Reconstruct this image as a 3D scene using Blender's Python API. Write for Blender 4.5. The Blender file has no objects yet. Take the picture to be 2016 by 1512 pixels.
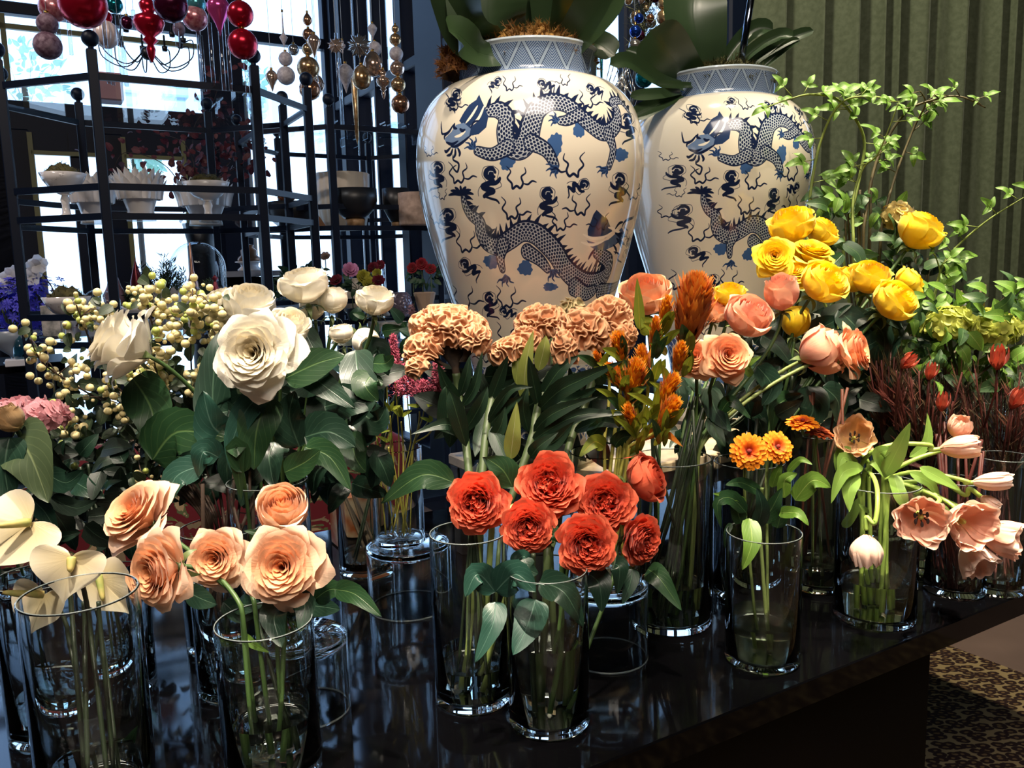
import bpy, math, random
import numpy as np
from mathutils import Vector, Matrix, Quaternion, noise

# ------------------------------------------------------------------ camera
F, W, H = 1600.0, 2016, 1512
EYE = Vector((0, 0, 1.45))
_dn = Vector((300, 11500, 1600)).normalized()
_up = -_dn
_fw = Vector((0, 0, 1)); _fw = (_fw - _up * _fw.dot(_up)).normalized()
_rt = _fw.cross(_up)
def c2w(v):
    v = Vector(v); return Vector((v.dot(_rt), v.dot(_fw), v.dot(_up)))
def ray(px, py): return c2w((px - 1008.0, py - 756.0, F))
def P(px, py, d):                       # point seen at a pixel, at world distance Y = d
    r = ray(px, py); return EYE + r * (d / r.y)
def T(px, py, z):                       # point seen at a pixel, on the level z
    r = ray(px, py); return EYE + r * ((z - EYE.z) / r.z)

sc = bpy.context.scene
COL = sc.collection
cam = bpy.data.cameras.new('camera'); camo = bpy.data.objects.new('camera', cam); COL.objects.link(camo)
cx_, cy_, cz_ = c2w((1, 0, 0)), c2w((0, -1, 0)), c2w((0, 0, -1))
camo.matrix_world = Matrix(((cx_.x, cy_.x, cz_.x, 0), (cx_.y, cy_.y, cz_.y, 0), (cx_.z, cy_.z, cz_.z, EYE.z), (0, 0, 0, 1)))
cam.sensor_width = 36; cam.lens = F * 36 / W; cam.clip_start = .02; cam.clip_end = 200
sc.camera = camo

# ------------------------------------------------------------------ world, lamps, exposure
wd = bpy.data.worlds.new('daylight'); sc.world = wd; wd.use_nodes = True
nt = wd.node_tree; nt.nodes.clear()
o_ = nt.nodes.new('ShaderNodeOutputWorld'); b_ = nt.nodes.new('ShaderNodeBackground')
tc_ = nt.nodes.new('ShaderNodeTexCoord'); sx_ = nt.nodes.new('ShaderNodeSeparateXYZ'); cr_ = nt.nodes.new('ShaderNodeValToRGB')
cr_.color_ramp.elements[0].position = .0; cr_.color_ramp.elements[0].color = (.46, .66, .92, 1)
cr_.color_ramp.elements[1].position = .5; cr_.color_ramp.elements[1].color = (.32, .56, 1, 1)
nt.links.new(tc_.outputs['Generated'], sx_.inputs[0]); nt.links.new(sx_.outputs['Z'], cr_.inputs[0])
nt.links.new(cr_.outputs[0], b_.inputs[0]); nt.links.new(b_.outputs[0], o_.inputs[0])
b_.inputs[1].default_value = 2.6
sc.view_settings.view_transform = 'Standard'; sc.view_settings.look = 'None'
sc.view_settings.gamma = 1; sc.view_settings.use_curve_mapping = False
sc.view_settings.exposure = 0.42
cy = sc.cycles
cy.max_bounces = 20; cy.transmission_bounces = 20; cy.transparent_max_bounces = 24; cy.diffuse_bounces = 3; cy.glossy_bounces = 5
cy.sample_clamp_indirect = 4; cy.sample_clamp_direct = 0; cy.blur_glossy = .6
cy.use_adaptive_sampling = True; cy.adaptive_threshold = .02

def aim(o, p): o.rotation_euler = (Vector(p) - o.location).to_track_quat('-Z', 'Y').to_euler()
def spot(loc, at, energy, angle, color=(1, .80, .56), radius=.05, blend=.6):
    l = bpy.data.lights.new('ceiling_spot', 'SPOT'); l.energy = energy; l.spot_size = math.radians(angle); l.spot_blend = blend
    l.color = color; l.shadow_soft_size = radius
    o = bpy.data.objects.new('ceiling_spot', l); COL.objects.link(o); o.location = loc; aim(o, at); return o
spot((.78, 1.22, 4.3), (.66, 1.40, 1.2), 1000, 19, (1, .86, .62))          # the lamp over the yellow roses
spot((-.52, .95, 4.3), (-.42, 1.14, 1.2), 640, 20, (1, .88, .72))
spot((.14, .70, 4.3), (.16, 1.08, 1.0), 520, 25, (1, .84, .64))
spot((.25, 1.5, 4.4), (1.6, 3.1, 1.5), 265, 75, (1, .90, .68))
spot((-2.6, 1.6, 4.1), (-1.5, 3.6, 1.4), 130, 70, (1, .86, .78))
spot((.95, .8, 4.3), (.90, 1.2, 1.0), 380, 18, (1, .84, .64))
spot((-.9, .3, 4.3), (-.38, .95, .95), 270, 19, (1, .86, .70))
spot((.3, -.6, 4.3), (.2, 1.7, 1.5), 120, 40, (1, .86, .68))
def area(loc, at, sx, sy, energy, color):
    l = bpy.data.lights.new('front_fill', 'AREA'); l.shape = 'RECTANGLE'; l.size = sx; l.size_y = sy; l.energy = energy; l.color = color
    o = bpy.data.objects.new('front_fill', l); COL.objects.link(o); o.location = loc; aim(o, at); return o
area((.3, -1.2, 4.3), (0, 1.4, 1.0), 2.2, 1.2, 80, (1, .87, .74))  # added unseen fill light from the camera side for the flowers' fronts

# ------------------------------------------------------------------ helpers
def rgb(h):
    h = h.lstrip('#'); c = [int(h[i:i + 2], 16) / 255 for i in (0, 2, 4)]
    return tuple(((x / 12.92) if x <= .04045 else ((x + .055) / 1.055) ** 2.4) for x in c) + (1,)
MATS = {}
def mat(name, color=(.5, .5, .5, 1), rough=.5, metal=0, spec=.5, **k):
    if name in MATS: return MATS[name]
    m = bpy.data.materials.new(name); m.use_nodes = True
    b = m.node_tree.nodes['Principled BSDF']
    if isinstance(color, str): color = rgb(color)
    b.inputs['Base Color'].default_value = color; b.inputs['Roughness'].default_value = rough
    b.inputs['Metallic'].default_value = metal; b.inputs['Specular IOR Level'].default_value = spec
    for kk, v in k.items():
        b.inputs[kk.replace('_', ' ')].default_value = v
    MATS[name] = m; return m
def nodes(m): return m.node_tree.nodes, m.node_tree.links, m.node_tree.nodes['Principled BSDF']
def noisy(m, c1, c2, scale=20, detail=4, bump=0, coord='Object', dist=.002):   # two colours mottled, with a fine relief
    n, l, b = nodes(m)
    t = n.new('ShaderNodeTexCoord'); x = n.new('ShaderNodeTexNoise'); x.inputs['Scale'].default_value = scale; x.inputs['Detail'].default_value = detail
    l.new(t.outputs[coord], x.inputs['Vector']); r = n.new('ShaderNodeValToRGB')
    r.color_ramp.elements[0].position = .35; r.color_ramp.elements[1].position = .65
    r.color_ramp.elements[0].color = rgb(c1) if isinstance(c1, str) else c1; r.color_ramp.elements[1].color = rgb(c2) if isinstance(c2, str) else c2
    l.new(x.outputs['Fac'], r.inputs[0]); l.new(r.outputs[0], b.inputs['Base Color'])
    if bump:
        bp = n.new('ShaderNodeBump'); bp.inputs['Strength'].default_value = bump; bp.inputs['Distance'].default_value = dist
        l.new(x.outputs['Fac'], bp.inputs['Height']); l.new(bp.outputs[0], b.inputs['Normal'])
    return m
def thin_glass(name, tint=(1, 1, 1, 1), base=.05, rough=.0, top=.8):   # a flat pane: mirror by Fresnel, else clear
    m = bpy.data.materials.new(name); m.use_nodes = True; n = m.node_tree.nodes; l = m.node_tree.links; n.clear()
    o = n.new('ShaderNodeOutputMaterial'); mx = n.new('ShaderNodeMixShader'); tr = n.new('ShaderNodeBsdfTransparent'); g = n.new('ShaderNodeBsdfGlossy')
    lw = n.new('ShaderNodeLayerWeight'); lw.inputs['Blend'].default_value = .35
    mr = n.new('ShaderNodeMapRange'); mr.inputs['To Min'].default_value = base; mr.inputs['To Max'].default_value = top
    l.new(lw.outputs['Facing'], mr.inputs['Value'])
    pw = n.new('ShaderNodeMath'); pw.operation = 'POWER'; pw.inputs[1].default_value = 1.6
    l.new(mr.outputs[0], pw.inputs[0]); 
    tr.inputs[0].default_value = tint; g.inputs['Roughness'].default_value = rough
    l.new(pw.outputs[0], mx.inputs[0]); l.new(tr.outputs[0], mx.inputs[1]); l.new(g.outputs[0], mx.inputs[2]); l.new(mx.outputs[0], o.inputs[0])
    MATS[name] = m; return m
def glass(name, tint=(1, 1, 1, 1), ior=1.45, rough=0):
    m = bpy.data.materials.new(name); m.use_nodes = True; n = m.node_tree.nodes; l = m.node_tree.links; n.clear()
    o = n.new('ShaderNodeOutputMaterial'); g = n.new('ShaderNodeBsdfGlass'); g.inputs['Color'].default_value = tint
    g.inputs['IOR'].default_value = ior; g.inputs['Roughness'].default_value = rough; l.new(g.outputs[0], o.inputs[0]); MATS[name] = m; return m

class MB:
    def __init__(s): s.v = []; s.f = []; s.a = []; s.m = []; s.uv = {}; s.cur = 0
    def vert(s, p, a=(0, 0, 0)): s.v.append(tuple(p)); s.a.append(a); return len(s.v) - 1
    def face(s, idx): s.f.append(tuple(idx)); s.m.append(s.cur)
    def grid(s, fn, nu, nv, wrap=False):     # fn(i/nu, j/nv) -> (point, attr)
        b = len(s.v)
        for j in range(nv + 1):
            for i in range(nu if wrap else nu + 1):
                p, a = fn(i / nu, j / nv); s.vert(p, a)
        w = nu if wrap else nu + 1
        for j in range(nv):
            for i in range(nu):
                i2 = (i + 1) % w
                s.face((b + j * w + i, b + j * w + i2, b + (j + 1) * w + i2, b + (j + 1) * w + i))
    def box(s, c, size, ux=Vector((1, 0, 0)), uy=Vector((0, 1, 0)), uz=Vector((0, 0, 1)), bev=0):
        c = Vector(c); hx, hy, hz = [q / 2 for q in size]
        ux, uy, uz = Vector(ux), Vector(uy), Vector(uz)
        if bev <= 0:
            b = len(s.v)
            for z in (-1, 1):
                for y in (-1, 1):
                    for x in (-1, 1): s.vert(c + ux * hx * x + uy * hy * y + uz * hz * z)
            for f in ((0, 2, 3, 1), (4, 5, 7, 6), (0, 1, 5, 4), (2, 6, 7, 3), (0, 4, 6, 2), (1, 3, 7, 5)): s.face([b + q for q in f])
            return
        e = bev; b = len(s.v)                                   # chamfered box, 24 corners
        idx = {}
        for x in (-1, 1):
            for y in (-1, 1):
                for z in (-1, 1):
                    for k in range(3):
                        q = [hx * x, hy * y, hz * z]
                        for kk in range(3):
                            if kk != k: q[kk] -= (x, y, z)[kk] * e
                        idx[(x, y, z, k)] = s.vert(c + ux * q[0] + uy * q[1] + uz * q[2])
        def quad(a, bb, cc, d): s.face((a, bb, cc, d))
        for k in range(3):
            o1, o2 = [q for q in range(3) if q != k]
            for sg in (-1, 1):
                r = []
                for (p1, p2) in ((-1, -1), (1, -1), (1, 1), (-1, 1)):
                    t = [0, 0, 0]; t[k] = sg; t[o1] = p1; t[o2] = p2; r.append(idx[(t[0], t[1], t[2], k)])
                s.face(r if sg * (1 if k != 1 else -1) > 0 else r[::-1])
        for k in range(3):
            o1, o2 = [q for q in range(3) if q != k]
            for p1 in (-1, 1):
                for p2 in (-1, 1):
                    t = [0, 0, 0]; t[o1] = p1; t[o2] = p2
                    a = list(t); a[k] = -1; d = list(t); d[k] = 1
                    s.face((idx[(*a, o1)], idx[(*a, o2)], idx[(*d, o2)], idx[(*d, o1)]))
        for x in (-1, 1):
            for y in (-1, 1):
                for z in (-1, 1): s.face([idx[(x, y, z, k)] for k in range(3)])
    def bar(s, p, q, w, h=None, up=Vector((0, 0, 1))):
        p, q = Vector(p), Vector(q); d = (q - p); L = d.length; d.normalize()
        sx = d.cross(up)
        if sx.length < 1e-4: sx = d.cross(Vector((1, 0, 0)))
        sx.normalize(); sy = sx.cross(d).normalized(); h = h or w
        s.box((p + q) / 2, (L, w, h), d, sx, sy)
    def tube(s, pts, r, seg=8, cap=True, attr=(0, 0, 0)):
        pts = [Vector(p) for p in pts]; n = len(pts); rr = r if hasattr(r, '__len__') else [r] * n
        ref = None; b0 = len(s.v)
        for k in range(n):
            t = (pts[min(k + 1, n - 1)] - pts[max(k - 1, 0)])
            t = t.normalized() if t.length > 1e-9 else Vector((0, 0, 1))
            if ref is None: ref = t.orthogonal().normalized()
            ref = (ref - t * ref.dot(t)); ref = ref.normalized() if ref.length > 1e-6 else t.orthogonal().normalized()
            bn = t.cross(ref)
            for i in range(seg):
                a = 2 * math.pi * i / seg
                s.vert(pts[k] + (ref * math.cos(a) + bn * math.sin(a)) * rr[k], (i / seg, k / max(1, n - 1), 0))
        for k in range(n - 1):
            for i in range(seg):
                i2 = (i + 1) % seg
                s.face((b0 + k * seg + i, b0 + k * seg + i2, b0 + (k + 1) * seg + i2, b0 + (k + 1) * seg + i))
        if cap:
            s.face([b0 + i for i in range(seg)][::-1]); s.face([b0 + (n - 1) * seg + i for i in range(seg)])
    def lathe(s, prof, seg=32, c=(0, 0, 0), flute=None, M=None):   # prof [(r,z)]; flute(theta, z, r) -> r
        b = len(s.v); c = Vector(c); n = len(prof)
        for k, (r, z) in enumerate(prof):
            for i in range(seg):
                a = 2 * math.pi * i / seg; rr = flute(a, k / (n - 1), r) if flute else r
                p = Vector((rr * math.cos(a), rr * math.sin(a), z))
                if M is not None: p = M @ p
                s.vert(c + p, (i / seg, k / (n - 1), 0))
        for k in range(n - 1):
            for i in range(seg):
                i2 = (i + 1) % seg
                s.face((b + k * seg + i, b + k * seg + i2, b + (k + 1) * seg + i2, b + (k + 1) * seg + i))
        if prof[0][0] > 1e-5: s.face([b + i for i in range(seg)][::-1])
        if prof[-1][0] > 1e-5: s.face([b + (n - 1) * seg + i for i in range(seg)])
    def sphere(s, c, r, seg=16, rings=10, sc=(1, 1, 1), M=None):
        pr = []
        for k in range(rings + 1):
            a = -math.pi / 2 + math.pi * k / rings; pr.append((max(1e-6, r * math.cos(a) * sc[0]), r * math.sin(a) * sc[2]))
        s.lathe(pr, seg, c, None, M)
    def mesh(s, name, mats, smooth=True, origin=None):
        me = bpy.data.meshes.new(name)
        o = Vector(origin) if origin is not None else Vector((0, 0, 0))
        me.from_pydata([(x - o.x, y - o.y, z - o.z) for x, y, z in s.v], [], s.f)
        if not isinstance(mats, (list, tuple)): mats = [mats]
        for m in mats: me.materials.append(m)
        if len(mats) > 1: me.polygons.foreach_set('material_index', s.m)
        me.polygons.foreach_set('use_smooth', [smooth] * len(s.f))
        at = me.attributes.new('pt', 'FLOAT_VECTOR', 'POINT'); at.data.foreach_set('vector', np.array(s.a, dtype=np.float32).ravel())
        me.update(); return me
    def build(s, name, mats, parent=None, smooth=True, sharp=None):
        org = parent_origin(parent) if parent else Vector((0, 0, 0))
        me = s.mesh(name, mats, smooth, org)
        if sharp: me.set_sharp_from_angle(angle=math.radians(sharp))
        o = bpy.data.objects.new(name, me); COL.objects.link(o)
        if parent: o.parent = parent
        return o
def parent_origin(p):
    o = Vector((0, 0, 0))
    while p is not None: o += Vector(p.location); p = p.parent
    return o
def tag(o, label, cat, group=None, kind=None):
    o['label'] = label; o['category'] = cat
    if group: o['group'] = group
    if kind: o['kind'] = kind
    return o
def thing(name, loc, label, cat, group=None):
    o = bpy.data.objects.new(name, None); COL.objects.link(o); o.location = loc; o.empty_display_size = .02
    return tag(o, label, cat, group)
def struct(o): o['kind'] = 'structure'; return o
def inst(name, me, parent, M):                     # a part sharing mesh data; M in world space, parent unrotated
    o = bpy.data.objects.new(name, me); COL.objects.link(o)
    if parent:
        o.parent = parent; M = Matrix.Translation(-parent_origin(parent)) @ M
    o.matrix_basis = M; return o
def frame(z, x=None):                               # rotation matrix whose Z is z
    z = Vector(z).normalized(); x = Vector(x) if x is not None else Vector((.3, .9, .2))
    x = x - z * x.dot(z)
    if x.length < 1e-4: x = z.orthogonal()
    x.normalize(); y = z.cross(x)
    return Matrix(((x.x, y.x, z.x), (x.y, y.y, z.y), (x.z, y.z, z.z)))
def catmull(pts, n):
    pts = [Vector(p) for p in pts]; out = []; m = len(pts)
    for k in range(m - 1):
        p0, p1, p2, p3 = pts[max(0, k - 1)], pts[k], pts[k + 1], pts[min(m - 1, k + 2)]
        for i in range(n):
            t = i / n
            out.append(.5 * ((2 * p1) + (p2 - p0) * t + (2 * p0 - 5 * p1 + 4 * p2 - p3) * t * t + (3 * p1 - p0 - 3 * p2 + p3) * t ** 3))
    out.append(pts[-1]); return out
def bez(a, b, c, d, n=14):
    a, b, c, d = map(Vector, (a, b, c, d))
    return [a * (1 - t) ** 3 + b * 3 * t * (1 - t) ** 2 + c * 3 * t * t * (1 - t) + d * t ** 3 for t in [i / n for i in range(n + 1)]]
R = random.Random(7)
U = Vector((.866, .5, 0)); V = Vector((-.5, .866, 0)); Z = Vector((0, 0, 1))   # the room's two axes
TZ = .87                                                                        # table top level

# ------------------------------------------------------------------ room shell
black_frame = mat('black_steel_frame', (.004, .008, .022, 1), .5, 0, .2)
floor_m = noisy(mat('brown_pink_floor', '#8a7268', .35), '#7c665d', '#8f776c', 3, 3)
CORNER = Vector((-1.24, 6.2, 0)); CEIL = 4.6
def uv(u, v, z=0): return CORNER + U * u + V * v + Z * z
# the room spans u from -6 to 4.3 and v from -9.6 to 0 around the window corner
def quadslab(name, pts, t, m, nrm):
    b = MB(); n = len(pts)
    for p in pts: b.vert(p)
    for p in pts: b.vert(Vector(p) + Vector(nrm) * t)
    b.face(list(range(n))); b.face(list(range(n, 2 * n))[::-1])
    for i in range(n): b.face((i, (i + 1) % n, n + (i + 1) % n, n + i))
    o = b.build(name, m, None, False); return struct(o)
quadslab('floor', [uv(-6, .3), uv(6, .3), uv(6, -9.6), uv(-6, -9.6)], .05, floor_m, (0, 0, -1))
wall_m = mat('dark_wall_paint', (.028, .026, .026, 1), .8)
ceil_m = mat('ceiling_paint', (.035, .033, .03, 1), .9)
quadslab('ceiling', [uv(-6, .3, CEIL), uv(6, .3, CEIL), uv(6, -9.6, CEIL), uv(-6, -9.6, CEIL)], .05, ceil_m, (0, 0, 1))
quadslab('wall_left', [uv(-6, .3), uv(-6, -9.6), uv(-6, -9.6, CEIL), uv(-6, .3, CEIL)], .05, wall_m, -U)
quadslab('wall_front', [uv(-6, -9.6), uv(6, -9.6), uv(6, -9.6, CEIL), uv(-6, -9.6, CEIL)], .05, wall_m, -V)
quadslab('wall_right', [uv(4.6, -9.6), uv(4.6, -4.3), uv(4.6, -4.3, CEIL), uv(4.6, -9.6, CEIL)], .05, wall_m, U)

pane_m = thin_glass('window_pane', (.97, .985, 1, 1), .02)
FROST = thin_glass('hazy_pane', (.6, .75, .9, 1), .1)
def mullion(px_u=None): pass
def window_wall(name, axis, origin, n_out, posts, rails, cells, thick=.10):
    """posts/rails: (position, width); spans between them get a pane each."""
    root = bpy.data.objects.new(name, None); COL.objects.link(root); root.location = origin; struct(root)
    for (a, w) in posts:
        b = MB(); b.box(origin + axis * a + Z * (CEIL / 2), (w, thick, CEIL), axis, n_out, Z, .008); b.build('frame', black_frame, root, False)
    for (a0, a1, z, w) in rails:
        b = MB(); b.box(origin + axis * ((a0 + a1) / 2) + Z * z, (abs(a1 - a0), thick * .8, w), axis, n_out, Z, .006); b.build('frame', black_frame, root, False)
    for (a0, a1, z0, z1) in cells:
        b = MB(); b.box(origin + axis * ((a0 + a1) / 2) + Z * ((z0 + z1) / 2), (abs(a1 - a0), .006, z1 - z0), axis, n_out, Z); b.build('pane', pane_m, root, False)
    return root
def on_w1(px, py=300):      # u coordinate on the back window wall of an image column
    r = ray(px, py); k = (CORNER - EYE).dot(V) / r.dot(V); p = EYE + r * k; return (p - CORNER).dot(U), p.z
def on_w2(px, py=300):
    r = ray(px, py); k = (CORNER - EYE).dot(U) / r.dot(U); p = EYE + r * k; return (p - CORNER).dot(V), p.z
def w1u(px, py=300): return on_w1(px, py)[0]
def w1z(px, py): return on_w1(px, py)[1]
def w2v(px, py=300): return on_w2(px, py)[0]
def w2z(px, py): return on_w2(px, py)[1]
# back wall: a dark door wall with two glazed doors below, tall glazing above
uL = w1u(8, 200); uA = w1u(395, 150); uB = w1u(475, 150); uC = w1u(672, 150)
zr = w1z(300, 50); zd = w1z(150, 262)
posts = [(-5.6, .35), (w1u(-260), .2), (uL - .16, .34), ((uA + uB) / 2 , uB - uA), (uC + .03, .12), (-.03, .10)]
d1a, d1b = w1u(66, 350), w1u(198, 350); d2a, d2b = w1u(246, 350), w1u(362, 350)
rails = [(-6, 0, zr, .07), (-6, (uA + uB) / 2, zd + .02, .30), (-6, 0, .16, .32), (-6, 0, CEIL - .12, .24)]
posts += [(d1a - .14, .28), ((d1b + d2a) / 2, d2a - d1b), (d2b + .12, .24)]
for u0 in (-4.9, -3.9, -2.9): posts.append((u0, .05))
cells = []
ps = sorted(p[0] for p in posts)
for a, b2 in zip(ps[:-1], ps[1:]):
    if b2 - a > .2:
        cells += [(a, b2, .3, zd), (a, b2, zd, zr), (a, b2, zr, CEIL - .2)]
# wooden gilt beads round the door glass
w1 = window_wall('window_1', U, CORNER, V, [], [], [])
for (a, w) in posts:
    zlow = 0
    if abs(a - (d1b + d2a) / 2) < .01 or abs(a - (d2b + .12)) < .01 or abs(a - (d1a - .14)) < .01:
        b = MB(); b.box(uv(a, 0, zd / 2), (w, .1, zd), U, V, Z, .008); b.build('frame', black_frame, w1, False)
    else:
        b = MB(); b.box(uv(a, 0, CEIL / 2), (w, .1, CEIL), U, V, Z, .008); b.build('frame', black_frame, w1, False)
for (a0, a1, z, w) in rails:
    b = MB(); b.box(uv((a0 + a1) / 2, 0, z), (a1 - a0, .08, w), U, V, Z, .006); b.build('frame', black_frame, w1, False)
for (a0, a1, z0, z1) in cells:
    b = MB(); b.box(uv((a0 + a1) / 2, 0, (z0 + z1) / 2), (a1 - a0, .006, z1 - z0), U, V, Z); b.build('pane', pane_m, w1, False)
gilt = mat('old_gold_bead', '#6a673e', .5)
for (a0, a1) in ((d1a, d1b), (d2a, d2b)):
    b = MB()
    for a in (a0, a1): b.box(uv(a, -.06, zd / 2 + .1), (.028, .03, zd - .24), U, V, Z)
    b.box(uv((a0 + a1) / 2, -.06, zd - .14), (a1 - a0, .03, .025), U, V, Z); b.build('bead', gilt, w1, False)
b = MB()
b.box(uv(uL + .035, -.06, (zr + zd) / 2 + .1), (.03, .03, zr - zd - .3), U, V, Z); b.box(uv((uL + uA) / 2, -.06, zr - .12), (uA - uL, .03, .03), U, V, Z)
b.build('bead', gilt, w1, False)
# a mid post in the left door
b = MB(); b.box(uv(w1u(147, 300), 0, zd / 2), (.06, .09, zd), U, V, Z); b.build('frame', black_frame, w1, False)

# side window wall, running from the corner towards the curtain
w2 = bpy.data.objects.new('window_2', None); COL.objects.link(w2); w2.location = CORNER; struct(w2)
vs = [(w2v(690), .10), (w2v(722), .04), (w2v(757), .04), (w2v(807), .12)]
vend = -4.06
colA, colB = w2v(838), w2v(893)
zs2 = w2z(880, 108)
allp = [(-.06, .12)] + vs + [((colA + colB) / 2, abs(colA - colB)), (w2v(1245), .05), (w2v(1395, 100), .05), (vend + .10, .10)]
for (a, w) in allp:
    b = MB(); b.box(uv(0, a, CEIL / 2), (.1, w, CEIL), U, V, Z, .008); b.build('frame', black_frame, w2, False)
for z, w in ((CEIL - .12, .24), (.2, .4), (w2z(850, 108), .06), (w2z(850, -200), .05), (1.0, .05)):
    b = MB(); b.box(uv(0, vend / 2, z), (.09, abs(vend), w), U, V, Z, .006); b.build('frame', black_frame, w2, False)
qs = sorted(p[0] for p in allp)
for a, b2 in zip(qs[:-1], qs[1:]):
    if b2 - a > .12:
        b = MB(); b.box(uv(0, (a + b2) / 2, CEIL / 2), (.006, b2 - a, CEIL - .3), U, V, Z); b.build('pane', pane_m, w2, False)

# ------------------------------------------------------------------ curtain
vel = mat('green_velvet', '#46523a', .85, Sheen_Weight=.7, Sheen_Roughness=.35)
vel.node_tree.nodes['Principled BSDF'].inputs['Sheen Tint'].default_value = (.60, .68, .52, 1)
noisy(vel, '#454e38', '#525b45', 60, 5, .15)
CU0 = P(1488, 300, 2.66); CU0.z = 0
def curt(s, t):
    x = s * 3.9
    z = .01 + t * 4.3
    ph = x * 2 * math.pi / .150 + 1.9 * math.sin(x * 3.6) + 1.5 * math.sin(x * 8.3 + 1) + .7 * math.sin(x * 17 + 2)
    am = (.036 + .012 * math.sin(x * 4.3 + .4))
    f = math.sin(ph)
    dv = am * f + .012 * math.sin(ph * 2 + t * 1.5) + .012 * math.sin(x * 9 + t * 2.2)
    du = .009 * math.sin(ph * 2 + .6) + .01 * math.sin(t * 3 + x * 4)
    k = 1 + .10 * math.sin(3 * t + x)
    return CU0 + U * (x + du) + V * dv * k + Z * z
b = MB(); b.grid(lambda s, t: (curt(s, t), (s, t, 0)), 900, 10)
cu = b.build('velvet_curtain', vel); tag(cu, 'floor length olive green velvet curtain hanging in deep folds', 'curtain')
rod = MB(); rod.tube([CU0 + Z * 4.32 - U * .1, CU0 + Z * 4.32 + U * 4.0], .02); 
quadslab('wall_back', [CU0 + V * .14 + U * .02, CU0 + V * .14 + U * 4.4, CU0 + V * .14 + U * 4.4 + Z * CEIL, CU0 + V * .14 + U * .02 + Z * CEIL], .06, wall_m, V)
co = rod.build('curtain_rod', black_frame); tag(co, 'black rod carrying the green velvet curtain', 'curtain rod')

# ------------------------------------------------------------------ carpet
lm = mat('leopard_carpet', '#a58a5e', .95)
n, l, bs = nodes(lm)
t = n.new('ShaderNodeTexCoord'); mp = n.new('ShaderNodeMapping'); mp.inputs['Rotation'].default_value = (0, 0, math.radians(-8)); mp.inputs['Scale'].default_value = (24, 40, 1)
nz = n.new('ShaderNodeTexNoise'); nz.inputs['Scale'].default_value = 45; ad = n.new('ShaderNodeVectorMath'); ad.operation = 'MULTIPLY_ADD'; ad.inputs[1].default_value = (.016, .016, 0)
l.new(t.outputs['Object'], nz.inputs['Vector']); l.new(nz.outputs['Color'], ad.inputs[0]); l.new(t.outputs['Object'], ad.inputs[2]); l.new(ad.outputs[0], mp.inputs[0])
vo = n.new('ShaderNodeTexVoronoi'); vo.voronoi_dimensions = '2D'; vo.feature = 'F1'; vo.inputs['Scale'].default_value = 1; vo.inputs['Randomness'].default_value = .7; l.new(mp.outputs[0], vo.inputs['Vector'])
vd = n.new('ShaderNodeTexVoronoi'); vd.feature = 'DISTANCE_TO_EDGE'; vd.inputs['Scale'].default_value = 1; vd.inputs['Randomness'].default_value = .75; l.new(mp.outputs[0], vd.inputs['Vector'])
r1 = n.new('ShaderNodeValToRGB'); el = r1.color_ramp.elements; el[0].position = .14; el[0].color = rgb('#8a6c44'); el[1].position = .58; el[1].color = rgb('#b39a6c')
for p_, h_ in ((.21, '#331a14'), (.47, '#331a14'), (.54, '#b39a6c')): e_ = el.new(p_); e_.color = rgb(h_)
l.new(vo.outputs['Distance'], r1.inputs[0])
st = n.new('ShaderNodeMath'); st.operation = 'GREATER_THAN'; st.inputs[1].default_value = -.1; l.new(vd.outputs['Distance'], st.inputs[0])
mx = n.new('ShaderNodeMix'); mx.data_type = 'RGBA'; mx.inputs[6].default_value = rgb('#b39a6c'); l.new(st.outputs[0], mx.inputs[0]); l.new(r1.outputs[0], mx.inputs[7]); l.new(mx.outputs[2], bs.inputs['Base Color'])
ca = T(1872, 1275, .01); cb = T(2030, 1335, .01)
ed = (cb - ca).normalized(); pe = Vector((ed.y, -ed.x, 0))
ca = ca - ed * .3
b = MB(); b.box(ca + ed * 1.8 + pe * .8 + Z * .0, (3.6, 1.6, .018), ed, pe, Z, .005)
o = b.build('leopard_carpet', lm, None, False); tag(o, 'tan carpet with dark leopard rosettes beside the black table', 'carpet')

# ------------------------------------------------------------------ black table
lac = mat('black_lacquer', (.0012, .0012, .0016, 1), .06, 0, .35)
n, l, bs = nodes(lac)
x = n.new('ShaderNodeTexNoise'); x.inputs['Scale'].default_value = 9; bp = n.new('ShaderNodeBump'); bp.inputs['Strength'].default_value = .025; bp.inputs['Distance'].default_value = .01
tcx = n.new('ShaderNodeTexCoord'); l.new(tcx.outputs['Object'], x.inputs['Vector']); l.new(x.outputs['Fac'], bp.inputs['Height']); l.new(bp.outputs[0], bs.inputs['Normal'])
E0 = T(1240, 1481, TZ); E1 = T(2016, 1169, TZ); UT = (E1 - E0).normalized(); VT = Vector((-UT.y, UT.x, 0))
dull = mat('black_satin_paint', (.0012, .0013, .0020, 1), .45, 0, .06)
cn = E0 + UT * .05 + VT * .53 - Z * .02
tb = thing('display_table', (cn.x, cn.y, 0), 'long low black lacquered display table carrying the glass vases', 'table')
b = MB(); b.box((cn.x, cn.y, TZ - .02), (3.3, 1.06, .04), UT, VT, Z, .002); b.build('tabletop', lac, tb, False)
lg = T(1880, 1268, TZ - .04)
le = (lg - E0).dot(UT)
b = MB(); c2 = E0 + UT * ((le - 1.6) / 2) + VT * .53
b.box((c2.x, c2.y, (TZ - .04) / 2), (le + 1.6, .98, TZ - .04), UT, VT, Z, .003); b.build('base_panel', dull, tb, False)

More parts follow.
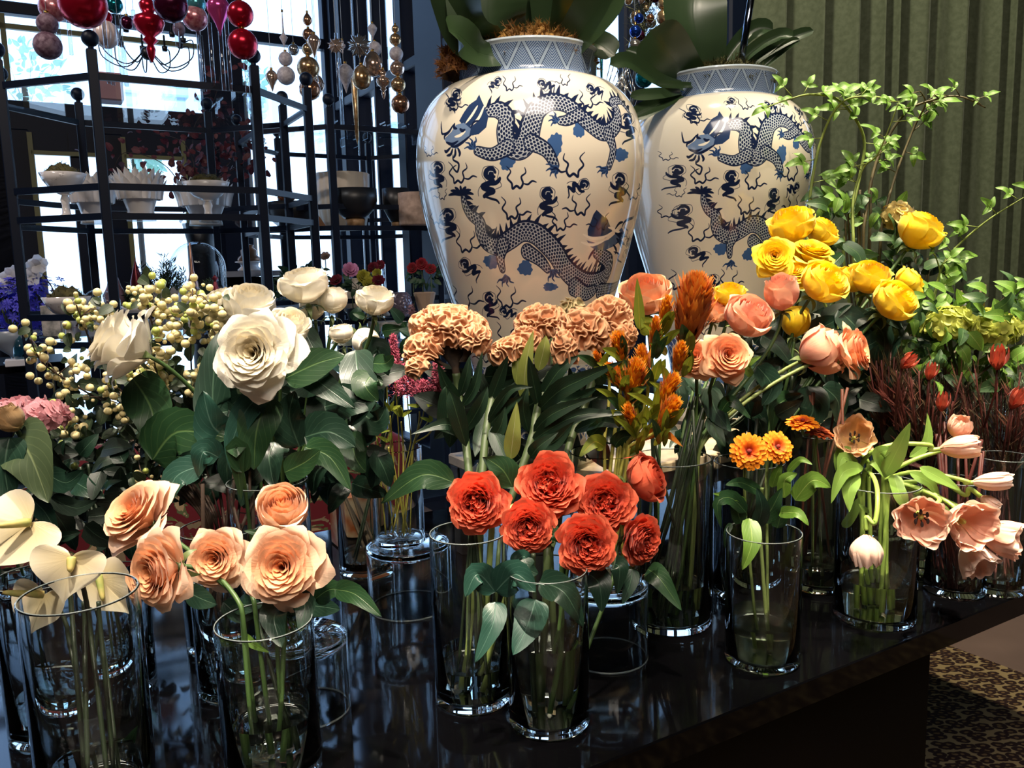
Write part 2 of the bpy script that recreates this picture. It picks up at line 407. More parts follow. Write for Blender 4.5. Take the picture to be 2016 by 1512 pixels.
# ------------------------------------------------------------------ painted jars
JP = [(.113, 0), (.118, .012), (.113, .03), (.105, .055), (.107, .12), (.127, .21), (.147, .28), (.165, .34), (.183, .40), (.201, .475), (.2085, .53), (.2095, .565), (.206, .60),
      (.196, .635), (.180, .662), (.156, .684), (.133, .694), (.1265, .700), (.1255, .72), (.1265, .738), (.130, .745), (.127, .749), (.118, .745), (.116, .70), (.12, .66)]
JH = .75
J1 = Vector((P(1047, 500, 1.55).x, 1.55, EYE.z - .36)); J2 = Vector((P(1412, 500, 1.89).x, 1.89, EYE.z - .35))
ROT1 = 0.0
def jar_surf(px, py, J=J1):            # the point of the jar's painted skin under a pixel -> (theta, z)
    r = ray(px, py); a = r.x ** 2 + r.y ** 2
    lo = (J.y - .26) / r.y; hi = J.y / r.y
    pr = JP[:21]; zz = [q[1] for q in pr]; rr = [q[0] for q in pr]
    prev = None
    for k in range(241):
        s = lo + (hi - lo) * k / 240; p = EYE + r * s
        f = math.hypot(p.x - J.x, p.y - J.y) - float(np.interp(p.z - J.z, zz, rr))
        if f <= 0: break
        if prev is None or f < prev[0]: prev = (f, p)
    else: p = prev[1]
    return math.atan2(p.y - J.y, p.x - J.x), p.z - J.z
TW, TH = 3072, 1600
def tex(px, py):
    th, z = jar_surf(px, py); return ((th / (2 * math.pi)) % 1) * TW, z / JH * TH
img = np.empty((TH, TW, 3), np.float32)
def srgb(h): return np.array([int(h[i:i + 2], 16) / 255 for i in (1, 3, 5)], np.float32)
img[:] = srgb('#ddd5c4'); NAVY = srgb('#17213f'); BLUE = srgb('#3c5c8e'); PALE = srgb('#c9cfd3'); MIDB = srgb('#6b82a6')
def blend(x0, x1, y0, y1, al, colr):   # rows y, columns x wrap
    xs = np.arange(x0, x1) % TW; y0c, y1c = max(0, y0), min(TH, y1)
    if y1c <= y0c: return
    al = np.clip(al[y0c - y0:y1c - y0], 0, 1)[..., None]
    img[y0c:y1c, xs] = img[y0c:y1c, xs] * (1 - al) + colr * al
def stroke(pts, w, colr=NAVY):          # pts in texture pixels, w per point
    pts = np.array(pts, float); w = np.array(w if hasattr(w, '__len__') else [w] * len(pts), float)
    m = w.max() + 2; x0, x1 = int(pts[:, 0].min() - m), int(pts[:, 0].max() + m) + 1; y0, y1 = int(pts[:, 1].min() - m), int(pts[:, 1].max() + m) + 1
    if x1 - x0 > 1400: return
    yy, xx = np.mgrid[y0:y1, x0:x1].astype(np.float32); d = np.full(xx.shape, 1e9, np.float32)
    for k in range(len(pts) - 1):
        a, c = pts[k], pts[k + 1]; ab = c - a; L = (ab ** 2).sum() + 1e-9
        ax0, ax1 = max(x0, int(min(a[0], c[0]) - m)), min(x1, int(max(a[0], c[0]) + m) + 1); ay0, ay1 = max(y0, int(min(a[1], c[1]) - m)), min(y1, int(max(a[1], c[1]) + m) + 1)
        sx = slice(ax0 - x0, ax1 - x0); sy = slice(ay0 - y0, ay1 - y0)
        X, Y = xx[sy, sx], yy[sy, sx]
        t = np.clip(((X - a[0]) * ab[0] + (Y - a[1]) * ab[1]) / L, 0, 1)
        dd = np.hypot(X - a[0] - t * ab[0], Y - a[1] - t * ab[1]) - (w[k] + (w[k + 1] - w[k]) * t)
        d[sy, sx] = np.minimum(d[sy, sx], dd)
    blend(x0, x1, y0, y1, .5 - d / 1.6, colr)
def poly(pts, colr):
    pts = np.array(pts, float); x0, x1 = int(pts[:, 0].min()) - 1, int(pts[:, 0].max()) + 2; y0, y1 = int(pts[:, 1].min()) - 1, int(pts[:, 1].max()) + 2
    if x1 - x0 > 1400: return
    yy, xx = np.mgrid[y0:y1, x0:x1]; ins = np.zeros(xx.shape, bool); n = len(pts)
    for k in range(n):
        (xa, ya), (xb, yb) = pts[k], pts[(k + 1) % n]
        if ya == yb: continue
        c = ((ya > yy) != (yb > yy)) & (xx < (xb - xa) * (yy - ya) / (yb - ya) + xa); ins ^= c
    blend(x0, x1, y0, y1, ins.astype(np.float32), colr)
def unwrap(pts):
    o = [list(pts[0])]
    for p in pts[1:]:
        x = p[0]
        while x - o[-1][0] > TW / 2: x -= TW
        while x - o[-1][0] < -TW / 2: x += TW
        o.append([x, p[1]])
    return o
def smooth2(pts, n=6):
    return [(q.x, q.y) for q in catmull([Vector((p[0], p[1], 0)) for p in pts], n)]
def tp(pts, ox=0, oy=0): return unwrap([tex(ox + p[0] / 3.78, oy + p[1] / 3.78) for p in pts])
K = 2.35                                 # texture pixels per photo pixel
def body(px, widths, ox, oy, side=1, spikes=True, scl=1.0):
    c = np.array(smooth2(tp(px, ox, oy), 14)); n = len(c)
    wd_ = np.interp(np.linspace(0, 1, n), np.linspace(0, 1, len(widths)), widths) * K / 3.78 / 2
    tn = np.gradient(c, axis=0); tn /= np.linalg.norm(tn, axis=1)[:, None] + 1e-9; nr = np.stack([-tn[:, 1], tn[:, 0]], 1) * side
    s = np.concatenate([[0], np.cumsum(np.linalg.norm(np.diff(c, axis=0), axis=1))])
    if spikes:
        step = 26 * scl; q = 6
        while q < s[-1] - 6:
            k = int(np.searchsorted(s, q)); p = c[k] + nr[k] * wd_[k] * .8; h = (26 + 10 * math.sin(q * .11)) * scl
            tip = c[k] + nr[k] * (wd_[k] + h) + tn[k] * 8
            stroke([p - tn[k] * 5, p + nr[k] * h * .6, tip], [10 * scl, 6 * scl, .8])
            q += step
    mg = wd_.max() + 5
    x0, x1 = int(c[:, 0].min() - mg), int(c[:, 0].max() + mg) + 1; y0, y1 = int(c[:, 1].min() - mg), int(c[:, 1].max() + mg) + 1
    yy, xx = np.mgrid[y0:y1, x0:x1].astype(np.float32); D = np.full(xx.shape, 1e9, np.float32); S = np.zeros_like(D); Lq = np.zeros_like(D); WW = np.ones_like(D)
    for k in range(n):
        m = int(wd_[k] + 6); cx, cy_ = int(c[k, 0]) - x0, int(c[k, 1]) - y0
        sy, sx = slice(max(0, cy_ - m), cy_ + m), slice(max(0, cx - m), cx + m)
        X = xx[sy, sx] - c[k, 0]; Y = yy[sy, sx] - c[k, 1]; d = np.hypot(X, Y) - wd_[k]
        u = d < D[sy, sx]
        D[sy, sx] = np.where(u, d, D[sy, sx]); S[sy, sx] = np.where(u, s[k] + X * tn[k, 0] + Y * tn[k, 1], S[sy, sx]); Lq[sy, sx] = np.where(u, X * nr[k, 0] + Y * nr[k, 1], Lq[sy, sx]); WW[sy, sx] = np.where(u, wd_[k], WW[sy, sx])
    blend(x0, x1, y0, y1, .5 - (D - 1.5) / 1.6, NAVY)
    blend(x0, x1, y0, y1, .5 - (D + 3.0) / 1.6, PALE)
    g = 15.5 * scl; row = np.floor(Lq / (g * .62)); a = (S / g + (row % 2) * .5) % 1 - .5; bq = (Lq / (g * .62)) % 1 - .5
    e = np.hypot((a - .1) * g * .8, bq * g * .62 * 1.0)
    dots = (.5 - (e - 4.3 * scl) / 1.4) * (D < -3.5)
    blend(x0, x1, y0, y1, dots, NAVY)
    net = (np.abs(np.hypot(a * g * .8, bq * g * .7) - 5.6 * scl) < .7) * (D < -3) * .35
    blend(x0, x1, y0, y1, net.astype(np.float32), NAVY)
    back = (.5 - (np.abs(Lq - WW * .92) - WW * .10) / 1.5) * (D < -1)   # dark dorsal line
    blend(x0, x1, y0, y1, back, NAVY)
def wave(px, w=5, ox=0, oy=0, colr=NAVY, taper=True):
    c = smooth2(tp(px, ox, oy), 8); n = len(c)
    ww = [max(.7, w * K / 3.78 * (math.sin(math.pi * min(1, (k + 1) / n * 1.0)) ** .6 if taper else 1)) for k in range(n)]
    stroke(c, ww, colr)
def flame(cx, cy_, s=1.0, fl=1):         # the three tongued wisp that drifts between the dragons
    q = lambda L: [(cx + fl * a * s, cy_ + b * s) for a, b in L]
    wave(q([(-16, -24), (-20, -12), (-10, -4), (-14, 8), (-8, 18), (-2, 12), (4, 18), (10, 8)]), 7, colr=NAVY) if False else None
    for L, w in (([(-22, -26), (-14, -16), (-20, -4), (-12, 6), (-10, 16), (-3, 11), (4, 15), (9, 6), (6, -6), (14, -14), (12, -24)], 5.5), ([(9, 6), (18, 8), (26, 2), (34, 4)], 4.5)):
        c = smooth2(unwrap([tex(*p) for p in q(L)]), 6); n = len(c)
        stroke(c, [max(.8, w * s * (math.sin(math.pi * (k + .6) / (n + .4)) ** .5) * .72) for k in range(n)])
def cloud(cx, cy_, s=1.0, fl=1, rot=0):  # a curled head with a stepped tail
    def q(L):
        ca_, sa_ = math.cos(rot), math.sin(rot)
        return unwrap([tex(cx + (fl * a * ca_ - b * sa_) * s, cy_ + (fl * a * sa_ + b * ca_) * s) for a, b in L])
    for L, w in (([(8, -19), (2, -26), (-7, -22), (-9, -13), (-1, -7), (7, -11)], 3.7), ([(-3, -9), (5, -3), (-5, 3), (-12, 8), (-3, 12), (6, 15), (-3, 20), (-9, 25)], 5.0), ([(-5, 3), (8, 1), (15, -4), (17, -9)], 3.4), ([(-9, 25), (1, 28), (13, 31), (18, 36)], 1.9)):
        c = smooth2(q(L), 6); n = len(c); stroke(c, [w * s * K * (.62 + .38 * math.sin(math.pi * k / (n - 1))) * .85 for k in range(n)])
    c = smooth2(q([(1, -20), (3, -12), (-4, -12), (0, -18)]), 6); stroke(c, 4.2 * s * 1.6)
    c = smooth2(q([(4, -30), (-12, -27), (-15, -12), (-8, -2), (-16, 6), (-20, 16), (-19, 25)]), 6); stroke(c, 1.0)
    c = smooth2(q([(4, -30), (14, -22), (13, -8), (18, -2), (20, 6), (8, 12), (0, 16)]), 6); stroke(c, 1.0)
    c = smooth2(q([(4, -20), (-2, -20), (-4, -15)]), 5); stroke(c, 1.3, PALE)
def blob(cx, cy_, rx, ry, colr=BLUE, seed=0):
    pts = []
    for k in range(64):
        a = 2 * math.pi * k / 64; r_ = 1 + .08 * math.sin(a * 9 + seed) + .09 * math.sin(a * 3 + seed * 2)
        pts.append(tex(cx + rx * r_ * math.cos(a), cy_ + ry * r_ * math.sin(a)))
    poly(unwrap(pts), colr)
    for k in range(4):
        wave([(cx - rx * .3 + k * rx * .25, cy_ - ry * .6), (cx - rx * .1 + k * rx * .2, cy_), (cx - rx * .3 + k * rx * .25, cy_ + ry * .5)], 1.6, colr=NAVY)
def claw(cx, cy_, s, ang):
    for k in range(4):
        a = ang + (k - 1.5) * .62
        L = [(cx, cy_), (cx + 7 * s * math.cos(a), cy_ + 7 * s * math.sin(a)), (cx + 11 * s * math.cos(a + .3), cy_ + 11 * s * math.sin(a + .3)), (cx + 17 * s * math.cos(a + .15), cy_ + 17 * s * math.sin(a + .15))]
        c = smooth2(unwrap([tex(*p) for p in L]), 6); n = len(c); stroke(c, [max(.8, (4.4 - 3.8 * k2 / n) * s * 1.5) for k2 in range(n)], BLUE * .75 + NAVY * .25)
        stroke(c, [max(.4, (1.6 - 1.4 * k2 / n) * s) for k2 in range(n)], NAVY)
# the neck band with hatched triangles
zt = int(.697 / JH * TH)
img[zt:] = srgb('#8fa0b4')
xx = np.arange(TW)[None, :].astype(np.float32); yy = (np.arange(zt, TH)[:, None] - zt).astype(np.float32); hb = int(.745 / JH * TH) - zt
per = TW / 15; tri = np.abs((xx / per) % 1 - .5) * 2; e = np.abs(tri - yy / hb)
hatch = (np.sin((xx * .9 + yy * 1.5 * np.sign(((xx / per) % 1) - .5)) * .42) > 0) & (e > .13)
band = img[zt:zt + yy.shape[0]]
band[hatch] = srgb('#3f547a'); band[(np.abs(e - .13) < .018)] = NAVY; img[zt - 5:zt + 1] = srgb('#5b6f92'); img[int(.74 / JH * TH):] = srgb('#aab6c2')
# sea waves round the foot
ze = int(.19 / JH * TH); xx, yy = np.meshgrid(np.arange(TW), np.arange(ze)); foot = np.full((ze, TW, 3), 1, np.float32) * srgb('#4a6596')
cw = TW / 16
for row in range(9):
    cyy = ze - 10 - row * 42; off = (row % 2) * .5
    dx = ((xx / cw + off) % 1 - .5) * cw; r_ = np.hypot(dx, (yy - cyy + 46) * 1.15)
    ins = (r_ < cw * .56)
    k = (r_ / (cw * .56)); colr = np.where(((k > .88) | ((k > .50) & (k < .58)) | (k < .16))[..., None], srgb('#e4e6e4'), np.where(((k * 14) % 1 < .5)[..., None], srgb('#2f4b84'), srgb('#5f7cab')))
    foot[ins] = colr[ins]
foot[ze - 6:] = srgb('#e8e4d8'); img[:ze] = foot; img[:int(.045 / JH * TH)] = srgb('#dedacd')
# dragon above
blob(998, 318, 15, 17, BLUE, 1); blob(1093, 284, 14, 22, BLUE, 2); blob(1139, 256, 11, 16, BLUE, 3); blob(1222, 305, 13, 13, BLUE, 4)
body([(610, 830), (690, 820), (745, 880), (735, 980), (760, 1080), (840, 1110), (900, 1040), (925, 930), (970, 820), (1070, 760), (1180, 775), (1280, 850), (1370, 930), (1450, 985), (1520, 970), (1570, 900), (1560, 810), (1530, 765), (1580, 750), (1630, 800), (1665, 860)],
     [60, 95, 100, 105, 110, 120, 130, 125, 115, 100, 95, 95, 95, 95, 92, 85, 62, 50, 44, 36, 20], 800, 0, 1)
for L, w in (([(750, 1100), (640, 1150), (530, 1125)], [90, 70, 50]), ([(930, 1060), (1040, 1120), (1105, 1230)], [95, 75, 50]), ([(1290, 850), (1200, 895), (1145, 900)], [70, 60, 45]), ([(1500, 1000), (1535, 1110), (1505, 1240)], [80, 55, 42])): body(L, w, 800, 0, 1, False)
claw(934, 290, 1.15, math.pi * 1.2); claw(1095, 330, 1.25, math.pi * .75); claw(1097, 236, 1.05, math.pi); claw(1192, 332, 1.1, math.pi * .7)
def head(pts_m, pts_f, streaks, beard, whisk, ox, oy, face):
    poly(tp(pts_m, ox, oy), NAVY * .6 + BLUE * .4); poly(tp(pts_f, ox, oy), face)
    for s_ in streaks: wave(s_, 9, ox, oy, srgb('#ece6d6'))
    for s_ in beard: wave(s_, 9, ox, oy)
    for s_ in whisk: wave(s_, 6.5, ox, oy)
head([(545, 705), (580, 790), (612, 870), (595, 950), (540, 1000), (470, 1015), (440, 960), (395, 900), (430, 840), (470, 780), (520, 745)],
     [(480, 960), (430, 915), (370, 930), (335, 985), (285, 1035), (300, 1070), (345, 1062), (330, 1100), (380, 1110), (410, 1060), (470, 1010)],
     [[(530, 790), (490, 860), (440, 920)], [(580, 790), (540, 880), (480, 940)], [(440, 980), (400, 1010), (360, 1020)]],
     [[(330, 1100), (300, 1130), (285, 1120)], [(345, 1110), (330, 1150), (300, 1160)], [(365, 1110), (365, 1150), (350, 1180)], [(385, 1105), (400, 1140), (395, 1165)], [(350, 930), (320, 980), (290, 1010), (285, 1040)], [(480, 1010), (420, 1060), (370, 1090), (330, 1090)], [(400, 960), (420, 975), (440, 965)], [(360, 920), (355, 950), (380, 960)], [(300, 1060), (340, 1075), (390, 1050)]],
     [[(330, 975), (275, 1000), (262, 960), (262, 905)], [(480, 950), (505, 910), (545, 900)], [(350, 1150), (350, 1190), (390, 1220), (380, 1280), (350, 1250), (375, 1230)]], 800, 0, MIDB)
# dragon below
blob(968, 515, 15, 14, BLUE, 5); blob(1034, 528, 14, 15, BLUE, 6); blob(1083, 565, 14, 8, BLUE, 7)
body([(425, 330), (440, 400), (480, 465), (545, 520), (560, 600), (600, 670), (680, 700), (770, 650), (860, 590), (950, 600), (1030, 660), (1110, 750), (1170, 850), (1250, 930), (1340, 975), (1430, 960), (1490, 900), (1500, 820), (1450, 770), (1410, 745)],
     [34, 50, 62, 78, 92, 100, 105, 110, 115, 120, 125, 125, 120, 125, 130, 125, 110, 100, 80, 62], 800, 300, 1)
for L, w in (([(720, 690), (700, 780), (715, 870)], [90, 62, 45]), ([(900, 740), (990, 800), (1050, 870)], [90, 70, 46]), ([(1440, 1030), (1530, 1010), (1610, 960)], [95, 60, 40]), ([(1250, 1000), (1330, 1050), (1390, 1030)], [110, 90, 70])): body(L, w, 800, 300, 1, False)
claw(995, 545, 1.2, math.pi * .45); claw(1085, 535, 1.2, math.pi * .25); claw(1232, 548, 1.0, -.3)
for a in range(7): wave([(410, 320), (410 + 50 * math.cos(-2.9 + a * .42), 320 + 45 * math.sin(-2.9 + a * .42)), (410 + 95 * math.cos(-3.0 + a * .46), 320 + 80 * math.sin(-3.0 + a * .46) + 12)], 10, 800, 300)
head([(1412, 430), (1450, 465), (1490, 500), (1530, 590), (1480, 640), (1400, 645), (1350, 635), (1345, 580), (1372, 510), (1390, 460)],
     [(1340, 655), (1420, 680), (1500, 650), (1570, 590), (1600, 560), (1625, 620), (1590, 660), (1540, 700), (1470, 730), (1400, 725), (1365, 700)],
     [[(1310, 610), (1380, 640), (1470, 630), (1530, 590)], [(1300, 670), (1380, 690), (1470, 660)], [(1500, 560), (1560, 580), (1600, 620)]],
     [[(1550, 570), (1580, 530), (1610, 520)], [(1570, 610), (1620, 600)], [(1560, 640), (1590, 680), (1600, 710)], [(1580, 650), (1620, 690)], [(1540, 690), (1560, 730), (1550, 760)], [(1600, 560), (1620, 520), (1650, 500), (1690, 480), (1700, 430)], [(1550, 600), (1590, 640), (1560, 680)], [(1400, 720), (1370, 760), (1350, 800)]],
     [[(1540, 740), (1580, 760), (1570, 800), (1600, 820)], [(1640, 700), (1655, 640), (1680, 590)]], 800, 300, MIDB * .6 + NAVY * .4)
for (x, y, s, f) in ((1005, 168, .7, 1), (1110, 160, .55, -1), (895, 205, .8, 1), (1158, 200, .85, 1), (905, 345, 1.0, 1), (1125, 330, 1.15, -1), (1020, 355, 1.05, 1), (1010, 415, 1.05, 1), (1140, 408, 1.0, -1), (920, 480, 1.05, 1), (1105, 440, .9, 1), (862, 430, .7, 1), (846, 300, .5, 1),
                     (1248, 380, .8, 1), (1240, 460, .8, -1), (1000, 590, 1.05, 1), (915, 590, 1.1, 1), (1000, 660, 1.0, 1), (1180, 440, .8, -1), (1232, 575, .8, 1), (960, 700, .9, -1), (1100, 690, 1.0, 1), (1190, 670, .9, 1), (1030, 745, .9, 1), (870, 385, .5, -1), (1150, 740, .9, -1)): flame(x, y, s, f)
for (x, y, s, f, r_) in ((862, 345, .9, -1, 0), (965, 360, 1.1, 1, .05), (1218, 370, 1.0, -1, .05), (1138, 368, .75, 1, 1.2), (1078, 398, 1.0, 1, 0), (884, 440, 1.0, -1, -.1), (925, 528, .8, -1, -.9), (965, 600, .85, 1, -.1), (1000, 616, .6, -1, -1.2), (1236, 250, .9, -1, -.15), (1075, 168, .6, -1, -1.2), (1170, 178, .6, -1, -1.1), (895, 195, .7, 1, .4), (1240, 490, .7, 1, 0),
                           (975, 165, .5, 1, .8), (1130, 640, .9, 1, 0), (1055, 700, .8, -1, -.3), (930, 660, .7, 1, 0)): cloud(x, y, s, f, r_)
# the far side repeats the near one, as the decoration runs round
half = TW // 2; c0 = int(tex(1047, 400)[0]); lo_, hi_ = int(.2 / JH * TH), zt - 6
vis = 620
src = img[lo_:hi_, np.arange(c0 - vis, c0 + vis) % TW].copy(); img[lo_:hi_, np.arange(c0 - vis + half, c0 + vis + half) % TW] = src
im = bpy.data.images.new('jar_painting', TW, TH); px4 = np.ones((TH, TW, 4), np.float32); px4[..., :3] = img; im.pixels.foreach_set(px4.ravel()); im.update(); im.pack()
porc = mat('painted_porcelain', '#ece6d6', .13, 0, .5, Coat_Weight=.35, Coat_Roughness=.03)
n, l, bs = nodes(porc); ti = n.new('ShaderNodeTexImage'); ti.image = im; um = n.new('ShaderNodeUVMap'); um.uv_map = 'UVMap'; l.new(um.outputs[0], ti.inputs[0]); l.new(ti.outputs[0], bs.inputs['Base Color'])
nz = n.new('ShaderNodeTexNoise'); nz.inputs['Scale'].default_value = 9; tcx = n.new('ShaderNodeTexCoord'); l.new(tcx.outputs['Object'], nz.inputs['Vector']); bp = n.new('ShaderNodeBump'); bp.inputs['Strength'].default_value = .12; bp.inputs['Distance'].default_value = .004; l.new(nz.outputs['Fac'], bp.inputs['Height']); l.new(bp.outputs[0], bs.inputs['Normal'])
def jar(loc, label, rot, sz):
    t_ = thing('temple_jar', loc, label, 'jar')
    prof = []
    q = catmull([(a, c, 0) for a, c in JP[:21]], 5)
    prof = [(p.x, p.y) for p in q] + JP[21:]
    seg = 128; me = bpy.data.meshes.new('body'); vs_, fs, uvs = [], [], []
    for r_, z in prof:
        for i in range(seg + 1):
            a = 2 * math.pi * i / seg; vs_.append((r_ * math.cos(a + rot), r_ * math.sin(a + rot), z * sz)); uvs.append((i / seg, min(z, JH) / JH))
    for k in range(len(prof) - 1):
        for i in range(seg): fs.append((k * (seg + 1) + i, k * (seg + 1) + i + 1, (k + 1) * (seg + 1) + i + 1, (k + 1) * (seg + 1) + i))
    me.from_pydata(vs_, [], fs); ul = me.uv_layers.new(name='UVMap'); li = np.array([uvs[lp.vertex_index] for lp in me.loops], np.float32); ul.data.foreach_set('uv', li.ravel())
    me.polygons.foreach_set('use_smooth', [True] * len(fs)); me.materials.append(porc)
    o = bpy.data.objects.new('body', me); COL.objects.link(o); o.parent = t_
    fb = MB(); fb.lathe([(0, -.0), (.116, 0), (.116, .004), (0, .004)], 48, loc); fb.build('foot', mat('unglazed_rim', '#cbbfa6', .7), t_)
    return t_
jar(J1, 'blue and white dragon jar, the larger one in front', 0, 1)
# turn the second jar so that the upper dragon's head comes to the middle of its front
th_h = jar_surf(925, 245)[0]; t2 = jar_surf(1405, 262, J2)[0]
jar(J2, 'blue and white dragon jar behind, partly hidden, before the green curtain', t2 - th_h, 1.02)

# the riser under the jars
wt = noisy(mat('limed_wood_top', '#b8a488', .5), '#a8937a', '#c4b294', 30, 4, .1); gp = mat('charcoal_wood', '#2f2f31', .6)
ra = P(882, 897, 1.6); ra.z = J1.z
rs = thing('riser_bench', (ra.x, ra.y, TZ), 'charcoal riser bench with a pale wooden top under the dragon jars', 'bench')
L_, D_ = .86, .32
cc = ra + UT * (L_ / 2) - VT * (D_ / 2)
b = MB(); b.box((cc.x, cc.y, J1.z - .011), (L_, D_, .022), UT, VT, Z, .003); b.build('top', wt, rs, False)
for sx_ in (0, 1):
    c_ = ra + UT * (.02 + sx_ * (L_ - .04)) - VT * (D_ / 2)
    for sy_ in (-1, 1):
        q = c_ + VT * sy_ * (D_ / 2 - .02); b = MB(); b.box((q.x, q.y, (TZ + J1.z - .022) / 2), (.035, .035, J1.z - .022 - TZ), UT, VT, Z, .002); b.build('leg', gp, rs, False)
    b = MB(); b.box((c_.x, c_.y, J1.z - .042), (.03, D_ - .08, .04), UT, VT, Z); b.build('apron', gp, rs, False)
for sy_ in (-1, 1):
    q = cc + VT * sy_ * (D_ / 2 - .02); b = MB(); b.box((q.x, q.y, J1.z - .042), (L_ - .08, .03, .04), UT, VT, Z); b.build('apron', gp, rs, False)

# ------------------------------------------------------------------ leaves and petals: materials and surface makers
def leafmat(name, base, vein, rough=.38, trans=.18, dark=None, spec=.5, ribs=7):
    m = mat(name, base, rough, 0, spec); n, l, b = nodes(m)
    a = n.new('ShaderNodeAttribute'); a.attribute_name = 'pt'; s = n.new('ShaderNodeSeparateXYZ'); l.new(a.outputs['Vector'], s.inputs[0])
    # x: -1..1 across, y: 0..1 along
    ab = n.new('ShaderNodeMath'); ab.operation = 'ABSOLUTE'; l.new(s.outputs['X'], ab.inputs[0])
    mid = n.new('ShaderNodeMapRange'); mid.inputs['From Min'].default_value = .015; mid.inputs['From Max'].default_value = .06; mid.inputs['To Min'].default_value = .7; mid.inputs['To Max'].default_value = 0; l.new(ab.outputs[0], mid.inputs['Value'])
    k = n.new('ShaderNodeMath'); k.operation = 'MULTIPLY_ADD'; k.inputs[1].default_value = -.45; l.new(ab.outputs[0], k.inputs[0]); l.new(s.outputs['Y'], k.inputs[2])
    f = n.new('ShaderNodeMath'); f.operation = 'MULTIPLY'; f.inputs[1].default_value = ribs; l.new(k.outputs[0], f.inputs[0])
    fr = n.new('ShaderNodeMath'); fr.operation = 'PINGPONG'; fr.inputs[1].default_value = .5; l.new(f.outputs[0], fr.inputs[0])
    rb = n.new('ShaderNodeMapRange'); rb.inputs['From Min'].default_value = .0; rb.inputs['From Max'].default_value = .10; rb.inputs['To Min'].default_value = .18; rb.inputs['To Max'].default_value = 0; l.new(fr.outputs[0], rb.inputs['Value'])
    mxx = n.new('ShaderNodeMath'); mxx.operation = 'MAXIMUM'; l.new(mid.outputs[0], mxx.inputs[0]); l.new(rb.outputs[0], mxx.inputs[1])
    tcx = n.new('ShaderNodeTexCoord'); nz = n.new('ShaderNodeTexNoise'); nz.inputs['Scale'].default_value = 22; l.new(tcx.outputs['Object'], nz.inputs['Vector'])
    c1 = n.new('ShaderNodeMix'); c1.data_type = 'RGBA'; c1.inputs[6].default_value = rgb(dark or base); c1.inputs[7].default_value = rgb(base); l.new(nz.outputs['Fac'], c1.inputs[0])
    c2_ = n.new('ShaderNodeMix'); c2_.data_type = 'RGBA'; l.new(mxx.outputs[0], c2_.inputs[0]); l.new(c1.outputs[2], c2_.inputs[6]); c2_.inputs[7].default_value = rgb(vein); l.new(c2_.outputs[2], b.inputs['Base Color'])
    bp = n.new('ShaderNodeBump'); bp.inputs['Strength'].default_value = .5; bp.inputs['Distance'].default_value = .0006; bp.invert = True; l.new(mxx.outputs[0], bp.inputs['Height']); l.new(bp.outputs[0], b.inputs['Normal'])
    if trans:
        out = n['Material Output']; t = n.new('ShaderNodeBsdfTranslucent'); l.new(c2_.outputs[2], t.inputs[0]); ms = n.new('ShaderNodeMixShader'); ms.inputs[0].default_value = trans; l.new(b.outputs[0], ms.inputs[1]); l.new(t.outputs[0], ms.inputs[2]); l.new(ms.outputs[0], out.inputs[0])
    return m
def petalmat(name, deep, rim, edge=None, rough=.55, trans=.25):
    """deep at the petal's foot and the flower's heart, rim at its margin"""
    m = mat(name, rim, rough, 0, .25, Sheen_Weight=.15); n, l, b = nodes(m)
    a = n.new('ShaderNodeAttribute'); a.attribute_name = 'pt'; s = n.new('ShaderNodeSeparateXYZ'); l.new(a.outputs['Vector'], s.inputs[0])
    r = n.new('ShaderNodeValToRGB'); r.color_ramp.elements[0].position = .1; r.color_ramp.elements[0].color = rgb(deep); r.color_ramp.elements[1].position = .75; r.color_ramp.elements[1].color = rgb(rim)
    if edge: e = r.color_ramp.elements.new(.97); e.color = rgb(edge)
    tcx = n.new('ShaderNodeTexCoord'); nz = n.new('ShaderNodeTexNoise'); nz.inputs['Scale'].default_value = 5; l.new(tcx.outputs['Object'], nz.inputs['Vector'])
    ad = n.new('ShaderNodeMath'); ad.operation = 'MULTIPLY_ADD'; ad.inputs[1].default_value = .22; l.new(nz.outputs['Fac'], ad.inputs[0]); l.new(s.outputs['Y'], ad.inputs[2])
    sb = n.new('ShaderNodeMath'); sb.operation = 'SUBTRACT'; sb.inputs[1].default_value = .11; l.new(ad.outputs[0], sb.inputs[0]); l.new(sb.outputs[0], r.inputs[0]); l.new(r.outputs[0], b.inputs['Base Color'])
    wv = n.new('ShaderNodeTexNoise'); wv.inputs['Scale'].default_value = 1; mp = n.new('ShaderNodeMapping'); mp.inputs['Scale'].default_value = (14, 2, 3); l.new(a.outputs['Vector'], mp.inputs[0]); l.new(mp.outputs[0], wv.inputs['Vector'])
    bp = n.new('ShaderNodeBump'); bp.inputs['Strength'].default_value = .25; bp.inputs['Distance'].default_value = .001; l.new(wv.outputs['Fac'], bp.inputs['Height']); l.new(bp.outputs[0], b.inputs['Normal'])
    out = n['Material Output']; t = n.new('ShaderNodeBsdfTranslucent'); l.new(r.outputs[0], t.inputs[0]); ms = n.new('ShaderNodeMixShader'); ms.inputs[0].default_value = trans; l.new(b.outputs[0], ms.inputs[1]); l.new(t.outputs[0], ms.inputs[2]); l.new(ms.outputs[0], out.inputs[0])
    return m
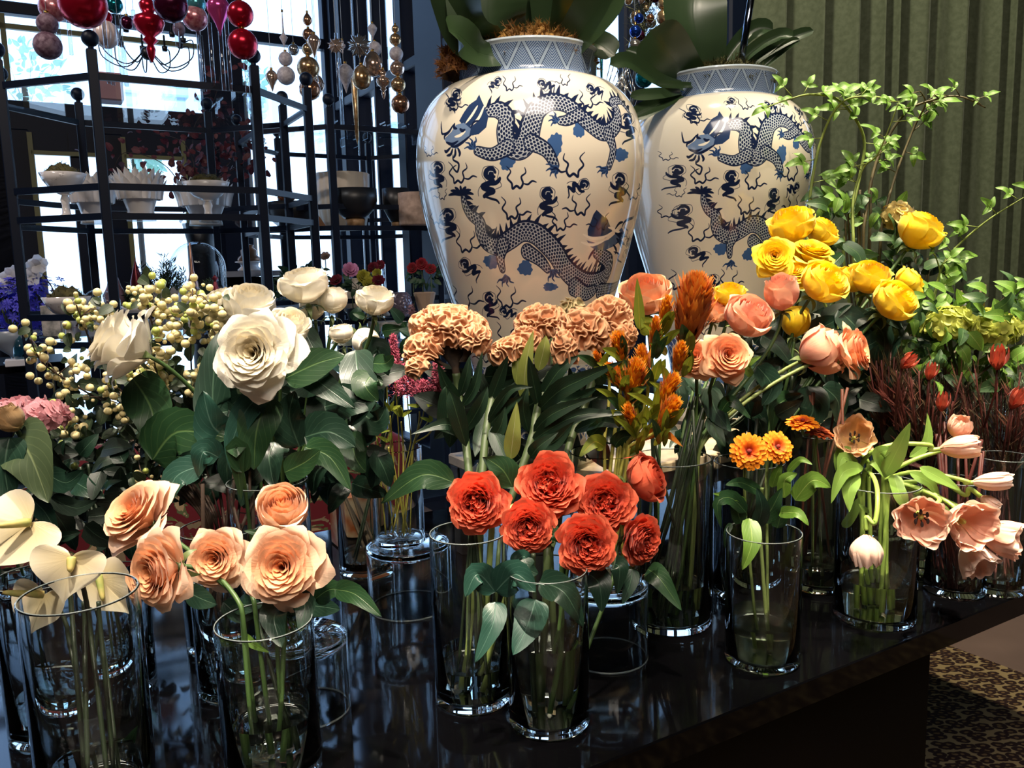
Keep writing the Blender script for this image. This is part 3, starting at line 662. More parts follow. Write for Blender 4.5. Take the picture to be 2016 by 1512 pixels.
def leaf_surface(pts, nrm, width, shape='ovate', fold=.25, serr=0, wav=0, nu=6, nv=10, seed=0):
    """a leaf along the polyline pts (world), facing nrm; returns an MB"""
    c = catmull(pts, 6) if len(pts) > 2 else [Vector(pts[0]).lerp(Vector(pts[1]), k / 10) for k in range(11)]
    nrm = Vector(nrm).normalized(); rr = random.Random(seed); ph = rr.random() * 6
    def fn(s, t):
        k = t * (len(c) - 1); i = min(int(k), len(c) - 2); p = c[i].lerp(c[i + 1], k - i)
        tn = (c[i + 1] - c[i]).normalized(); sd = tn.cross(nrm)
        sd = sd.normalized() if sd.length > 1e-5 else tn.orthogonal(); nn = sd.cross(tn)
        if shape == 'ovate': w = math.sin(math.pi * min(1, t ** .62)) ** .85 * (1 - .12 * t)
        elif shape == 'round': w = math.sin(math.pi * min(1, t ** .75)) ** .6
        elif shape == 'lance': w = math.sin(math.pi * t ** .75) ** 1.1
        elif shape == 'strap': w = min(1, (t * 6) ** .5 * .7 + .3) * (1 - max(0, (t - .55) / .45) ** 1.7) ** .9 if t < 1 else 0
        elif shape == 'orchid': w = (.45 + .55 * math.sin(math.pi * min(1, t * .62 + .06))) * (1 - max(0, (t - .7) / .3) ** 2.4) ** .5 if t < 1 else 0
        a = s * 2 - 1; w = max(0, w)
        if serr: w *= 1 + serr * (((t * 11) % 1) - .5) * (abs(a) > .9)
        q = p + sd * a * width / 2 * w + nn * (abs(a) ** 1.3 * fold * width / 2 * w + wav * width * math.sin(t * 9 + ph + a * 1.3) * abs(a))
        return q, (a, t, 0)
    b = MB(); b.grid(fn, nu, nv if not serr else 22); return b
CAM = Vector((0, -1, .35)).normalized()
def pleaf(parent, m, pxs, width_px, nrm=CAM, name='leaf', **k):
    """leaf through photo points (px, py, depth); width in pixels at the mean depth"""
    pts = [P(*q) for q in pxs]; d = sum(q[2] for q in pxs) / len(pxs)
    return leaf_surface(pts, nrm, width_px * d / F, **k).build(name, m, parent)

# ------------------------------------------------------------------ orchid leaves, moss and stakes in the jars
orc = leafmat('orchid_leaf', '#33472b', '#2a3c24', .32, .1, '#24341f', ribs=0)
def moss(loc, rx, ry, h, label, c1='#8a6a2c', c2='#5b4a24', n_=420, seed=1, jrx=1, fluff=.018, parent=None, name='moss_clump'):
    rr = random.Random(seed); b = MB()
    def bump(s, t):
        a = s * 2 * math.pi; e = t * math.pi / 2; q = Vector((math.cos(a) * math.cos(e), math.sin(a) * math.cos(e), math.sin(e)))
        k = 1 + .22 * noise.noise(q * 2.3 + Vector((seed, 0, 0))) + .12 * noise.noise(q * 7)
        return Vector((q.x * rx * k, q.y * ry * k, q.z * h * k)) + Vector(loc), (s, t, 0)
    b.grid(bump, 40, 12, True)
    for _ in range(n_):
        a = rr.random() * 2 * math.pi; e = math.asin(rr.random()); q = Vector((math.cos(a) * math.cos(e), math.sin(a) * math.cos(e), math.sin(e)))
        k = 1 + .22 * noise.noise(q * 2.3 + Vector((seed, 0, 0)))
        p = Vector((q.x * rx * k, q.y * ry * k, q.z * h * k)) + Vector(loc); d = (q + Vector((rr.uniform(-1, 1), rr.uniform(-1, 1), rr.uniform(-.6, 1))) * .9).normalized() * fluff * rr.uniform(.5, 1.3)
        sd = d.cross(Vector((rr.uniform(-1, 1), rr.uniform(-1, 1), rr.uniform(-1, 1)))).normalized() * fluff * .12
        i0 = b.vert(p - sd); i1 = b.vert(p + sd); i2 = b.vert(p + d + sd * .5); b.face((i0, i1, i2))
        for s_ in (-1, 1):
            m0 = p + d * .5; e2 = m0 + (d * .3 + sd * s_ * 4); i0 = b.vert(m0 - sd * .6); i1 = b.vert(m0 + sd * .6); i2 = b.vert(e2); b.face((i0, i1, i2))
    m = noisy(mat('moss_' + c1[1:], c1, .9), c2, c1, 40, 4)
    o = b.build(name, m, parent)
    if not parent: tag(o, label, 'moss', kind='stuff')
    else: o['kind'] = 'stuff'
    return o
def orchid(name, label, base, leaves, seed):
    t_ = thing(name, base, label, 'plant')
    cb_ = MB(); cb_.sphere(Vector(base) + Z * .0, .03, 12, 8, (1, 1, .8)); cb_.build('root_crown', mat('orchid_stem', '#3a4426', .6), t_)
    for (pts, w, nr, f) in leaves: pleaf(t_, orc, pts, w, nr, 'leaf', shape='orchid', fold=f, nu=8, nv=14)
    return t_
jb = J1 + Z * .745
FR, LT, RT_ = Vector((0, -1, .3)), Vector((-.6, -.8, .3)), Vector((.6, -.8, .3))
orchid('orchid_plant', 'orchid plant with broad leaves in moss in the larger front jar', (jb.x, jb.y, jb.z), [
    ([(985, 118, 1.50), (925, 60, 1.46), (905, -10, 1.44), (900, -70, 1.44)], 118, LT, .25),
    ([(1000, 112, 1.46), (945, 105, 1.42), (905, 70, 1.39), (884, 62, 1.37)], 70, FR, .2),
    ([(1000, 120, 1.48), (960, 40, 1.47), (965, -50, 1.47)], 150, FR, .3),
    ([(1010, 122, 1.56), (1000, 30, 1.56), (1010, -80, 1.56)], 120, RT_, .3),
    ([(1030, 118, 1.60), (1048, 50, 1.6), (1050, -40, 1.6)], 80, FR, .4),
    ([(1075, 118, 1.54), (1090, 20, 1.53), (1080, -90, 1.52)], 90, LT, .3),
    ([(1095, 100, 1.52), (1130, 20, 1.48), (1190, -60, 1.44)], 115, RT_, .25),
    ([(1110, 105, 1.50), (1160, 40, 1.45), (1225, -40, 1.40)], 90, FR, .3),
    ([(1135, 110, 1.56), (1170, 85, 1.52), (1210, 110, 1.50)], 55, FR, .2)], 1)
orchid('orchid_plant', 'orchid plant with arching dark leaves in moss in the rear jar', (J2.x, J2.y, J2.z + .755), [
    ([(1375, 175, 1.86), (1330, 120, 1.80), (1300, 85, 1.77), (1280, 60, 1.76)], 95, LT, .25),
    ([(1385, 170, 1.88), (1375, 90, 1.86), (1365, 20, 1.86), (1372, -35, 1.88)], 118, FR, .25),
    ([(1350, 172, 1.82), (1300, 160, 1.78), (1240, 122, 1.74), (1201, 128, 1.72)], 34, FR, .3),
    ([(1345, 165, 1.84), (1300, 125, 1.82), (1232, 98, 1.82)], 26, FR, .4),
    ([(1340, 180, 1.80), (1300, 185, 1.76), (1240, 190, 1.74)], 24, FR, .3), ([(1340, 185, 1.80), (1290, 208, 1.76), (1242, 232, 1.74)], 34, FR, .3),
    ([(1400, 165, 1.86), (1450, 90, 1.86), (1490, 58, 1.86), (1522, 60, 1.86)], 34, FR, .5),
    ([(1415, 165, 1.86), (1480, 100, 1.84), (1530, 72, 1.82), (1562, 72, 1.8)], 26, FR, .5),
    ([(1425, 168, 1.86), (1500, 110, 1.85), (1560, 75, 1.84), (1602, 60, 1.84)], 22, FR, .5),
    ([(1440, 170, 1.86), (1490, 140, 1.85), (1550, 90, 1.84), (1575, 82, 1.83)], 18, FR, .5),
    ([(1370, 168, 1.80), (1330, 168, 1.78), (1290, 165, 1.77)], 16, FR, .3)], 2)
moss((jb.x, jb.y, jb.z - .02), .112, .112, .06, 'rusty brown sheet moss heaped round the orchid in the front jar', '#9a7233', '#6d4a22', 1500, 3)
moss((jb.x - .122, jb.y - .02, jb.z - .035), .034, .05, .05, 'tuft of rusty moss spilling over the left rim of the front jar', '#9c6a32', '#6e3f20', 420, 5)
moss((J2.x, J2.y, J2.z + .735), .112, .112, .055, 'dark olive moss round the orchid in the rear jar', '#4d4a22', '#2e2f16', 1100, 9)
chrome = mat('polished_stake', (.16, .19, .26, 1), .12, 1)
for (q0, q1, lab) in (((1453, 160, 1.84), (1488, -60, 1.84), 'shiny blue steel stake leaning in the rear jar, beside its right leaves'), ((1336, 80, 2.0), (1330, -60, 2.0), 'shiny upright stake rising behind the rear orchid'),):
    b = MB(); b.tube([P(*q0), P(*q1)], .0075, 12); tag(b.build('plant_stake', chrome), lab, 'stake')

# ------------------------------------------------------------------ black iron racks with glass shelves
iron = mat('black_iron', (.003, .007, .020, 1), .45, 0, .22)
shelf_glass = thin_glass('shelf_glass', (.95, .98, .985, 1), .04, 0, .38)
acryl = thin_glass('clear_acrylic', (.93, .97, 1, 1), .10, 0, .5)
RK = [(-.28, -.49), (.28, -.49), (.57, -.20), (.57, .20), (.28, .49), (-.28, .49), (-.57, .20), (-.57, -.20)]
B0 = P(198, 300, 3.0); RC1 = Vector((B0.x, B0.y, 0)) + U * .28 + V * .49
B1 = P(652, 300, 4.1); RC2 = Vector((B1.x, B1.y, 0)) + U * .28 + V * .49
SH = [2.17, 1.684, 1.215, .72, .22]
def rack(c, label):
    t_ = thing('shelf_rack', (c.x, c.y, 0), label, 'shelf')
    q = [c + U * a + V * b_ for a, b_ in RK]
    for p in q:
        b = MB(); b.box(p + Z * 1.13, (.034, .034, 2.26), U, V, Z, .003); b.tube([p + Z * 2.255, p + Z * 2.275], .01, 10); po = b.build('post', iron, t_, False)
        b = MB(); b.sphere(p + Z * 2.297, .029, 16, 10); b.build('finial', iron, po)
    for z in SH:
        for hz in ((z,) if z == SH[0] else (z, z + .105)):
            for k in range(8):
                p0, p1 = q[k], q[(k + 1) % 8]; b = MB(); b.bar(p0 + Z * hz, p1 + Z * hz, .014, .024); b.build('rail', iron, t_, False)
        b = MB(); n0 = len(b.v)
        ins = [c + (p - c) * .975 for p in q]
        for p in ins: b.vert(p + Z * (z + .001))
        for p in ins: b.vert(p + Z * (z + .011))
        b.face(list(range(8))[::-1]); b.face(list(range(8, 16)))
        for k in range(8): b.face((k, (k + 1) % 8, 8 + (k + 1) % 8, 8 + k))
        b.build('glass_shelf', shelf_glass, t_, False)
    return t_
rack(RC1, 'octagonal black iron rack with glass shelves, the nearer one on the left')
rack(RC2, 'octagonal black iron rack with glass shelves, between the nearer rack and the jars')
def onshelf(px, py, rc, z, dflt=None):       # where the sight line at the object's foot meets the shelf level, kept inside the rack
    r = ray(px, py); y = dflt if dflt else rc.y; p = P(px, py, y); return Vector((p.x, p.y, z + .0115))
white = mat('white_ceramic', '#d9d4d2', .18, 0, .5)
cream = mat('cream_ceramic', '#cfc3b2', .35)
darkc = mat('charcoal_ceramic', '#17191e', .4)
wood = noisy(mat('pale_wood', '#a07d58', .5), '#8e6c49', '#b08c64', 40)
gold = mat('gold_metal', '#b08a4a', .28, 1); 
def scallop(n_, amp, start=.35):
    return lambda a, k, r: r * (1 + amp * abs(math.sin(a * n_ / 2)) * max(0, min(1, (k - start) * 3)))
def footed_bowl(px, d, w_px, z, label, group, mossy=True, h=.18, rc=RC1):
    p = P(px, 400, d); p.z = z + .0115; r = w_px * d / F / 2
    t_ = thing('footed_bowl', p, label, 'bowl', group)
    b = MB(); b.lathe([(.0, .0), (r * .42, 0), (r * .44, .008), (r * .2, .02), (r * .16, h * .3), (r * .22, h * .42), (r * .14, h * .52), (r * .3, h * .56)], 28, p); b.build('pedestal', white, t_)
    b = MB(); b.lathe([(r * .28, h * .55), (r * .62, h * .66), (r * .9, h * .85), (r, h), (r * .96, h), (r * .8, h * .84), (0, h * .72)], 48, p, scallop(18, .07)); b.build('basin', white, t_)
    if mossy: moss((p.x, p.y, p.z + h * .84), r * .8, r * .8, h * .36, 'olive moss mound filling ' + label, '#5d5730', '#38361c', 160, int(px), fluff=.014)
    return t_
def artichoke(px, d, w_px, z, label, h=.215, rows=3):
    p = P(px, 400, d); p.z = z + .0115; r = w_px * d / F / 2
    t_ = thing('artichoke_bowl', p, label, 'bowl', 'white artichoke bowls on the racks')
    b = MB(); b.lathe([(0, 0), (r * .52, 0), (r * .5, .012), (r * .46, h * .2), (r * .6, h * .42), (r * .82, h * .6), (r * .78, h * .6), (r * .5, h * .42), (0, h * .36)], 32, p); b.build('basin', white, t_)
    for row in range(rows):
        n_ = 15; rr_ = r * (.78 + .10 * row); zz = h * (.54 + .0 * row)
        me = None
        for k in range(n_):
            a = 2 * math.pi * (k + .5 * row) / n_; o = Vector((math.cos(a), math.sin(a), 0)); sd = Vector((-o.y, o.x, 0))
            base = p + o * (rr_ * .82) + Z * (zz - .03)
            b = MB()
            L = h * (.40 + .09 * (2 - row)); wv = r * .19
            def fn(s, t):
                e = s * 2 - 1; w_ = wv * 1.1 * math.sin(math.pi * (.22 + t * .60)) * max(0, 1 - t ** 5) ** .5
                return base + Z * (L * t) + o * (r * .10 * t + .012 * t * t - abs(e) * .5 * w_) + sd * e * w_, (e, t, 0)
            b.grid(fn, 4, 8)
            b.build('petal', white, t_)
    return t_
z2 = SH[1]; z3 = SH[2]
footed_bowl(129, 3.25, 80, z2, 'white fluted footed bowl with moss at the left end of the near rack', 'white fluted footed bowls', True, .175)
artichoke(183, 3.55, 96, z2, 'white artichoke bowl behind the near rack corner post, next to the mossy footed bowl')
artichoke(276, 3.45, 102, z2, 'white artichoke bowl in the middle of the near rack')
artichoke(403, 3.85, 120, z2, 'white artichoke bowl behind the mossy footed bowl at the right of the near rack')
footed_bowl(409, 3.62, 84, z2, 'white fluted footed bowl with moss in front of the right artichoke bowl', 'white fluted footed bowls', True, .17)
footed_bowl(112, 3.12, 86, z3, 'white footed bowl with brown moss low at the left of the near rack', 'white fluted footed bowls', True, .17)
footed_bowl(262, 3.4, 76, z3, 'white fluted bowl half hidden behind the snowberries', 'white fluted footed bowls', True, .12)
artichoke(330, 3.75, 90, z3, 'white artichoke bowl low behind the snowberries', .2)
# glass bells and the boxed candles under them
bell = thin_glass('bell_glass', (.95, .98, 1, 1), .07)
card = mat('white_card', '#dcdbe0', .6); redp = mat('red_print', '#a8505a', .6); ink_m = mat('grey_print', '#5b6266', .7)
def cloche(px, d, w_px, z, h, label, content='box', knob=True, ceiling=None):
    p = P(px, 560, d); p.z = z + .0115; r = w_px * d / F / 2
    t_ = thing('glass_cloche', p, label, 'cloche', 'glass bell cloches')
    b = MB(); pr = [(r, 0), (r, h - r)] + [(r * math.cos(a * math.pi / 20), h - r + r * math.sin(a * math.pi / 20)) for a in range(1, 11)]
    pr[-1] = (0, h); b.lathe(pr, 32, p); b.build('dome', bell, t_)
    if content == 'box':
        bx = thing('candle_box', p, 'candle box inside the ' + label.replace('glass ', ''), 'candle box', 'candle boxes under the cloches')
        q = MB(); q.box(p + Z * (h * .34 + .003), (r * 1.28, r * 1.28, h * .66), Vector((1, .1, 0)).normalized(), Vector((-.1, 1, 0)).normalized(), Z, .002); q.build('box', card, bx, False)
        f = MB(); cc2 = p + Z * (h * .36) + Vector((.1, -1, 0)).normalized() * (r * .643); xa = Vector((1, .1, 0)).normalized(); s_ = r * .50
        oc = [(-.62, -1), (.62, -1), (1, -.62), (1, .62), (.62, 1), (-.62, 1), (-1, .62), (-1, -.62)]
        for k in range(8):
            a0, a1 = oc[k], oc[(k + 1) % 8]; f.bar(cc2 + xa * a0[0] * s_ + Z * a0[1] * s_ * 1.15, cc2 + xa * a1[0] * s_ + Z * a1[1] * s_ * 1.15, .0016, .0022, Vector((0, 1, 0)))
        f.build('printed_border', redp, bx, False)
        g = MB(); rg = random.Random(int(px))
        for k in range(12):
            a = rg.uniform(0, 6.3); g.bar(cc2 + xa * .0, cc2 + xa * math.cos(a) * s_ * .35 + Z * math.sin(a) * s_ * .4, .0009, .0012, Vector((0, 1, 0)))
        g.build('printed_sprig', ink_m, bx, False)
    return t_
cloche(140, 3.35, 52, z3, .20, 'tall glass cloche, leftmost on the lower shelf')
cloche(184, 3.3, 40, z3, .19, 'glass cloche just left of the near rack corner post')
cloche(210, 3.15, 46, z3, .185, 'glass cloche with the red octagon box beside the near rack post')
cloche(374, 3.3, 50, z3, .20, 'glass cloche below the turned wooden finial')
cloche(436, 3.5, 34, z3, .19, 'narrow glass cloche right of the ribbed red ornament', None)
cloche(503, 3.7, 50, z3, .17, 'round glass cloche by the right post of the near rack', None)
cloche(392, 3.9, 104, z3, .40, 'big glass dome behind the wooden finial', None)
# finial ornaments standing on the lower shelf
redg = mat('red_glitter_glass', '#7e2f3a', .25, .6); copper = mat('pink_copper', '#b98a78', .3, .8)
def turned(px, d, z, prof, m, name, label, cat='ornament', group=None, seg=24, flute=None):
    p = P(px, 560, d); p.z = z + .0115; t_ = MB(); t_.lathe(prof, seg, p, flute); o = t_.build(name, m)
    return tag(o, label, cat, group)
h_ = .26
turned(380, 3.42, z3, [(0, 0), (.03, 0), (.03, .01), (.012, .02), (.014, .04), (.05, .08), (.055, .11), (.03, .15), (.016, .165), (.024, .18), (.02, .21), (.008, .26), (.004, .37), (0, .375)], copper, 'finial_ornament', 'tall turned pinkish finial ornament with a long spire on the near rack')
turned(424, 3.30, z3, [(0, 0), (.012, 0), (.03, .03), (.036, .06), (.034, .09), (.018, .16), (.006, .21), (.004, .215), (.012, .225), (0, .24)], redg, 'drop_ornament', 'ribbed dark red teardrop ornament on the near rack', seg=48, flute=lambda a, k, r: r * (1 + .10 * math.sin(a * 12)))
turned(270, 3.75, z3, [(0, 0), (.012, 0), (.03, .17), (.028, .22), (.006, .30), (0, .33)], redg, 'drop_ornament', 'pointed red ornament beside the dark rosemary bushes', seg=20)
turned(224, 3.7, z3, [(0, 0), (.05, 0), (.055, .05), (.035, .09), (.045, .12), (.05, .16), (.03, .20), (.02, .24), (.0, .25)], mat('blush_glass', '#8c6a70', .3, .3), 'stacked_ornament', 'blush stacked ornament behind the near rack corner post')
def paper_tree(px, py, d): pass
# rosemary bushes
ros = mat('rosemary_green', '#27402f', .7)
def bush(name, label, base, rx, rz, n_, m, lf, seed, cat='plant', kindparts='foliage', up=.8):
    rr = random.Random(seed); t_ = thing(name, base, label, cat); b = MB(); base = Vector(base); st = MB()
    for k in range(n_):
        a = rr.random() * 6.283; q = rr.random() ** .5
        tip = base + Vector((math.cos(a) * q * rx, math.sin(a) * q * rx * .8, rz * (1 - .5 * q * q) * rr.uniform(.6, 1)))
        mid = base.lerp(tip, .5) + Vector((0, 0, .03)); c = catmull([base, mid, tip], 5); st.tube(c, .0016, 4, False)
        for i in range(2, len(c)):
            for j in range(int(lf[2])):
                dd = Vector((rr.uniform(-1, 1), rr.uniform(-1, 1), rr.uniform(-.2, 1) + up * .4)).normalized()
                sd = dd.cross(Vector((rr.uniform(-1, 1), rr.uniform(-1, 1), rr.uniform(-1, 1)))).normalized() * lf[1]
                p = c[i] + Vector((rr.uniform(-1, 1), rr.uniform(-1, 1), rr.uniform(-1, 1))) * .01
                q0, q1, q2, q3 = b.vert(p), b.vert(p + dd * lf[0] * .5 + sd), b.vert(p + dd * lf[0]), b.vert(p + dd * lf[0] * .5 - sd); b.face((q0, q1, q2, q3))
    st.build('stem', mat('brown_twig', '#3a2d22', .8), t_)['kind'] = 'stuff'; b.build('foliage', m, t_)['kind'] = 'stuff'
    return t_
def sp(px, d, z): p = P(px, 560, d); p.z = z + .012; return p
def pot(px, d, z, r, h, m, name, label, cat='pot', taper=.8):
    p = sp(px, d, z); b = MB(); b.lathe([(0, 0), (r * taper, 0), (r, h), (r * .92, h), (r * .85, h * .9), (0, h * .88)], 28, p); return tag(b.build(name, m), label, cat)
pot(305, 3.85, z3, .05, .08, white, 'plant_pot', 'white pot under the tall rosemary bush')
bush('rosemary_bush', 'tall dark rosemary bush on the near rack', sp(318, 3.85, z3 + .07), .15, .26, 46, ros, (.035, .0022, 5), 3)
pot(262, 3.75, z3, .04, .06, darkc, 'plant_pot', 'dark pot under the left rosemary bush')
bush('rosemary_bush', 'lower rosemary bush left of the tall one', sp(268, 3.75, z3 + .05), .10, .16, 30, ros, (.032, .0022, 5), 4)
pot(400, 3.95, z3, .04, .06, darkc, 'plant_pot', 'dark pot inside the big glass dome')
bush('juniper_bush', 'olive juniper bush showing through the big glass dome', sp(402, 3.95, z3 + .05), .10, .17, 30, mat('juniper_green', '#4c5a35', .7), (.028, .002, 5), 5)
# things on the near rack's lower shelf, left: crate, boxes
kb = mat('printed_card', '#b9b3ac', .7); noisy(kb, '#6c706c', '#c9c2ba', 28, 6)
p = sp(100, 3.35, z3 - .0); b = MB(); b.box(p + Z * .065 + Vector((0, .1, 0)), (.17, .10, .13), Vector((1, 0, 0)), Vector((0, 1, 0)), Z, .003); tag(b.build('print_box', kb, None, False), 'cream box printed with grey foliage behind the left footed bowl', 'box')
# lowest shelves: a lilac box and two clear covers seen between the snowberries
lil = mat('lilac_card', '#a79fc0', .6)
zq = SH[3]
for (px, py, d, w_, h2, m, nm, lab) in ((188, 790, 2.98, .10, .13, lil, 'lilac_box', 'lilac gift box on the bottom shelf behind the snowberries'), (118, 800, 2.95, .10, .08, card, 'white_box', 'low white box behind the left snowberry twigs')):
    p = P(px, py, d); p.z = zq + .012; b = MB(); b.box(p + Z * (h2 / 2 + .0), (w_, w_, h2), U, V, Z, .003); tag(b.build(nm, m, None, False), lab, 'box')
cloche(128, 3.12, 62, zq, .24, 'glass cloche on the bottom shelf behind the pink hydrangea')
# second rack: bowls and planters
p = sp(683, 4.55, z2); b = MB(); pr = [(0, 0), (.11, 0), (.118, .01), (.142, .14), (.148, .30), (.138, .30), (.13, .14), (.10, .02), (0, .02)]
b.lathe(pr, 96, p, lambda a, k, r: r * (1 + .03 * abs(math.sin(a * 9)))); tag(b.build('fluted_planter', cream), 'tall cream fluted planter on the second rack', 'planter')
def dark_bowl(px, d, w_px, z, label, hgt, foot_h=.04, m=darkc, footm=wood):
    p = sp(px, d, z); r = w_px * d / F / 2; t_ = thing('ceramic_bowl', p, label, 'bowl', 'dark bowls on the second rack')
    if foot_h:
        b = MB(); b.lathe([(0, 0), (r * .42, 0), (r * .42, foot_h), (0, foot_h)], 24, p); b.build('foot', footm, t_)
    b = MB(); b.lathe([(0, foot_h), (r * .5, foot_h), (r * .92, foot_h + hgt * .35), (r, foot_h + hgt * .6), (r, foot_h + hgt), (r * .95, foot_h + hgt), (r * .92, foot_h + hgt * .6), (0, foot_h + hgt * .3)], 40, p); b.build('basin', m, t_); return t_
dark_bowl(706, 4.22, 87, z2, 'charcoal round bowl on a wooden foot, in the middle of the second rack', .145)
dark_bowl(582, 4.25, 88, z2, 'charcoal bowl holding an orange succulent, left on the second rack', .13, .0)
dark_bowl(787, 4.35, 52, z2, 'small charcoal ribbed cup on a wooden foot', .17, .025)
stone = noisy(mat('pink_stone', '#a68e80', .8), '#8f7a6e', '#b59d8e', 30, 5, .2)
p = sp(826, 4.3, z2); b = MB(); b.lathe([(0, 0), (.088, 0), (.092, .01), (.094, .165), (.082, .165), (.08, .03), (0, .03)], 40, p); tag(b.build('stone_planter', stone), 'pinkish stone planter by the left edge of the front jar', 'planter')
succ = petalmat('succulent', '#6e3a22', '#c06a3c')
p = sp(575, 4.25, z2 + .115); t_ = thing('succulent', p, 'rusty orange succulent sprouting from the left charcoal bowl', 'plant')
rr = random.Random(8)
for k in range(22):
    a = k * 2.4; q = (k / 22) ** .5; d_ = Vector((math.cos(a) * q, math.sin(a) * q, .6)).normalized(); b = leaf_surface([p + d_ * .01, p + d_ * .045 + Z * .005, p + d_ * .075 + Z * .012], Z + d_ * .2, .022, 'lance', .3, nu=4, nv=5); b.build('leaf', succ, t_)
# tag on the rim
tg = P(625, 438, 4.15); b = MB(); b.box(tg, (.05, .002, .075), Vector((.8, 0, .5)).normalized(), Vector((0, 1, 0)), Vector((-.5, 0, .8)).normalized()); tag(b.build('price_tag', mat('kraft_tag', '#9a6f50', .7), None, False), 'small brown paper tag below the orange succulent bowl', 'tag')
z3b = SH[2]
# lower shelf of the second rack
ivy = leafmat('ivy_leaf', '#2f5233', '#5b7a55', .5, .2, '#1f3a24')
def leafbush(name, label, c, rx, ry, rz, n_, m, ls, seed, cat='plant', part='leaf', shape='ovate', variants=4):
    rr = random.Random(seed); c = Vector(c); t_ = thing(name, c - Z * rz, label, cat)
    mes = [leaf_surface([(0, 0, 0), (0, .5, .04 + .03 * v), (0, 1, -.08 * v)], (0, 0, 1), .62, shape, .2, nu=4, nv=6, seed=v).mesh('leaf', m) for v in range(variants)]
    st = MB()
    for k in range(n_):
        a = rr.random() * 6.283; e = math.asin(rr.uniform(-.9, 1)); q = rr.uniform(.55, 1)
        p = c + Vector((math.cos(a) * math.cos(e) * rx * q, math.sin(a) * math.cos(e) * ry * q, math.sin(e) * rz * q))
        out = (p - c).normalized(); dr = (out + Vector((rr.uniform(-1, 1), rr.uniform(-1, 1), rr.uniform(-1, .6))) * .8).normalized(); nr = (out * .7 + Vector((rr.uniform(-.5, .5), -.6, rr.uniform(0, .8)))).normalized()
        x = dr.cross(nr).normalized(); nr = x.cross(dr); s_ = ls * rr.uniform(.7, 1.25)
        M = Matrix(((x.x * s_, dr.x * s_, nr.x * s_, p.x), (x.y * s_, dr.y * s_, nr.y * s_, p.y), (x.z * s_, dr.z * s_, nr.z * s_, p.z), (0, 0, 0, 1)))
        inst(part, rr.choice(mes), t_, M)
        if k % 6 == 0: st.tube([c - Z * rz, c - Z * rz * .4 + (p - c) * .3, p], .0015, 4, False)
    st.build('stem', mat('green_stem', '#3d4a26', .6), t_)['kind'] = 'stuff'; return t_
leafbush('ivy_plant', 'bushy green ivy plant on the lower shelf of the second rack', sp(598, 4.55, z3b + .14) , .20, .15, .14, 150, ivy, .055, 11)
p = sp(700, 4.5, z3b); b = MB(); b.lathe([(0, 0), (.04, 0), (.07, .03), (.088, .09), (.075, .14), (.034, .17), (.03, .20), (.037, .205), (.03, .205), (.027, .17), (0, .16)], 36, p); tag(b.build('bottle_vase', cream), 'round cream bottle vase behind the purple and yellow posy', 'vase')
p = sp(722, 4.65, z3b); b = MB(); b.lathe([(.11, 0), (.11, .28)], 36, p); b.lathe([(0, .001), (.11, .001)], 36, p); tag(b.build('glass_cylinder', bell), 'wide clear glass cylinder behind the cream bottle vase', 'vase')
p = sp(752, 4.4, z3b); b = MB(); b.lathe([(0, 0), (.034, 0), (.036, .01), (.02, .03), (.028, .06), (.026, .09), (.016, .105), (.02, .12), (.014, .14), (0, .145)], 20, p); tag(b.build('figurine', cream), 'small cream figurine on the second rack', 'figurine')
amet = mat('amethyst_relief', '#6f6474', .25, .2); nn, ll, bb = nodes(amet); vo = nn.new('ShaderNodeTexVoronoi'); vo.feature = 'DISTANCE_TO_EDGE'; vo.inputs['Scale'].default_value = 42; tcx = nn.new('ShaderNodeTexCoord'); ll.new(tcx.outputs['Object'], vo.inputs['Vector']); bp = nn.new('ShaderNodeBump'); bp.inputs['Distance'].default_value = .02; bp.inputs['Strength'].default_value = .8; ll.new(vo.outputs['Distance'], bp.inputs['Height']); ll.new(bp.outputs[0], bb.inputs['Normal'])
p = sp(786, 4.2, z3b); b = MB(); b.lathe([(0, 0), (.03, 0), (.036, .01), (.058, .05), (.062, .08), (.055, .11), (.04, .13), (.036, .13), (.05, .09), (0, .06)], 36, p); tag(b.build('relief_vase', amet), 'round mauve vase with raised leaf relief on the second rack', 'vase')
for (px, d, w_, h2, m, lab) in ((758, 4.15, .16, .045, kb, 'flat grey box under the mauve relief vase'), (836, 4.2, .12, .05, kb, 'flat grey box by the red flower bunch')):
    p = sp(px, d, z3b - .06); b = MB(); b.box(p + Z * (h2 / 2), (w_, w_ * .8, h2), U, V, Z, .002); tag(b.build('flat_box', m, None, False), lab, 'box')
# posies of small blooms
def simple_bloom(c, r, m, seed, layers=3, npet=8, d=(0, -1, .5)):
    rr = random.Random(seed); b = MB(); Mx = frame(Vector(d) + Vector((rr.uniform(-.3, .3), rr.uniform(-.3, .3), rr.uniform(-.3, .3))))
    for L in range(layers):
        for k in range(npet):
            a = 2 * math.pi * (k + .5 * L) / npet + rr.uniform(-.1, .1); o = Vector((math.cos(a), math.sin(a), 0)); sd = Vector((-o.y, o.x, 0)); rl = r * (1 - .25 * L); lift = .25 + .35 * L
            def fn(s, t):
                e = s * 2 - 1; w_ = rl * .48 * math.sin(math.pi * min(1, t * .8 + .12)) ** .6
                return Vector(c) + Mx @ (o * (rl * t * (1 - .2 * lift * t)) + Vector((0, 0, rl * lift * (t ** 1.5) - abs(e) * .1 * rl)) + sd * e * w_), (e, .3 + .7 * t, 0)
            b.grid(fn, 2, 3)
    return b
yel_m = petalmat('dull_yellow', '#6c6a1e', '#a8a035'); mar = petalmat('maroon', '#3a0a18', '#6b1428'); pk = petalmat('orchid_pink', '#8c3f70', '#d08ab0'); redm = petalmat('deep_red', '#5a0d14', '#92202a')
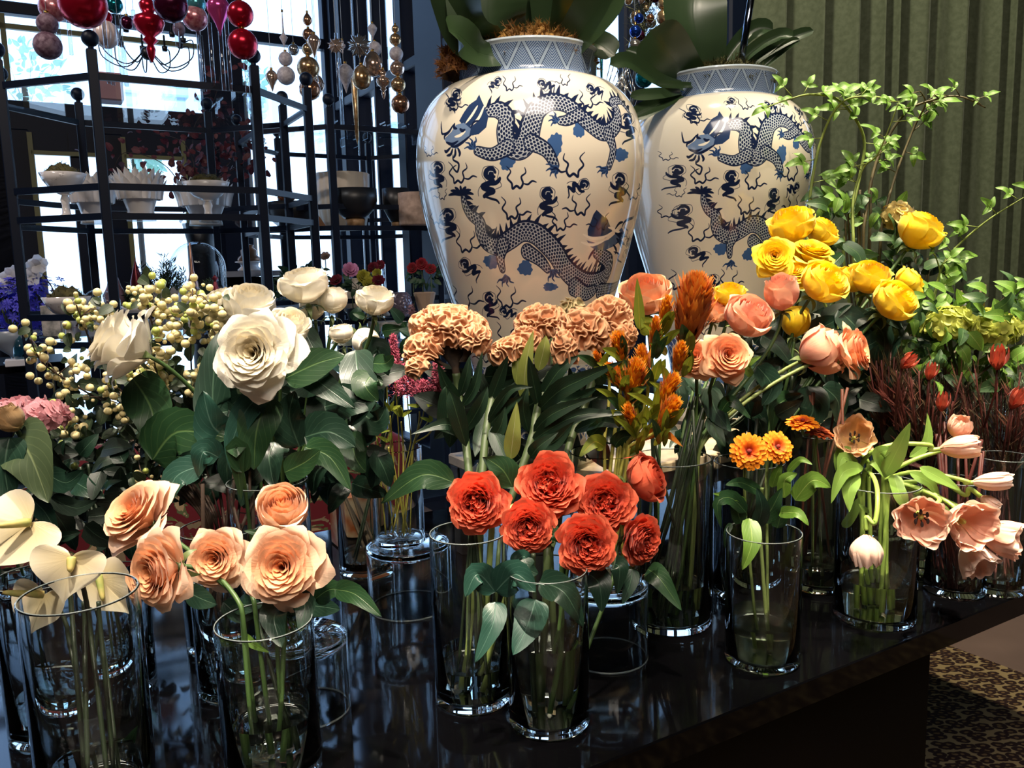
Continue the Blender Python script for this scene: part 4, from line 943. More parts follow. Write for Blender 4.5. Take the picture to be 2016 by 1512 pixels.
pos = [(690, 532, 4.05, 17, pk, 'pink open bloom in the mixed posy on the second rack'), (662, 552, 4.0, 14, mar, 'purple bloom at the left of the mixed posy'), (716, 545, 4.0, 15, yel_m, 'yellow green bloom left in the mixed posy'), (735, 527, 4.05, 12, mar, 'maroon bloom at the top of the mixed posy'), (748, 522, 4.1, 11, mar, 'small maroon bloom behind the mixed posy'), (728, 558, 3.98, 15, yel_m, 'yellow green bloom low in the mixed posy'), (745, 552, 3.98, 13, mar, 'maroon bloom at the right of the mixed posy'), (742, 538, 4.0, 10, yel_m, 'small yellow bloom inside the mixed posy'),
       (812, 528, 4.3, 12, redm, 'red rose left in the wrapped bunch by the jar'), (830, 520, 4.3, 13, redm, 'red rose at the top of the wrapped bunch by the jar'), (848, 530, 4.3, 12, redm, 'red rose right in the wrapped bunch by the jar'), (640, 505, 4.3, 11, petalmat('tea_rose', '#8a6a60', '#b99a90'), 'small pale rose above the white roses, on the second rack')]
for i, (px, py, d, rp, m, lab) in enumerate(pos):
    c = P(px, py, d); base = Vector((c.x, c.y + .02, z3b + .012)) if c.z > z3b + .03 else c - Z * .08
    t_ = thing('posy_flower', base, lab, 'flower', 'small blooms on the second rack'); simple_bloom(c, rp * d / F, m, i).build('bloom', m, t_)
    b = MB(); b.tube([c, (c + base) / 2, base], .003, 6); b.build('stem', mat('green_stem', '#3d4a26', .6), t_)
p = sp(835, 4.32, z3b); b = MB(); b.lathe([(0, 0), (.03, 0), (.06, .12), (.05, .125), (0, .08)], 14, p); tag(b.build('paper_wrap', mat('kraft_paper', '#a08670', .8), None, False), 'kraft paper wrap round the red bunch beside the jar', 'wrapping')
p = sp(700, 4.03, z3b); b = MB(); b.lathe([(0, 0), (.04, 0), (.055, .06), (.045, .06), (0, .05)], 24, p); tag(b.build('posy_bowl', darkc), 'dark bowl holding the mixed posy on the second rack', 'bowl')
leafbush('posy_greens', 'green leaves round the red bunch beside the jar', P(838, 545, 4.34), .09, .06, .05, 40, ivy, .04, 12)
leafbush('posy_greens', 'dark leaves under the pink and maroon posy', P(705, 560, 4.05), .10, .06, .04, 36, ivy, .04, 13)

# side table at the far left: hyacinths, orchid, bowls
stb = mat('grey_bowl', '#8c97a3', .3); side_z = 1.02
sc_ = P(12, 715, 3.85); side_z = sc_.z
t_ = thing('side_table', (sc_.x - .1, sc_.y + .1, 0), 'dark side table at the left behind the racks, holding hyacinths', 'table')
b = MB(); b.box((sc_.x - .1, sc_.y + .1, side_z - .02), (.56, .5, .04), U, V, Z, .003); b.build('tabletop', dull, t_, False)
for a_, b_2 in ((-.25, -.22), (.25, -.22), (.25, .22), (-.25, .22)):
    q = Vector((sc_.x - .1, sc_.y + .1, (side_z - .04) / 2)) + U * a_ + V * b_2; b = MB(); b.box(q, (.04, .04, side_z - .04), U, V, Z); b.build('leg', dull, t_, False)
p = P(32, 700, 3.8); p.z = side_z; b = MB(); b.lathe([(0, 0), (.05, 0), (.055, .01), (.02, .025), (.025, .04), (.10, .10), (.125, .16), (.118, .16), (.09, .11), (0, .06)], 36, p); tag(b.build('glass_bowl', stb), 'grey footed bowl holding the violet hyacinths', 'bowl')
vio = mat('violet_floret', '#3a38a8', .6, 0, .3); noisy(vio, '#3a34b4', '#6c6cf0', 60)
bl = P(35, 605, 3.8); rr = random.Random(5)
t_ = thing('hyacinth_bunch', (p.x, p.y, side_z + .08), 'dense violet blue hyacinths at the left edge', 'flower')
star = MB()
for k in range(6):
    a = k * math.pi / 3; o = Vector((math.cos(a), math.sin(a), 0)); sd = Vector((-o.y, o.x, 0)); i = [star.vert(q) for q in (Vector((0, 0, 0)), o * .5 + sd * .22 + Z * .15, o + Z * .1, o * .5 - sd * .22 + Z * .15)]; star.face(i)
sm = star.mesh('floret', vio)
for k in range(280):
    a = rr.random() * 6.28; e = math.asin(rr.uniform(-.9, 1)); q = Vector((math.cos(a) * math.cos(e) * .145, math.sin(a) * math.cos(e) * .09, math.sin(e) * .15)); c = bl + q * rr.uniform(.8, 1.05)
    if k % 4 == 0: c += Vector((.11, 0, .0))
    Mx = frame(q + Vector((rr.uniform(-1, 1), rr.uniform(-1, 1), rr.uniform(-1, 1))) * .04); inst('floret', sm, t_, Matrix.Translation(c) @ Mx.to_4x4() @ Matrix.Scale(.026, 4))
b = MB()
for k in range(9): b.tube([Vector((p.x, p.y, side_z + .08)), bl + Vector((rr.uniform(-.08, .08), rr.uniform(-.05, .05), rr.uniform(-.05, .08)))], .004, 6)
b.build('stem', mat('green_stem', '#3d4a26', .6), t_)['kind'] = 'stuff'
worch = petalmat('white_orchid', '#c9c6b8', '#e8e8ec', None, .5, .3)
t_ = thing('white_orchid', (p.x + .05, p.y, side_z + .08), 'white orchid sprays on a thin curved stem above the violet hyacinths', 'plant')
b = MB(); c_ = catmull([P(60, 640, 3.8), P(106, 590, 3.8), P(92, 550, 3.8), P(62, 525, 3.8), P(20, 530, 3.8)], 8); b.tube(c_, .0025, 6); b.build('stem', mat('brown_twig', '#3a2d22', .8), t_)
for i, (px, py) in enumerate(((70, 528), (62, 545), (76, 520), (20, 545), (14, 555), (30, 540), (22, 562))): simple_bloom(P(px, py, 3.78), .046, worch, 40 + i, 1, 5, (.2, -1, .1)).build('bloom', worch, t_)
turq = glass('turquoise_glass', (.35, .8, .85, 1)) if False else thin_glass('turquoise_glass', (.3, .62, .68, 1), .15)
p = P(43, 712, 3.72); p.z = side_z + .032; b = MB(); b.lathe([(0, 0), (.026, 0), (.03, .01), (.03, .05), (.018, .085), (.008, .095), (.008, .115), (0, .115)], 20, p); tag(b.build('glass_bottle', turq), 'small turquoise glass bottle left of the near rack', 'bottle')
b = MB(); b.box(p - Z * .016, (.13, .10, .03), U, V, Z, .003); tag(b.build('cream_box', card, None, False), 'flat cream box under the turquoise bottle', 'box')
# a white cake stand with a striped tin behind the near rack
zc_ = P(492, 533, 5.35).z
c_ = P(492, 533, 5.35)
t_ = thing('console_table', (c_.x, c_.y, 0), 'dark console table by the windows, behind the near rack', 'table')
b = MB(); b.box((c_.x, c_.y, c_.z - .02), (.62, .34, .035), U, V, Z); b.build('tabletop', mat('grey_top', '#8d8f96', .5), t_, False)
b = MB(); b.box((c_.x, c_.y, (c_.z - .04) / 2), (.58, .30, c_.z - .04), U, V, Z); b.build('body', dull, t_, False)
b = MB(); b.lathe([(0, 0), (.075, 0), (.078, .01), (.055, .03), (.06, .05), (.09, .055), (.09, .062), (0, .062)], 30, c_ - Z * .002); tag(b.build('cake_stand', white), 'white stand on the console behind the near rack', 'stand')
b = MB(); b.lathe([(0, .062), (.07, .062), (.074, .07), (.07, .085), (.05, .10), (.052, .13), (.03, .15), (.035, .165), (0, .17)], 30, c_); tag(b.build('gilded_urn', mat('striped_gold', '#7a5a44', .3, .5)), 'small gold and cream urn on the white stand', 'urn')

# acrylic blocks on the top shelves
rr = random.Random(21)
def acrylics(rc, spots, where):
    spots = sorted(spots, key=lambda q: (rc + U * q[0] + V * q[1]).x / (rc + U * q[0] + V * q[1]).y); od = ['first', 'second', 'third', 'fourth', 'fifth', 'sixth', 'seventh', 'eighth', 'ninth', 'tenth']
    for i, (du, dv, w_, h2) in enumerate(spots):
        c = rc + U * du + V * dv; c = Vector((c.x, c.y, SH[0] + .0115)); b = MB()
        b.box(c + Z * (h2 / 2), (w_, w_, h2), U, V, Z, .004); b.box(c + Z * (h2 + .004), (w_ * 1.3, w_ * 1.3, .008), U, V, Z)
        tag(b.build('acrylic_block', acryl, None, False), 'clear acrylic block, ' + od[i] + ' from the left on top of the ' + where, 'display block', 'acrylic blocks on the ' + where)
acrylics(RC1, [(.30, -.22, .09, .05), (.40, -.02, .08, .07), (.20, .02, .08, .04), (.05, -.15, .07, .05), (.08, .15, .08, .06), (-.12, .05, .07, .045), (.3, .2, .07, .05), (.44, .12, .07, .09)], 'near rack')
acrylics(RC2, [(-.38, -.05, .08, .05), (-.2, -.2, .07, .06), (-.18, .1, .08, .05), (0, -.1, .09, .06), (.05, .18, .08, .05), (.2, -.2, .07, .07), (.25, .08, .09, .05), (.40, -.05, .08, .08), (.1, -.32, .06, .05), (-.05, .32, .07, .05)], 'second rack')
b = MB(); b.lathe([(0, 0), (.055, 0), (.06, .07), (0, .07)], 24, P(222, 150, 3.3) - Z * .02)
c_ = RC1 + U * -.20 + V * .02; c_ = Vector((c_.x, c_.y, SH[0] + .0115)); b = MB(); b.box(c_ + Z * .055, (.12, .10, .11), U, V, Z, .006); tag(b.build('striped_box', mat('pink_stripes', '#b58a90', .6), None, False), 'pink and white striped box on top of the near rack', 'box')

# ------------------------------------------------------------------ hanging glass ornaments
cordm = mat('clear_cord', '#c9d4dd', .2); rodg = thin_glass('glass_rod', (.93, .97, 1, 1), .35)
def om(n_, c, r=.15, me=.75): return mat(n_, c, r, me)
RED, WINE, PINK, PLUM, ROSE = om('red_mirror_glass', '#b3122e', .22, .7), om('wine_mirror_glass', '#4a0f2e', .2, .7), om('pink_mirror_glass', '#c2458a', .15, .6), noisy(om('frosted_plum', '#5a3a4e', .7, 0), '#4d2f42', '#8a7482', 60, 5, .3), noisy(om('rose_crackle', '#c46a78', .2, .5), '#9c3c50', '#dba0a4', 50, 6, .4)
SILV, CHAM, GOLDO, COPR, PEARL = om('silver_glass', '#b9b4ae', .12, .9), om('champagne_glass', '#ccb09c', .15, .8), noisy(om('gilt_glass', '#b89468', .2, .8), '#98764c', '#d2b48c', 40, 5, .3), noisy(om('copper_glass', '#a87858', .15, .85), '#84563c', '#cc9c7c', 25, 4, .5), noisy(om('pearl_frost', '#b5aeb4', .6, .1), '#a19aa2', '#cbc6ca', 70, 5, .3)
TEAL, BLUEO, AQUA = om('teal_glass', '#0f6f78', .15, .8), om('blue_glass', '#1c3f9c', .15, .8), om('aqua_glass', '#4e97a0', .15, .6)
CREAMS = om('cream_stripe', '#d9c6c0', .3, .2)
TOPZ = 4.2
ball = lambda r, sy=1: [(r * math.sin(math.pi * k / 14), -r * math.cos(math.pi * k / 14) * sy) for k in range(15)]
def hang(d, top, parts, label, group, flute=None):
    """parts: (px, py, kind, size_px, material[, extra]) strung on one cord"""
    px0, py0 = parts[0][0], parts[0][1]; c0_ = P(px0, py0, d); t_ = thing('hanging_ornament', (c0_.x, c0_.y, c0_.z), label, 'ornament', group)
    hi = max((P(q[0], q[1], d).z for q in parts)); b = MB(); b.tube([Vector((c0_.x, c0_.y, P(parts[-1][0], parts[-1][1], d).z)), Vector((c0_.x, c0_.y, TOPZ))], .0011, 5); b.build('hanging_cord', cordm, t_)
    for q in parts:
        px, py, kind, s, m = q[:5]; c = P(px, py, d); c.y = c0_.y; r = s * d / F / 2; b = MB(); fl = None; seg = 28
        if kind == 'ball': pr = ball(r)
        elif kind == 'ribbed': pr = ball(r, 1.15); seg = 48; fl = lambda a, k, rr_: rr_ * (1 + .06 * math.sin(a * 12))
        elif kind == 'egg': pr = [(r * math.sin(math.pi * k / 14) * (1 + .12 * math.cos(math.pi * k / 14)), -r * 1.3 * math.cos(math.pi * k / 14)) for k in range(15)]
        elif kind == 'cone': pr = [(0, -r * 2.2), (r * .35, -r * 1.2), (r * .9, -r * .2), (r, r * .3), (r * .6, r * .9), (r * .12, r * 1.2), (0, r * 1.25)]
        elif kind == 'pine': pr = [(r * (.9 * math.sin(math.pi * (k / 16) ** .8) + .1) * (1 + .10 * (k % 2)), -r * 1.5 + 3 * r * k / 16) for k in range(17)]; pr[0] = (0, pr[0][1]); pr[-1] = (0, pr[-1][1])
        elif kind == 'spire': pr = [(0, -r * 3), (r * .12, -r * 2.2), (r * .8, -r * .8), (r, -r * .4), (r * .6, 0), (r * .25, r * .6), (r * .08, r * 5), (0, r * 5.4)]
        elif kind == 'icicle': pr = [(0, -r * 10), (r * .5, -r * 8), (r, r * 7), (r * .6, r * 8), (0, r * 8.4)]; seg = 16
        elif kind == 'tiered': pr = [(0, -r * 2.6), (r * .2, -r * 2.2), (r * .3, -r * 1.7), (r * .2, -r * 1.4), (r * .5, -r * 1.15), (r * .3, -r * .9), (r * .8, -r * .5), (r, 0), (r * .9, r * .35), (r * .35, r * .6), (r * .5, r * .9), (r * .55, r * 1.2), (r * .3, r * 1.5), (0, r * 1.7)]
        elif kind == 'tube': pr = [(0, -r * 3.5), (r * .6, -r * 3.5), (r * .6, r * 3.5), (0, r * 3.5)]
        elif kind == 'star':
            for k in range(20):
                a = 2 * math.pi * k / 20; o = Vector((math.cos(a), 0, math.sin(a))); sd = Vector((-o.z, 0, o.x)); L = r * (1 if k % 2 else .8)
                i = [b.vert(c + v_) for v_ in (o * r * .15 + Vector((0, -r * .35, 0)), o * L * .6 + sd * r * .17, o * L, o * L * .6 - sd * r * .17, o * r * .3 + Vector((0, r * .3, 0)), o * L * .65 + Vector((0, -r * .12, 0)))]
                b.face((i[0], i[1], i[5])); b.face((i[5], i[1], i[2])); b.face((i[5], i[2], i[3])); b.face((i[0], i[5], i[3])); b.face((i[4], i[2], i[1])); b.face((i[4], i[3], i[2]))
            b.sphere(c + Vector((0, -r * .25, 0)), r * .22, 12, 8); b.build('ornament_star', m, t_); continue
        b.lathe(pr, seg, c, fl); o = b.build('ornament_' + ('ball' if kind in ('ball', 'ribbed', 'egg') else 'drop'), m, t_)
        tz = max(z for _, z in pr); b = MB(); b.lathe([(0, -.004), (r * .16 + .002, -.004), (r * .16 + .002, .008), (0, .008)], 10, c + Z * tz); b.build('cap', gold, o)
    return t_
RG = 'red and pink ornaments over the near rack'; GG = 'gold and silver ornaments over the second rack'
hang(3.0, 0, [(163, 8, 'ball', 86, RED)], 'large glossy red ball above the near rack', RG)
hang(3.05, 0, [(100, 15, 'ball', 62, ROSE)][:0] + [(93, 47, 'ball', 38, PLUM), (94, 90, 'ball', 50, PLUM)], 'two frosted plum balls strung together, leftmost of the ornaments', RG)
hang(3.1, 0, [(104, 16, 'ball', 50, ROSE)], 'crackled rose ball beside the large red one', RG)
hang(3.3, 0, [(209, 34, 'ball', 22, RED), (209, 68, 'ribbed', 44, CREAMS)], 'cream and red striped ball under a small red bead', RG)
hang(3.1, 0, [(293, 45, 'tiered', 56, RED)], 'red tiered glass ornament above the near rack', RG)
hang(3.0, 0, [(336, 10, 'ball', 62, WINE)], 'dark wine ball above the near rack', RG)
hang(3.2, 0, [(384, 36, 'ball', 46, ROSE), (386, 8, 'ball', 34, AQUA)], 'translucent rose ball under an aqua one', RG)
hang(3.1, 0, [(430, 18, 'cone', 44, PINK)], 'bright pink glass drop ornament left of the paired red balls', RG)
hang(2.9, 0, [(473, 28, 'ball', 48, RED), (478, 87, 'ball', 55, RED)], 'pair of red balls strung together beside the dark window pillar', RG)
hang(3.3, 0, [(225, 10, 'ball', 30, TEAL)], 'teal ball half out of view above the near rack', RG)
hang(3.5, 0, [(250, 45, 'ball', 24, WINE)], 'small dark ball behind the tiered red ornament', RG)
hang(3.6, 0, [(352, 56, 'egg', 22, PLUM)], 'small plum egg ornament by the wine ball', RG)
ORD = ['first', 'second', 'third', 'fourth', 'fifth', 'sixth', 'seventh', 'eighth', 'ninth', 'tenth', 'eleventh', 'twelfth', 'thirteenth', 'fourteenth', 'fifteenth', 'sixteenth', 'seventeenth', 'last']
RODX = sorted((113, 134, 203, 216, 230, 243, 262, 295, 345, 388, 395, 412, 433, 443, 484, 661, 668, 621))
for i, (px, y0, y1, d) in enumerate(((113, 40, 115, 3.2), (134, 35, 108, 3.2), (203, 30, 165, 3.2), (216, 90, 168, 3.3), (230, 30, 168, 3.2), (243, 90, 170, 3.3), (262, 20, 58, 3.3), (295, 2, 70, 3.1), (345, 25, 92, 3.1), (388, 40, 180, 3.2), (395, 70, 180, 3.3), (412, 45, 172, 3.2), (433, 55, 178, 3.1), (443, 10, 178, 3.2), (484, 122, 190, 2.9), (661, 65, 190, 4.2), (668, 115, 255, 4.3), (621, 110, 192, 4.2))):
    a, c = P(px, y0, d), P(px + 4, y1, d); t_ = thing('glass_icicle', (a.x, a.y, c.z), 'clear glass rod icicle, ' + ORD[RODX.index(px)] + ' from the left of the hanging rods', 'ornament', 'clear glass rods hanging over the racks')
    b = MB(); b.tube([Vector((a.x, a.y, c.z)), Vector((a.x, a.y, a.z))], .0075, 10); b.build('rod', rodg, t_); b = MB(); b.tube([Vector((a.x, a.y, a.z)), Vector((a.x, a.y, TOPZ))], .001, 5); b.build('hanging_cord', cordm, t_)
hang(4.3, 0, [(558, 70, 'spire', 16, PEARL), (562, 116, 'ball', 26, PEARL), (563, 149, 'ball', 34, PEARL)], 'frosted silver spire with two balls, left of the gold group', GG)
hang(4.35, 0, [(578, 98, 'ball', 21, SILV)], 'small silver ball beside the frosted silver spire', GG)
hang(4.2, 0, [(605, 38, 'pine', 16, COPR), (607, 68, 'ball', 22, COPR), (606, 97, 'ball', 22, GOLDO), (607, 134, 'ball', 42, GOLDO), (610, 176, 'ball', 40, COPR)], 'string of copper and gold balls topped by a small pine cone', GG)
hang(4.1, 0, [(618, 84, 'cone', 26, CHAM)], 'rosy mirrored drop in front of the copper string', GG)
hang(4.3, 0, [(535, 153, 'cone', 24, CHAM)], 'small champagne teardrop at the left of the gold group', GG)
hang(4.4, 0, [(626, 165, 'egg', 24, CHAM)], 'champagne egg behind the copper string', GG)
hang(4.15, 0, [(661, 90, 'star', 34, CHAM)], 'champagne starburst ornament left of the silver one', GG)
hang(4.0, 0, [(707, 90, 'star', 50, SILV), (712, 152, 'egg', 35, GOLDO)], 'large silver starburst over a gilt egg', GG)
hang(4.3, 0, [(674, 90, 'tiered', 12, PEARL), (680, 146, 'cone', 32, PEARL)], 'long pearl spire ending in a frosted drop', GG)
hang(4.35, 0, [(733, 58, 'cone', 18, PEARL), (738, 96, 'ball', 26, PEARL)], 'pearl teardrop and ball behind the silver starburst', GG)
hang(4.1, 0, [(734, 126, 'egg', 36, CHAM)], 'rosy champagne egg right of the silver starburst', GG)
hang(4.1, 0, [(754, 160, 'tiered', 26, CHAM)], 'amber tiered drop right of the gold group', GG)
hang(4.1, 0, [(778, 57, 'ball', 14, GOLDO), (778, 78, 'ball', 22, GOLDO), (780, 106, 'ball', 26, PEARL), (782, 135, 'ball', 28, CHAM), (784, 167, 'ball', 28, GOLDO), (788, 205, 'ball', 35, COPR)], 'string of six gold and white balls, rightmost over the second rack', GG)
hang(4.15, 0, [(700, 210, 'icicle', 14, GOLDO)], 'long gold spike ornament hanging low over the second rack', GG)
hang(2.6, 0, [(1250, 90, 'ball', 24, SILV), (1251, 62, 'ball', 22, BLUEO), (1258, 36, 'ball', 18, BLUEO), (1270, 120, 'ball', 22, TEAL), (1268, 155, 'ball', 34, TEAL)], 'string of blue and teal balls between the two jars', 'ornaments between the jars')
hang(2.5, 0, [(1306, 8, 'ball', 22, GOLDO), (1307, 34, 'ball', 28, GOLDO)], 'two gold balls above the rear orchid leaves', 'ornaments between the jars')
hang(2.7, 0, [(1184, 130, 'icicle', 7, TEAL)], 'thin teal drop ornament right of the front jar neck', 'ornaments between the jars')
# garland of pine and gold above the rear jar
gar = P(1268, 40, 2.75); grn = mat('pine_needles', '#4e5238', .8); rr = random.Random(31); b = MB(); b.tube([P(1268, 95, 2.75), P(1266, 0, 2.75), P(1272, -90, 2.75), Vector((P(1272, -90, 2.75).x, 2.75, TOPZ))], .006, 6)
for k in range(900):
    p = P(1268 + rr.gauss(0, 14), rr.uniform(-80, 95), 2.75 + rr.gauss(0, .04)); d_ = Vector((rr.uniform(-1, 1), rr.uniform(-1, 1), rr.uniform(-1, 1))).normalized(); sd = d_.orthogonal().normalized() * .0018; i = [b.vert(p - sd), b.vert(p + sd), b.vert(p + d_ * .035)]; b.face(i)
t_ = thing('pine_garland', (gar.x, gar.y, gar.z), 'golden pine garland dotted with small baubles, between the two jars', 'garland'); b.build('foliage', grn, t_)['kind'] = 'stuff'
for k in range(34):
    p = P(1268 + rr.gauss(0, 15), rr.uniform(-60, 95), 2.72 + rr.gauss(0, .03)); q = MB(); q.sphere(p, rr.uniform(.010, .018), 12, 8); q.build('bauble', rr.choice((GOLDO, CHAM, COPR, WINE, SILV)), t_)
# silver wire branches by the window right of the front jar
b = MB(); rr = random.Random(9)
for k in range(26):
    q0 = P(1232, 260, 2.8); a = rr.uniform(-.16, .16); q2 = P(1228 + rr.gauss(0, 12), 105 + rr.uniform(0, 60), 2.8 + rr.uniform(-.05, .05)); b.tube([q0, q0.lerp(q2, .5) + Vector((a * .3, 0, .03)), q2], .0022, 4)
tag(b.build('silver_twigs', SILV), 'bundle of silvered twigs standing behind and between the jars', 'twigs')['kind'] = 'stuff'

# wire chandelier in the window
chm = mat('dark_wire', '#1c1c22', .4, .5); cc = P(290, 105, 3.9); t_ = thing('chandelier', (cc.x, cc.y, cc.z), 'wire chandelier with scrolled arms and crystal drops in the left window', 'chandelier')
b = MB(); b.tube([cc + Z * .1, Vector((cc.x, cc.y, CEIL))], .004, 6); b.sphere(cc, .03, 12, 8); b.build('stem', chm, t_)
for k in range(10):
    a = 2 * math.pi * k / 10 + .2; o = Vector((math.cos(a), math.sin(a), 0)); b = MB(); b.tube(catmull([cc + Z * .03, cc + o * .09 - Z * .06, cc + o * .19 - Z * .02, cc + o * .20 + Z * .06, cc + o * .16 + Z * .05], 6), .0028, 5); ar = b.build('arm', chm, t_)
    q = MB(); q.lathe([(0, -.05), (.007, -.03), (.003, -.005), (0, 0)], 8, cc + o * .19 - Z * .03); q.build('crystal', acryl, ar)
    q = MB(); q.lathe([(0, 0), (.012, 0), (.014, .02), (.005, .022), (.005, .07), (0, .075)], 8, cc + o * .16 + Z * .05); q.build('candle_cup', chm, ar)
b = MB(); b.lathe([(0, -.16), (.013, -.16), (.013, .02), (0, .02)], 16, P(292, 112, 3.6)); 
# dark red branches behind the near rack
eu = leafmat('red_leaf', '#5a2028', '#7c3a3a', .6, .3, '#2e1016')
def branches(name, label, stems, m, ls, seed, npl=20, twig='#2c1c18', shape='round', cat='branches', r=.003, sp_=.06, lname='leaf', jit=1.0):
    rr = random.Random(seed); t_ = thing(name, P(*stems[0][0]), label, cat)
    mes = [leaf_surface([(0, 0, 0), (0, .5, .05 * v), (0, 1, -.1 * v)], (0, 0, 1), .66, shape, .2, nu=2, nv=4, seed=v).mesh('leaf', m) for v in range(3)]; n_ = 0
    for s_ in stems:
        c = catmull([P(*q) for q in s_], 8); b = MB(); b.tube(c, [r * (1 - .6 * k / len(c)) for k in range(len(c))], 5); b.build('branch', mat('twig_' + twig[1:], twig, .8), t_)
        for k in range(npl):
            i = rr.randint(2, len(c) - 1); p = c[i] + Vector((rr.gauss(0, 1), rr.gauss(0, 1), rr.gauss(0, 1))) * sp_ * .4; d_ = Vector((rr.uniform(-1, 1), rr.uniform(-1, .3), rr.uniform(-.8, .8))).normalized(); nr = Vector((rr.uniform(-.6, .6), -1, rr.uniform(-.3, .9))).normalized(); x = d_.cross(nr).normalized(); nr = x.cross(d_); s2 = ls * rr.uniform(.6, 1.3)
            inst(lname, rr.choice(mes), t_, Matrix(((x.x * s2, d_.x * s2, nr.x * s2, p.x), (x.y * s2, d_.y * s2, nr.y * s2, p.y), (x.z * s2, d_.z * s2, nr.z * s2, p.z), (0, 0, 0, 1))))
    return t_
branches('red_branches', 'dark red leafy branches in front of the doors behind the near rack', [[(390, 440, 4.6), (385, 340, 4.6), (360, 280, 4.55), (300, 262, 4.5)], [(392, 440, 4.6), (400, 330, 4.6), (440, 290, 4.6), (500, 275, 4.6)], [(390, 430, 4.6), (330, 330, 4.55), (250, 300, 4.5), (225, 330, 4.5)], [(395, 430, 4.6), (450, 340, 4.6), (500, 330, 4.6)], [(390, 400, 4.6), (380, 260, 4.6), (420, 200, 4.6), (440, 120, 4.6)], [(395, 400, 4.6), (470, 300, 4.6), (530, 290, 4.6)]], eu, .045, 3, 46, sp_=.14)
p = P(392, 440, 4.6); b = MB(); b.lathe([(0, 0), (.07, 0), (.10, .2), (.07, p.z - .1), (.09, p.z), (.08, p.z), (.05, p.z - .1), (0, .1)], 24, (p.x, p.y, 0)); tag(b.build('floor_vase', darkc), 'tall dark floor vase holding the red branches', 'vase')
# trees outside the panes
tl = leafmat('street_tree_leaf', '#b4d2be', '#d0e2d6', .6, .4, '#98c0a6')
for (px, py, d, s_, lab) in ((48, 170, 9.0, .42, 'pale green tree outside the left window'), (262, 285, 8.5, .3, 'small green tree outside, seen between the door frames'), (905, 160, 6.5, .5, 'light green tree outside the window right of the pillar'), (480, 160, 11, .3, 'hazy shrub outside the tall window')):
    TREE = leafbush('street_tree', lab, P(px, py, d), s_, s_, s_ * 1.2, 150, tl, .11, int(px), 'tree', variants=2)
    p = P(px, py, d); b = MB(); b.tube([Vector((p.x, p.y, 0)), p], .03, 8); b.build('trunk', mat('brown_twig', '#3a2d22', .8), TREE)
# flowered red armchair behind the table
fab = mat('red_floral_fabric', '#7c1a26', .85); n, l, bs = nodes(fab); tcx = n.new('ShaderNodeTexCoord'); x = n.new('ShaderNodeTexNoise'); x.inputs['Scale'].default_value = 7; x.inputs['Detail'].default_value = 3; x.inputs['Distortion'].default_value = 1.6; l.new(tcx.outputs['Object'], x.inputs['Vector'])
r = n.new('ShaderNodeValToRGB'); r.color_ramp.interpolation = 'CONSTANT'; r.color_ramp.elements[0].color = rgb('#8a7a60'); r.color_ramp.elements[1].position = .40; r.color_ramp.elements[1].color = rgb('#6a1522'); e = r.color_ramp.elements.new(.60); e.color = rgb('#5d6a44'); e = r.color_ramp.elements.new(.63); e.color = rgb('#b59c78'); l.new(x.outputs['Fac'], r.inputs[0]); l.new(r.outputs[0], bs.inputs['Base Color'])
bc = E0 + UT * -.62 + VT * 1.62; t_ = thing('upholstered_bench', (bc.x, bc.y, 0), 'red bench with a cream floral print behind the black table', 'bench')
def cush(nm, c, size):
    b = MB()
    def fn(s, t):
        a = s * 2 * math.pi; e = (t - .5) * math.pi; f = lambda v: math.copysign(abs(v) ** .35, v)
        return Vector(c) + UT * (size[0] / 2 * f(math.cos(a)) * f(math.cos(e))) + VT * (size[1] / 2 * f(math.sin(a)) * f(math.cos(e))) + Z * (size[2] / 2 * f(math.sin(e))), (s, t, 0)
    b.grid(fn, 48, 20, True); return b.build(nm, fab, t_)
cush('seat', (bc.x, bc.y, .38), (2.3, .6, .3)); q = bc + VT * .28; cush('backrest', (q.x, q.y, .62), (2.3, .2, .72))
for k in (-1, 1):
    for j in (-1, 1): q = bc + UT * k * 1.05 + VT * j * .24; b = MB(); b.box((q.x, q.y, .12), (.05, .05, .24), UT, VT, Z); b.build('leg', dull, t_, False)

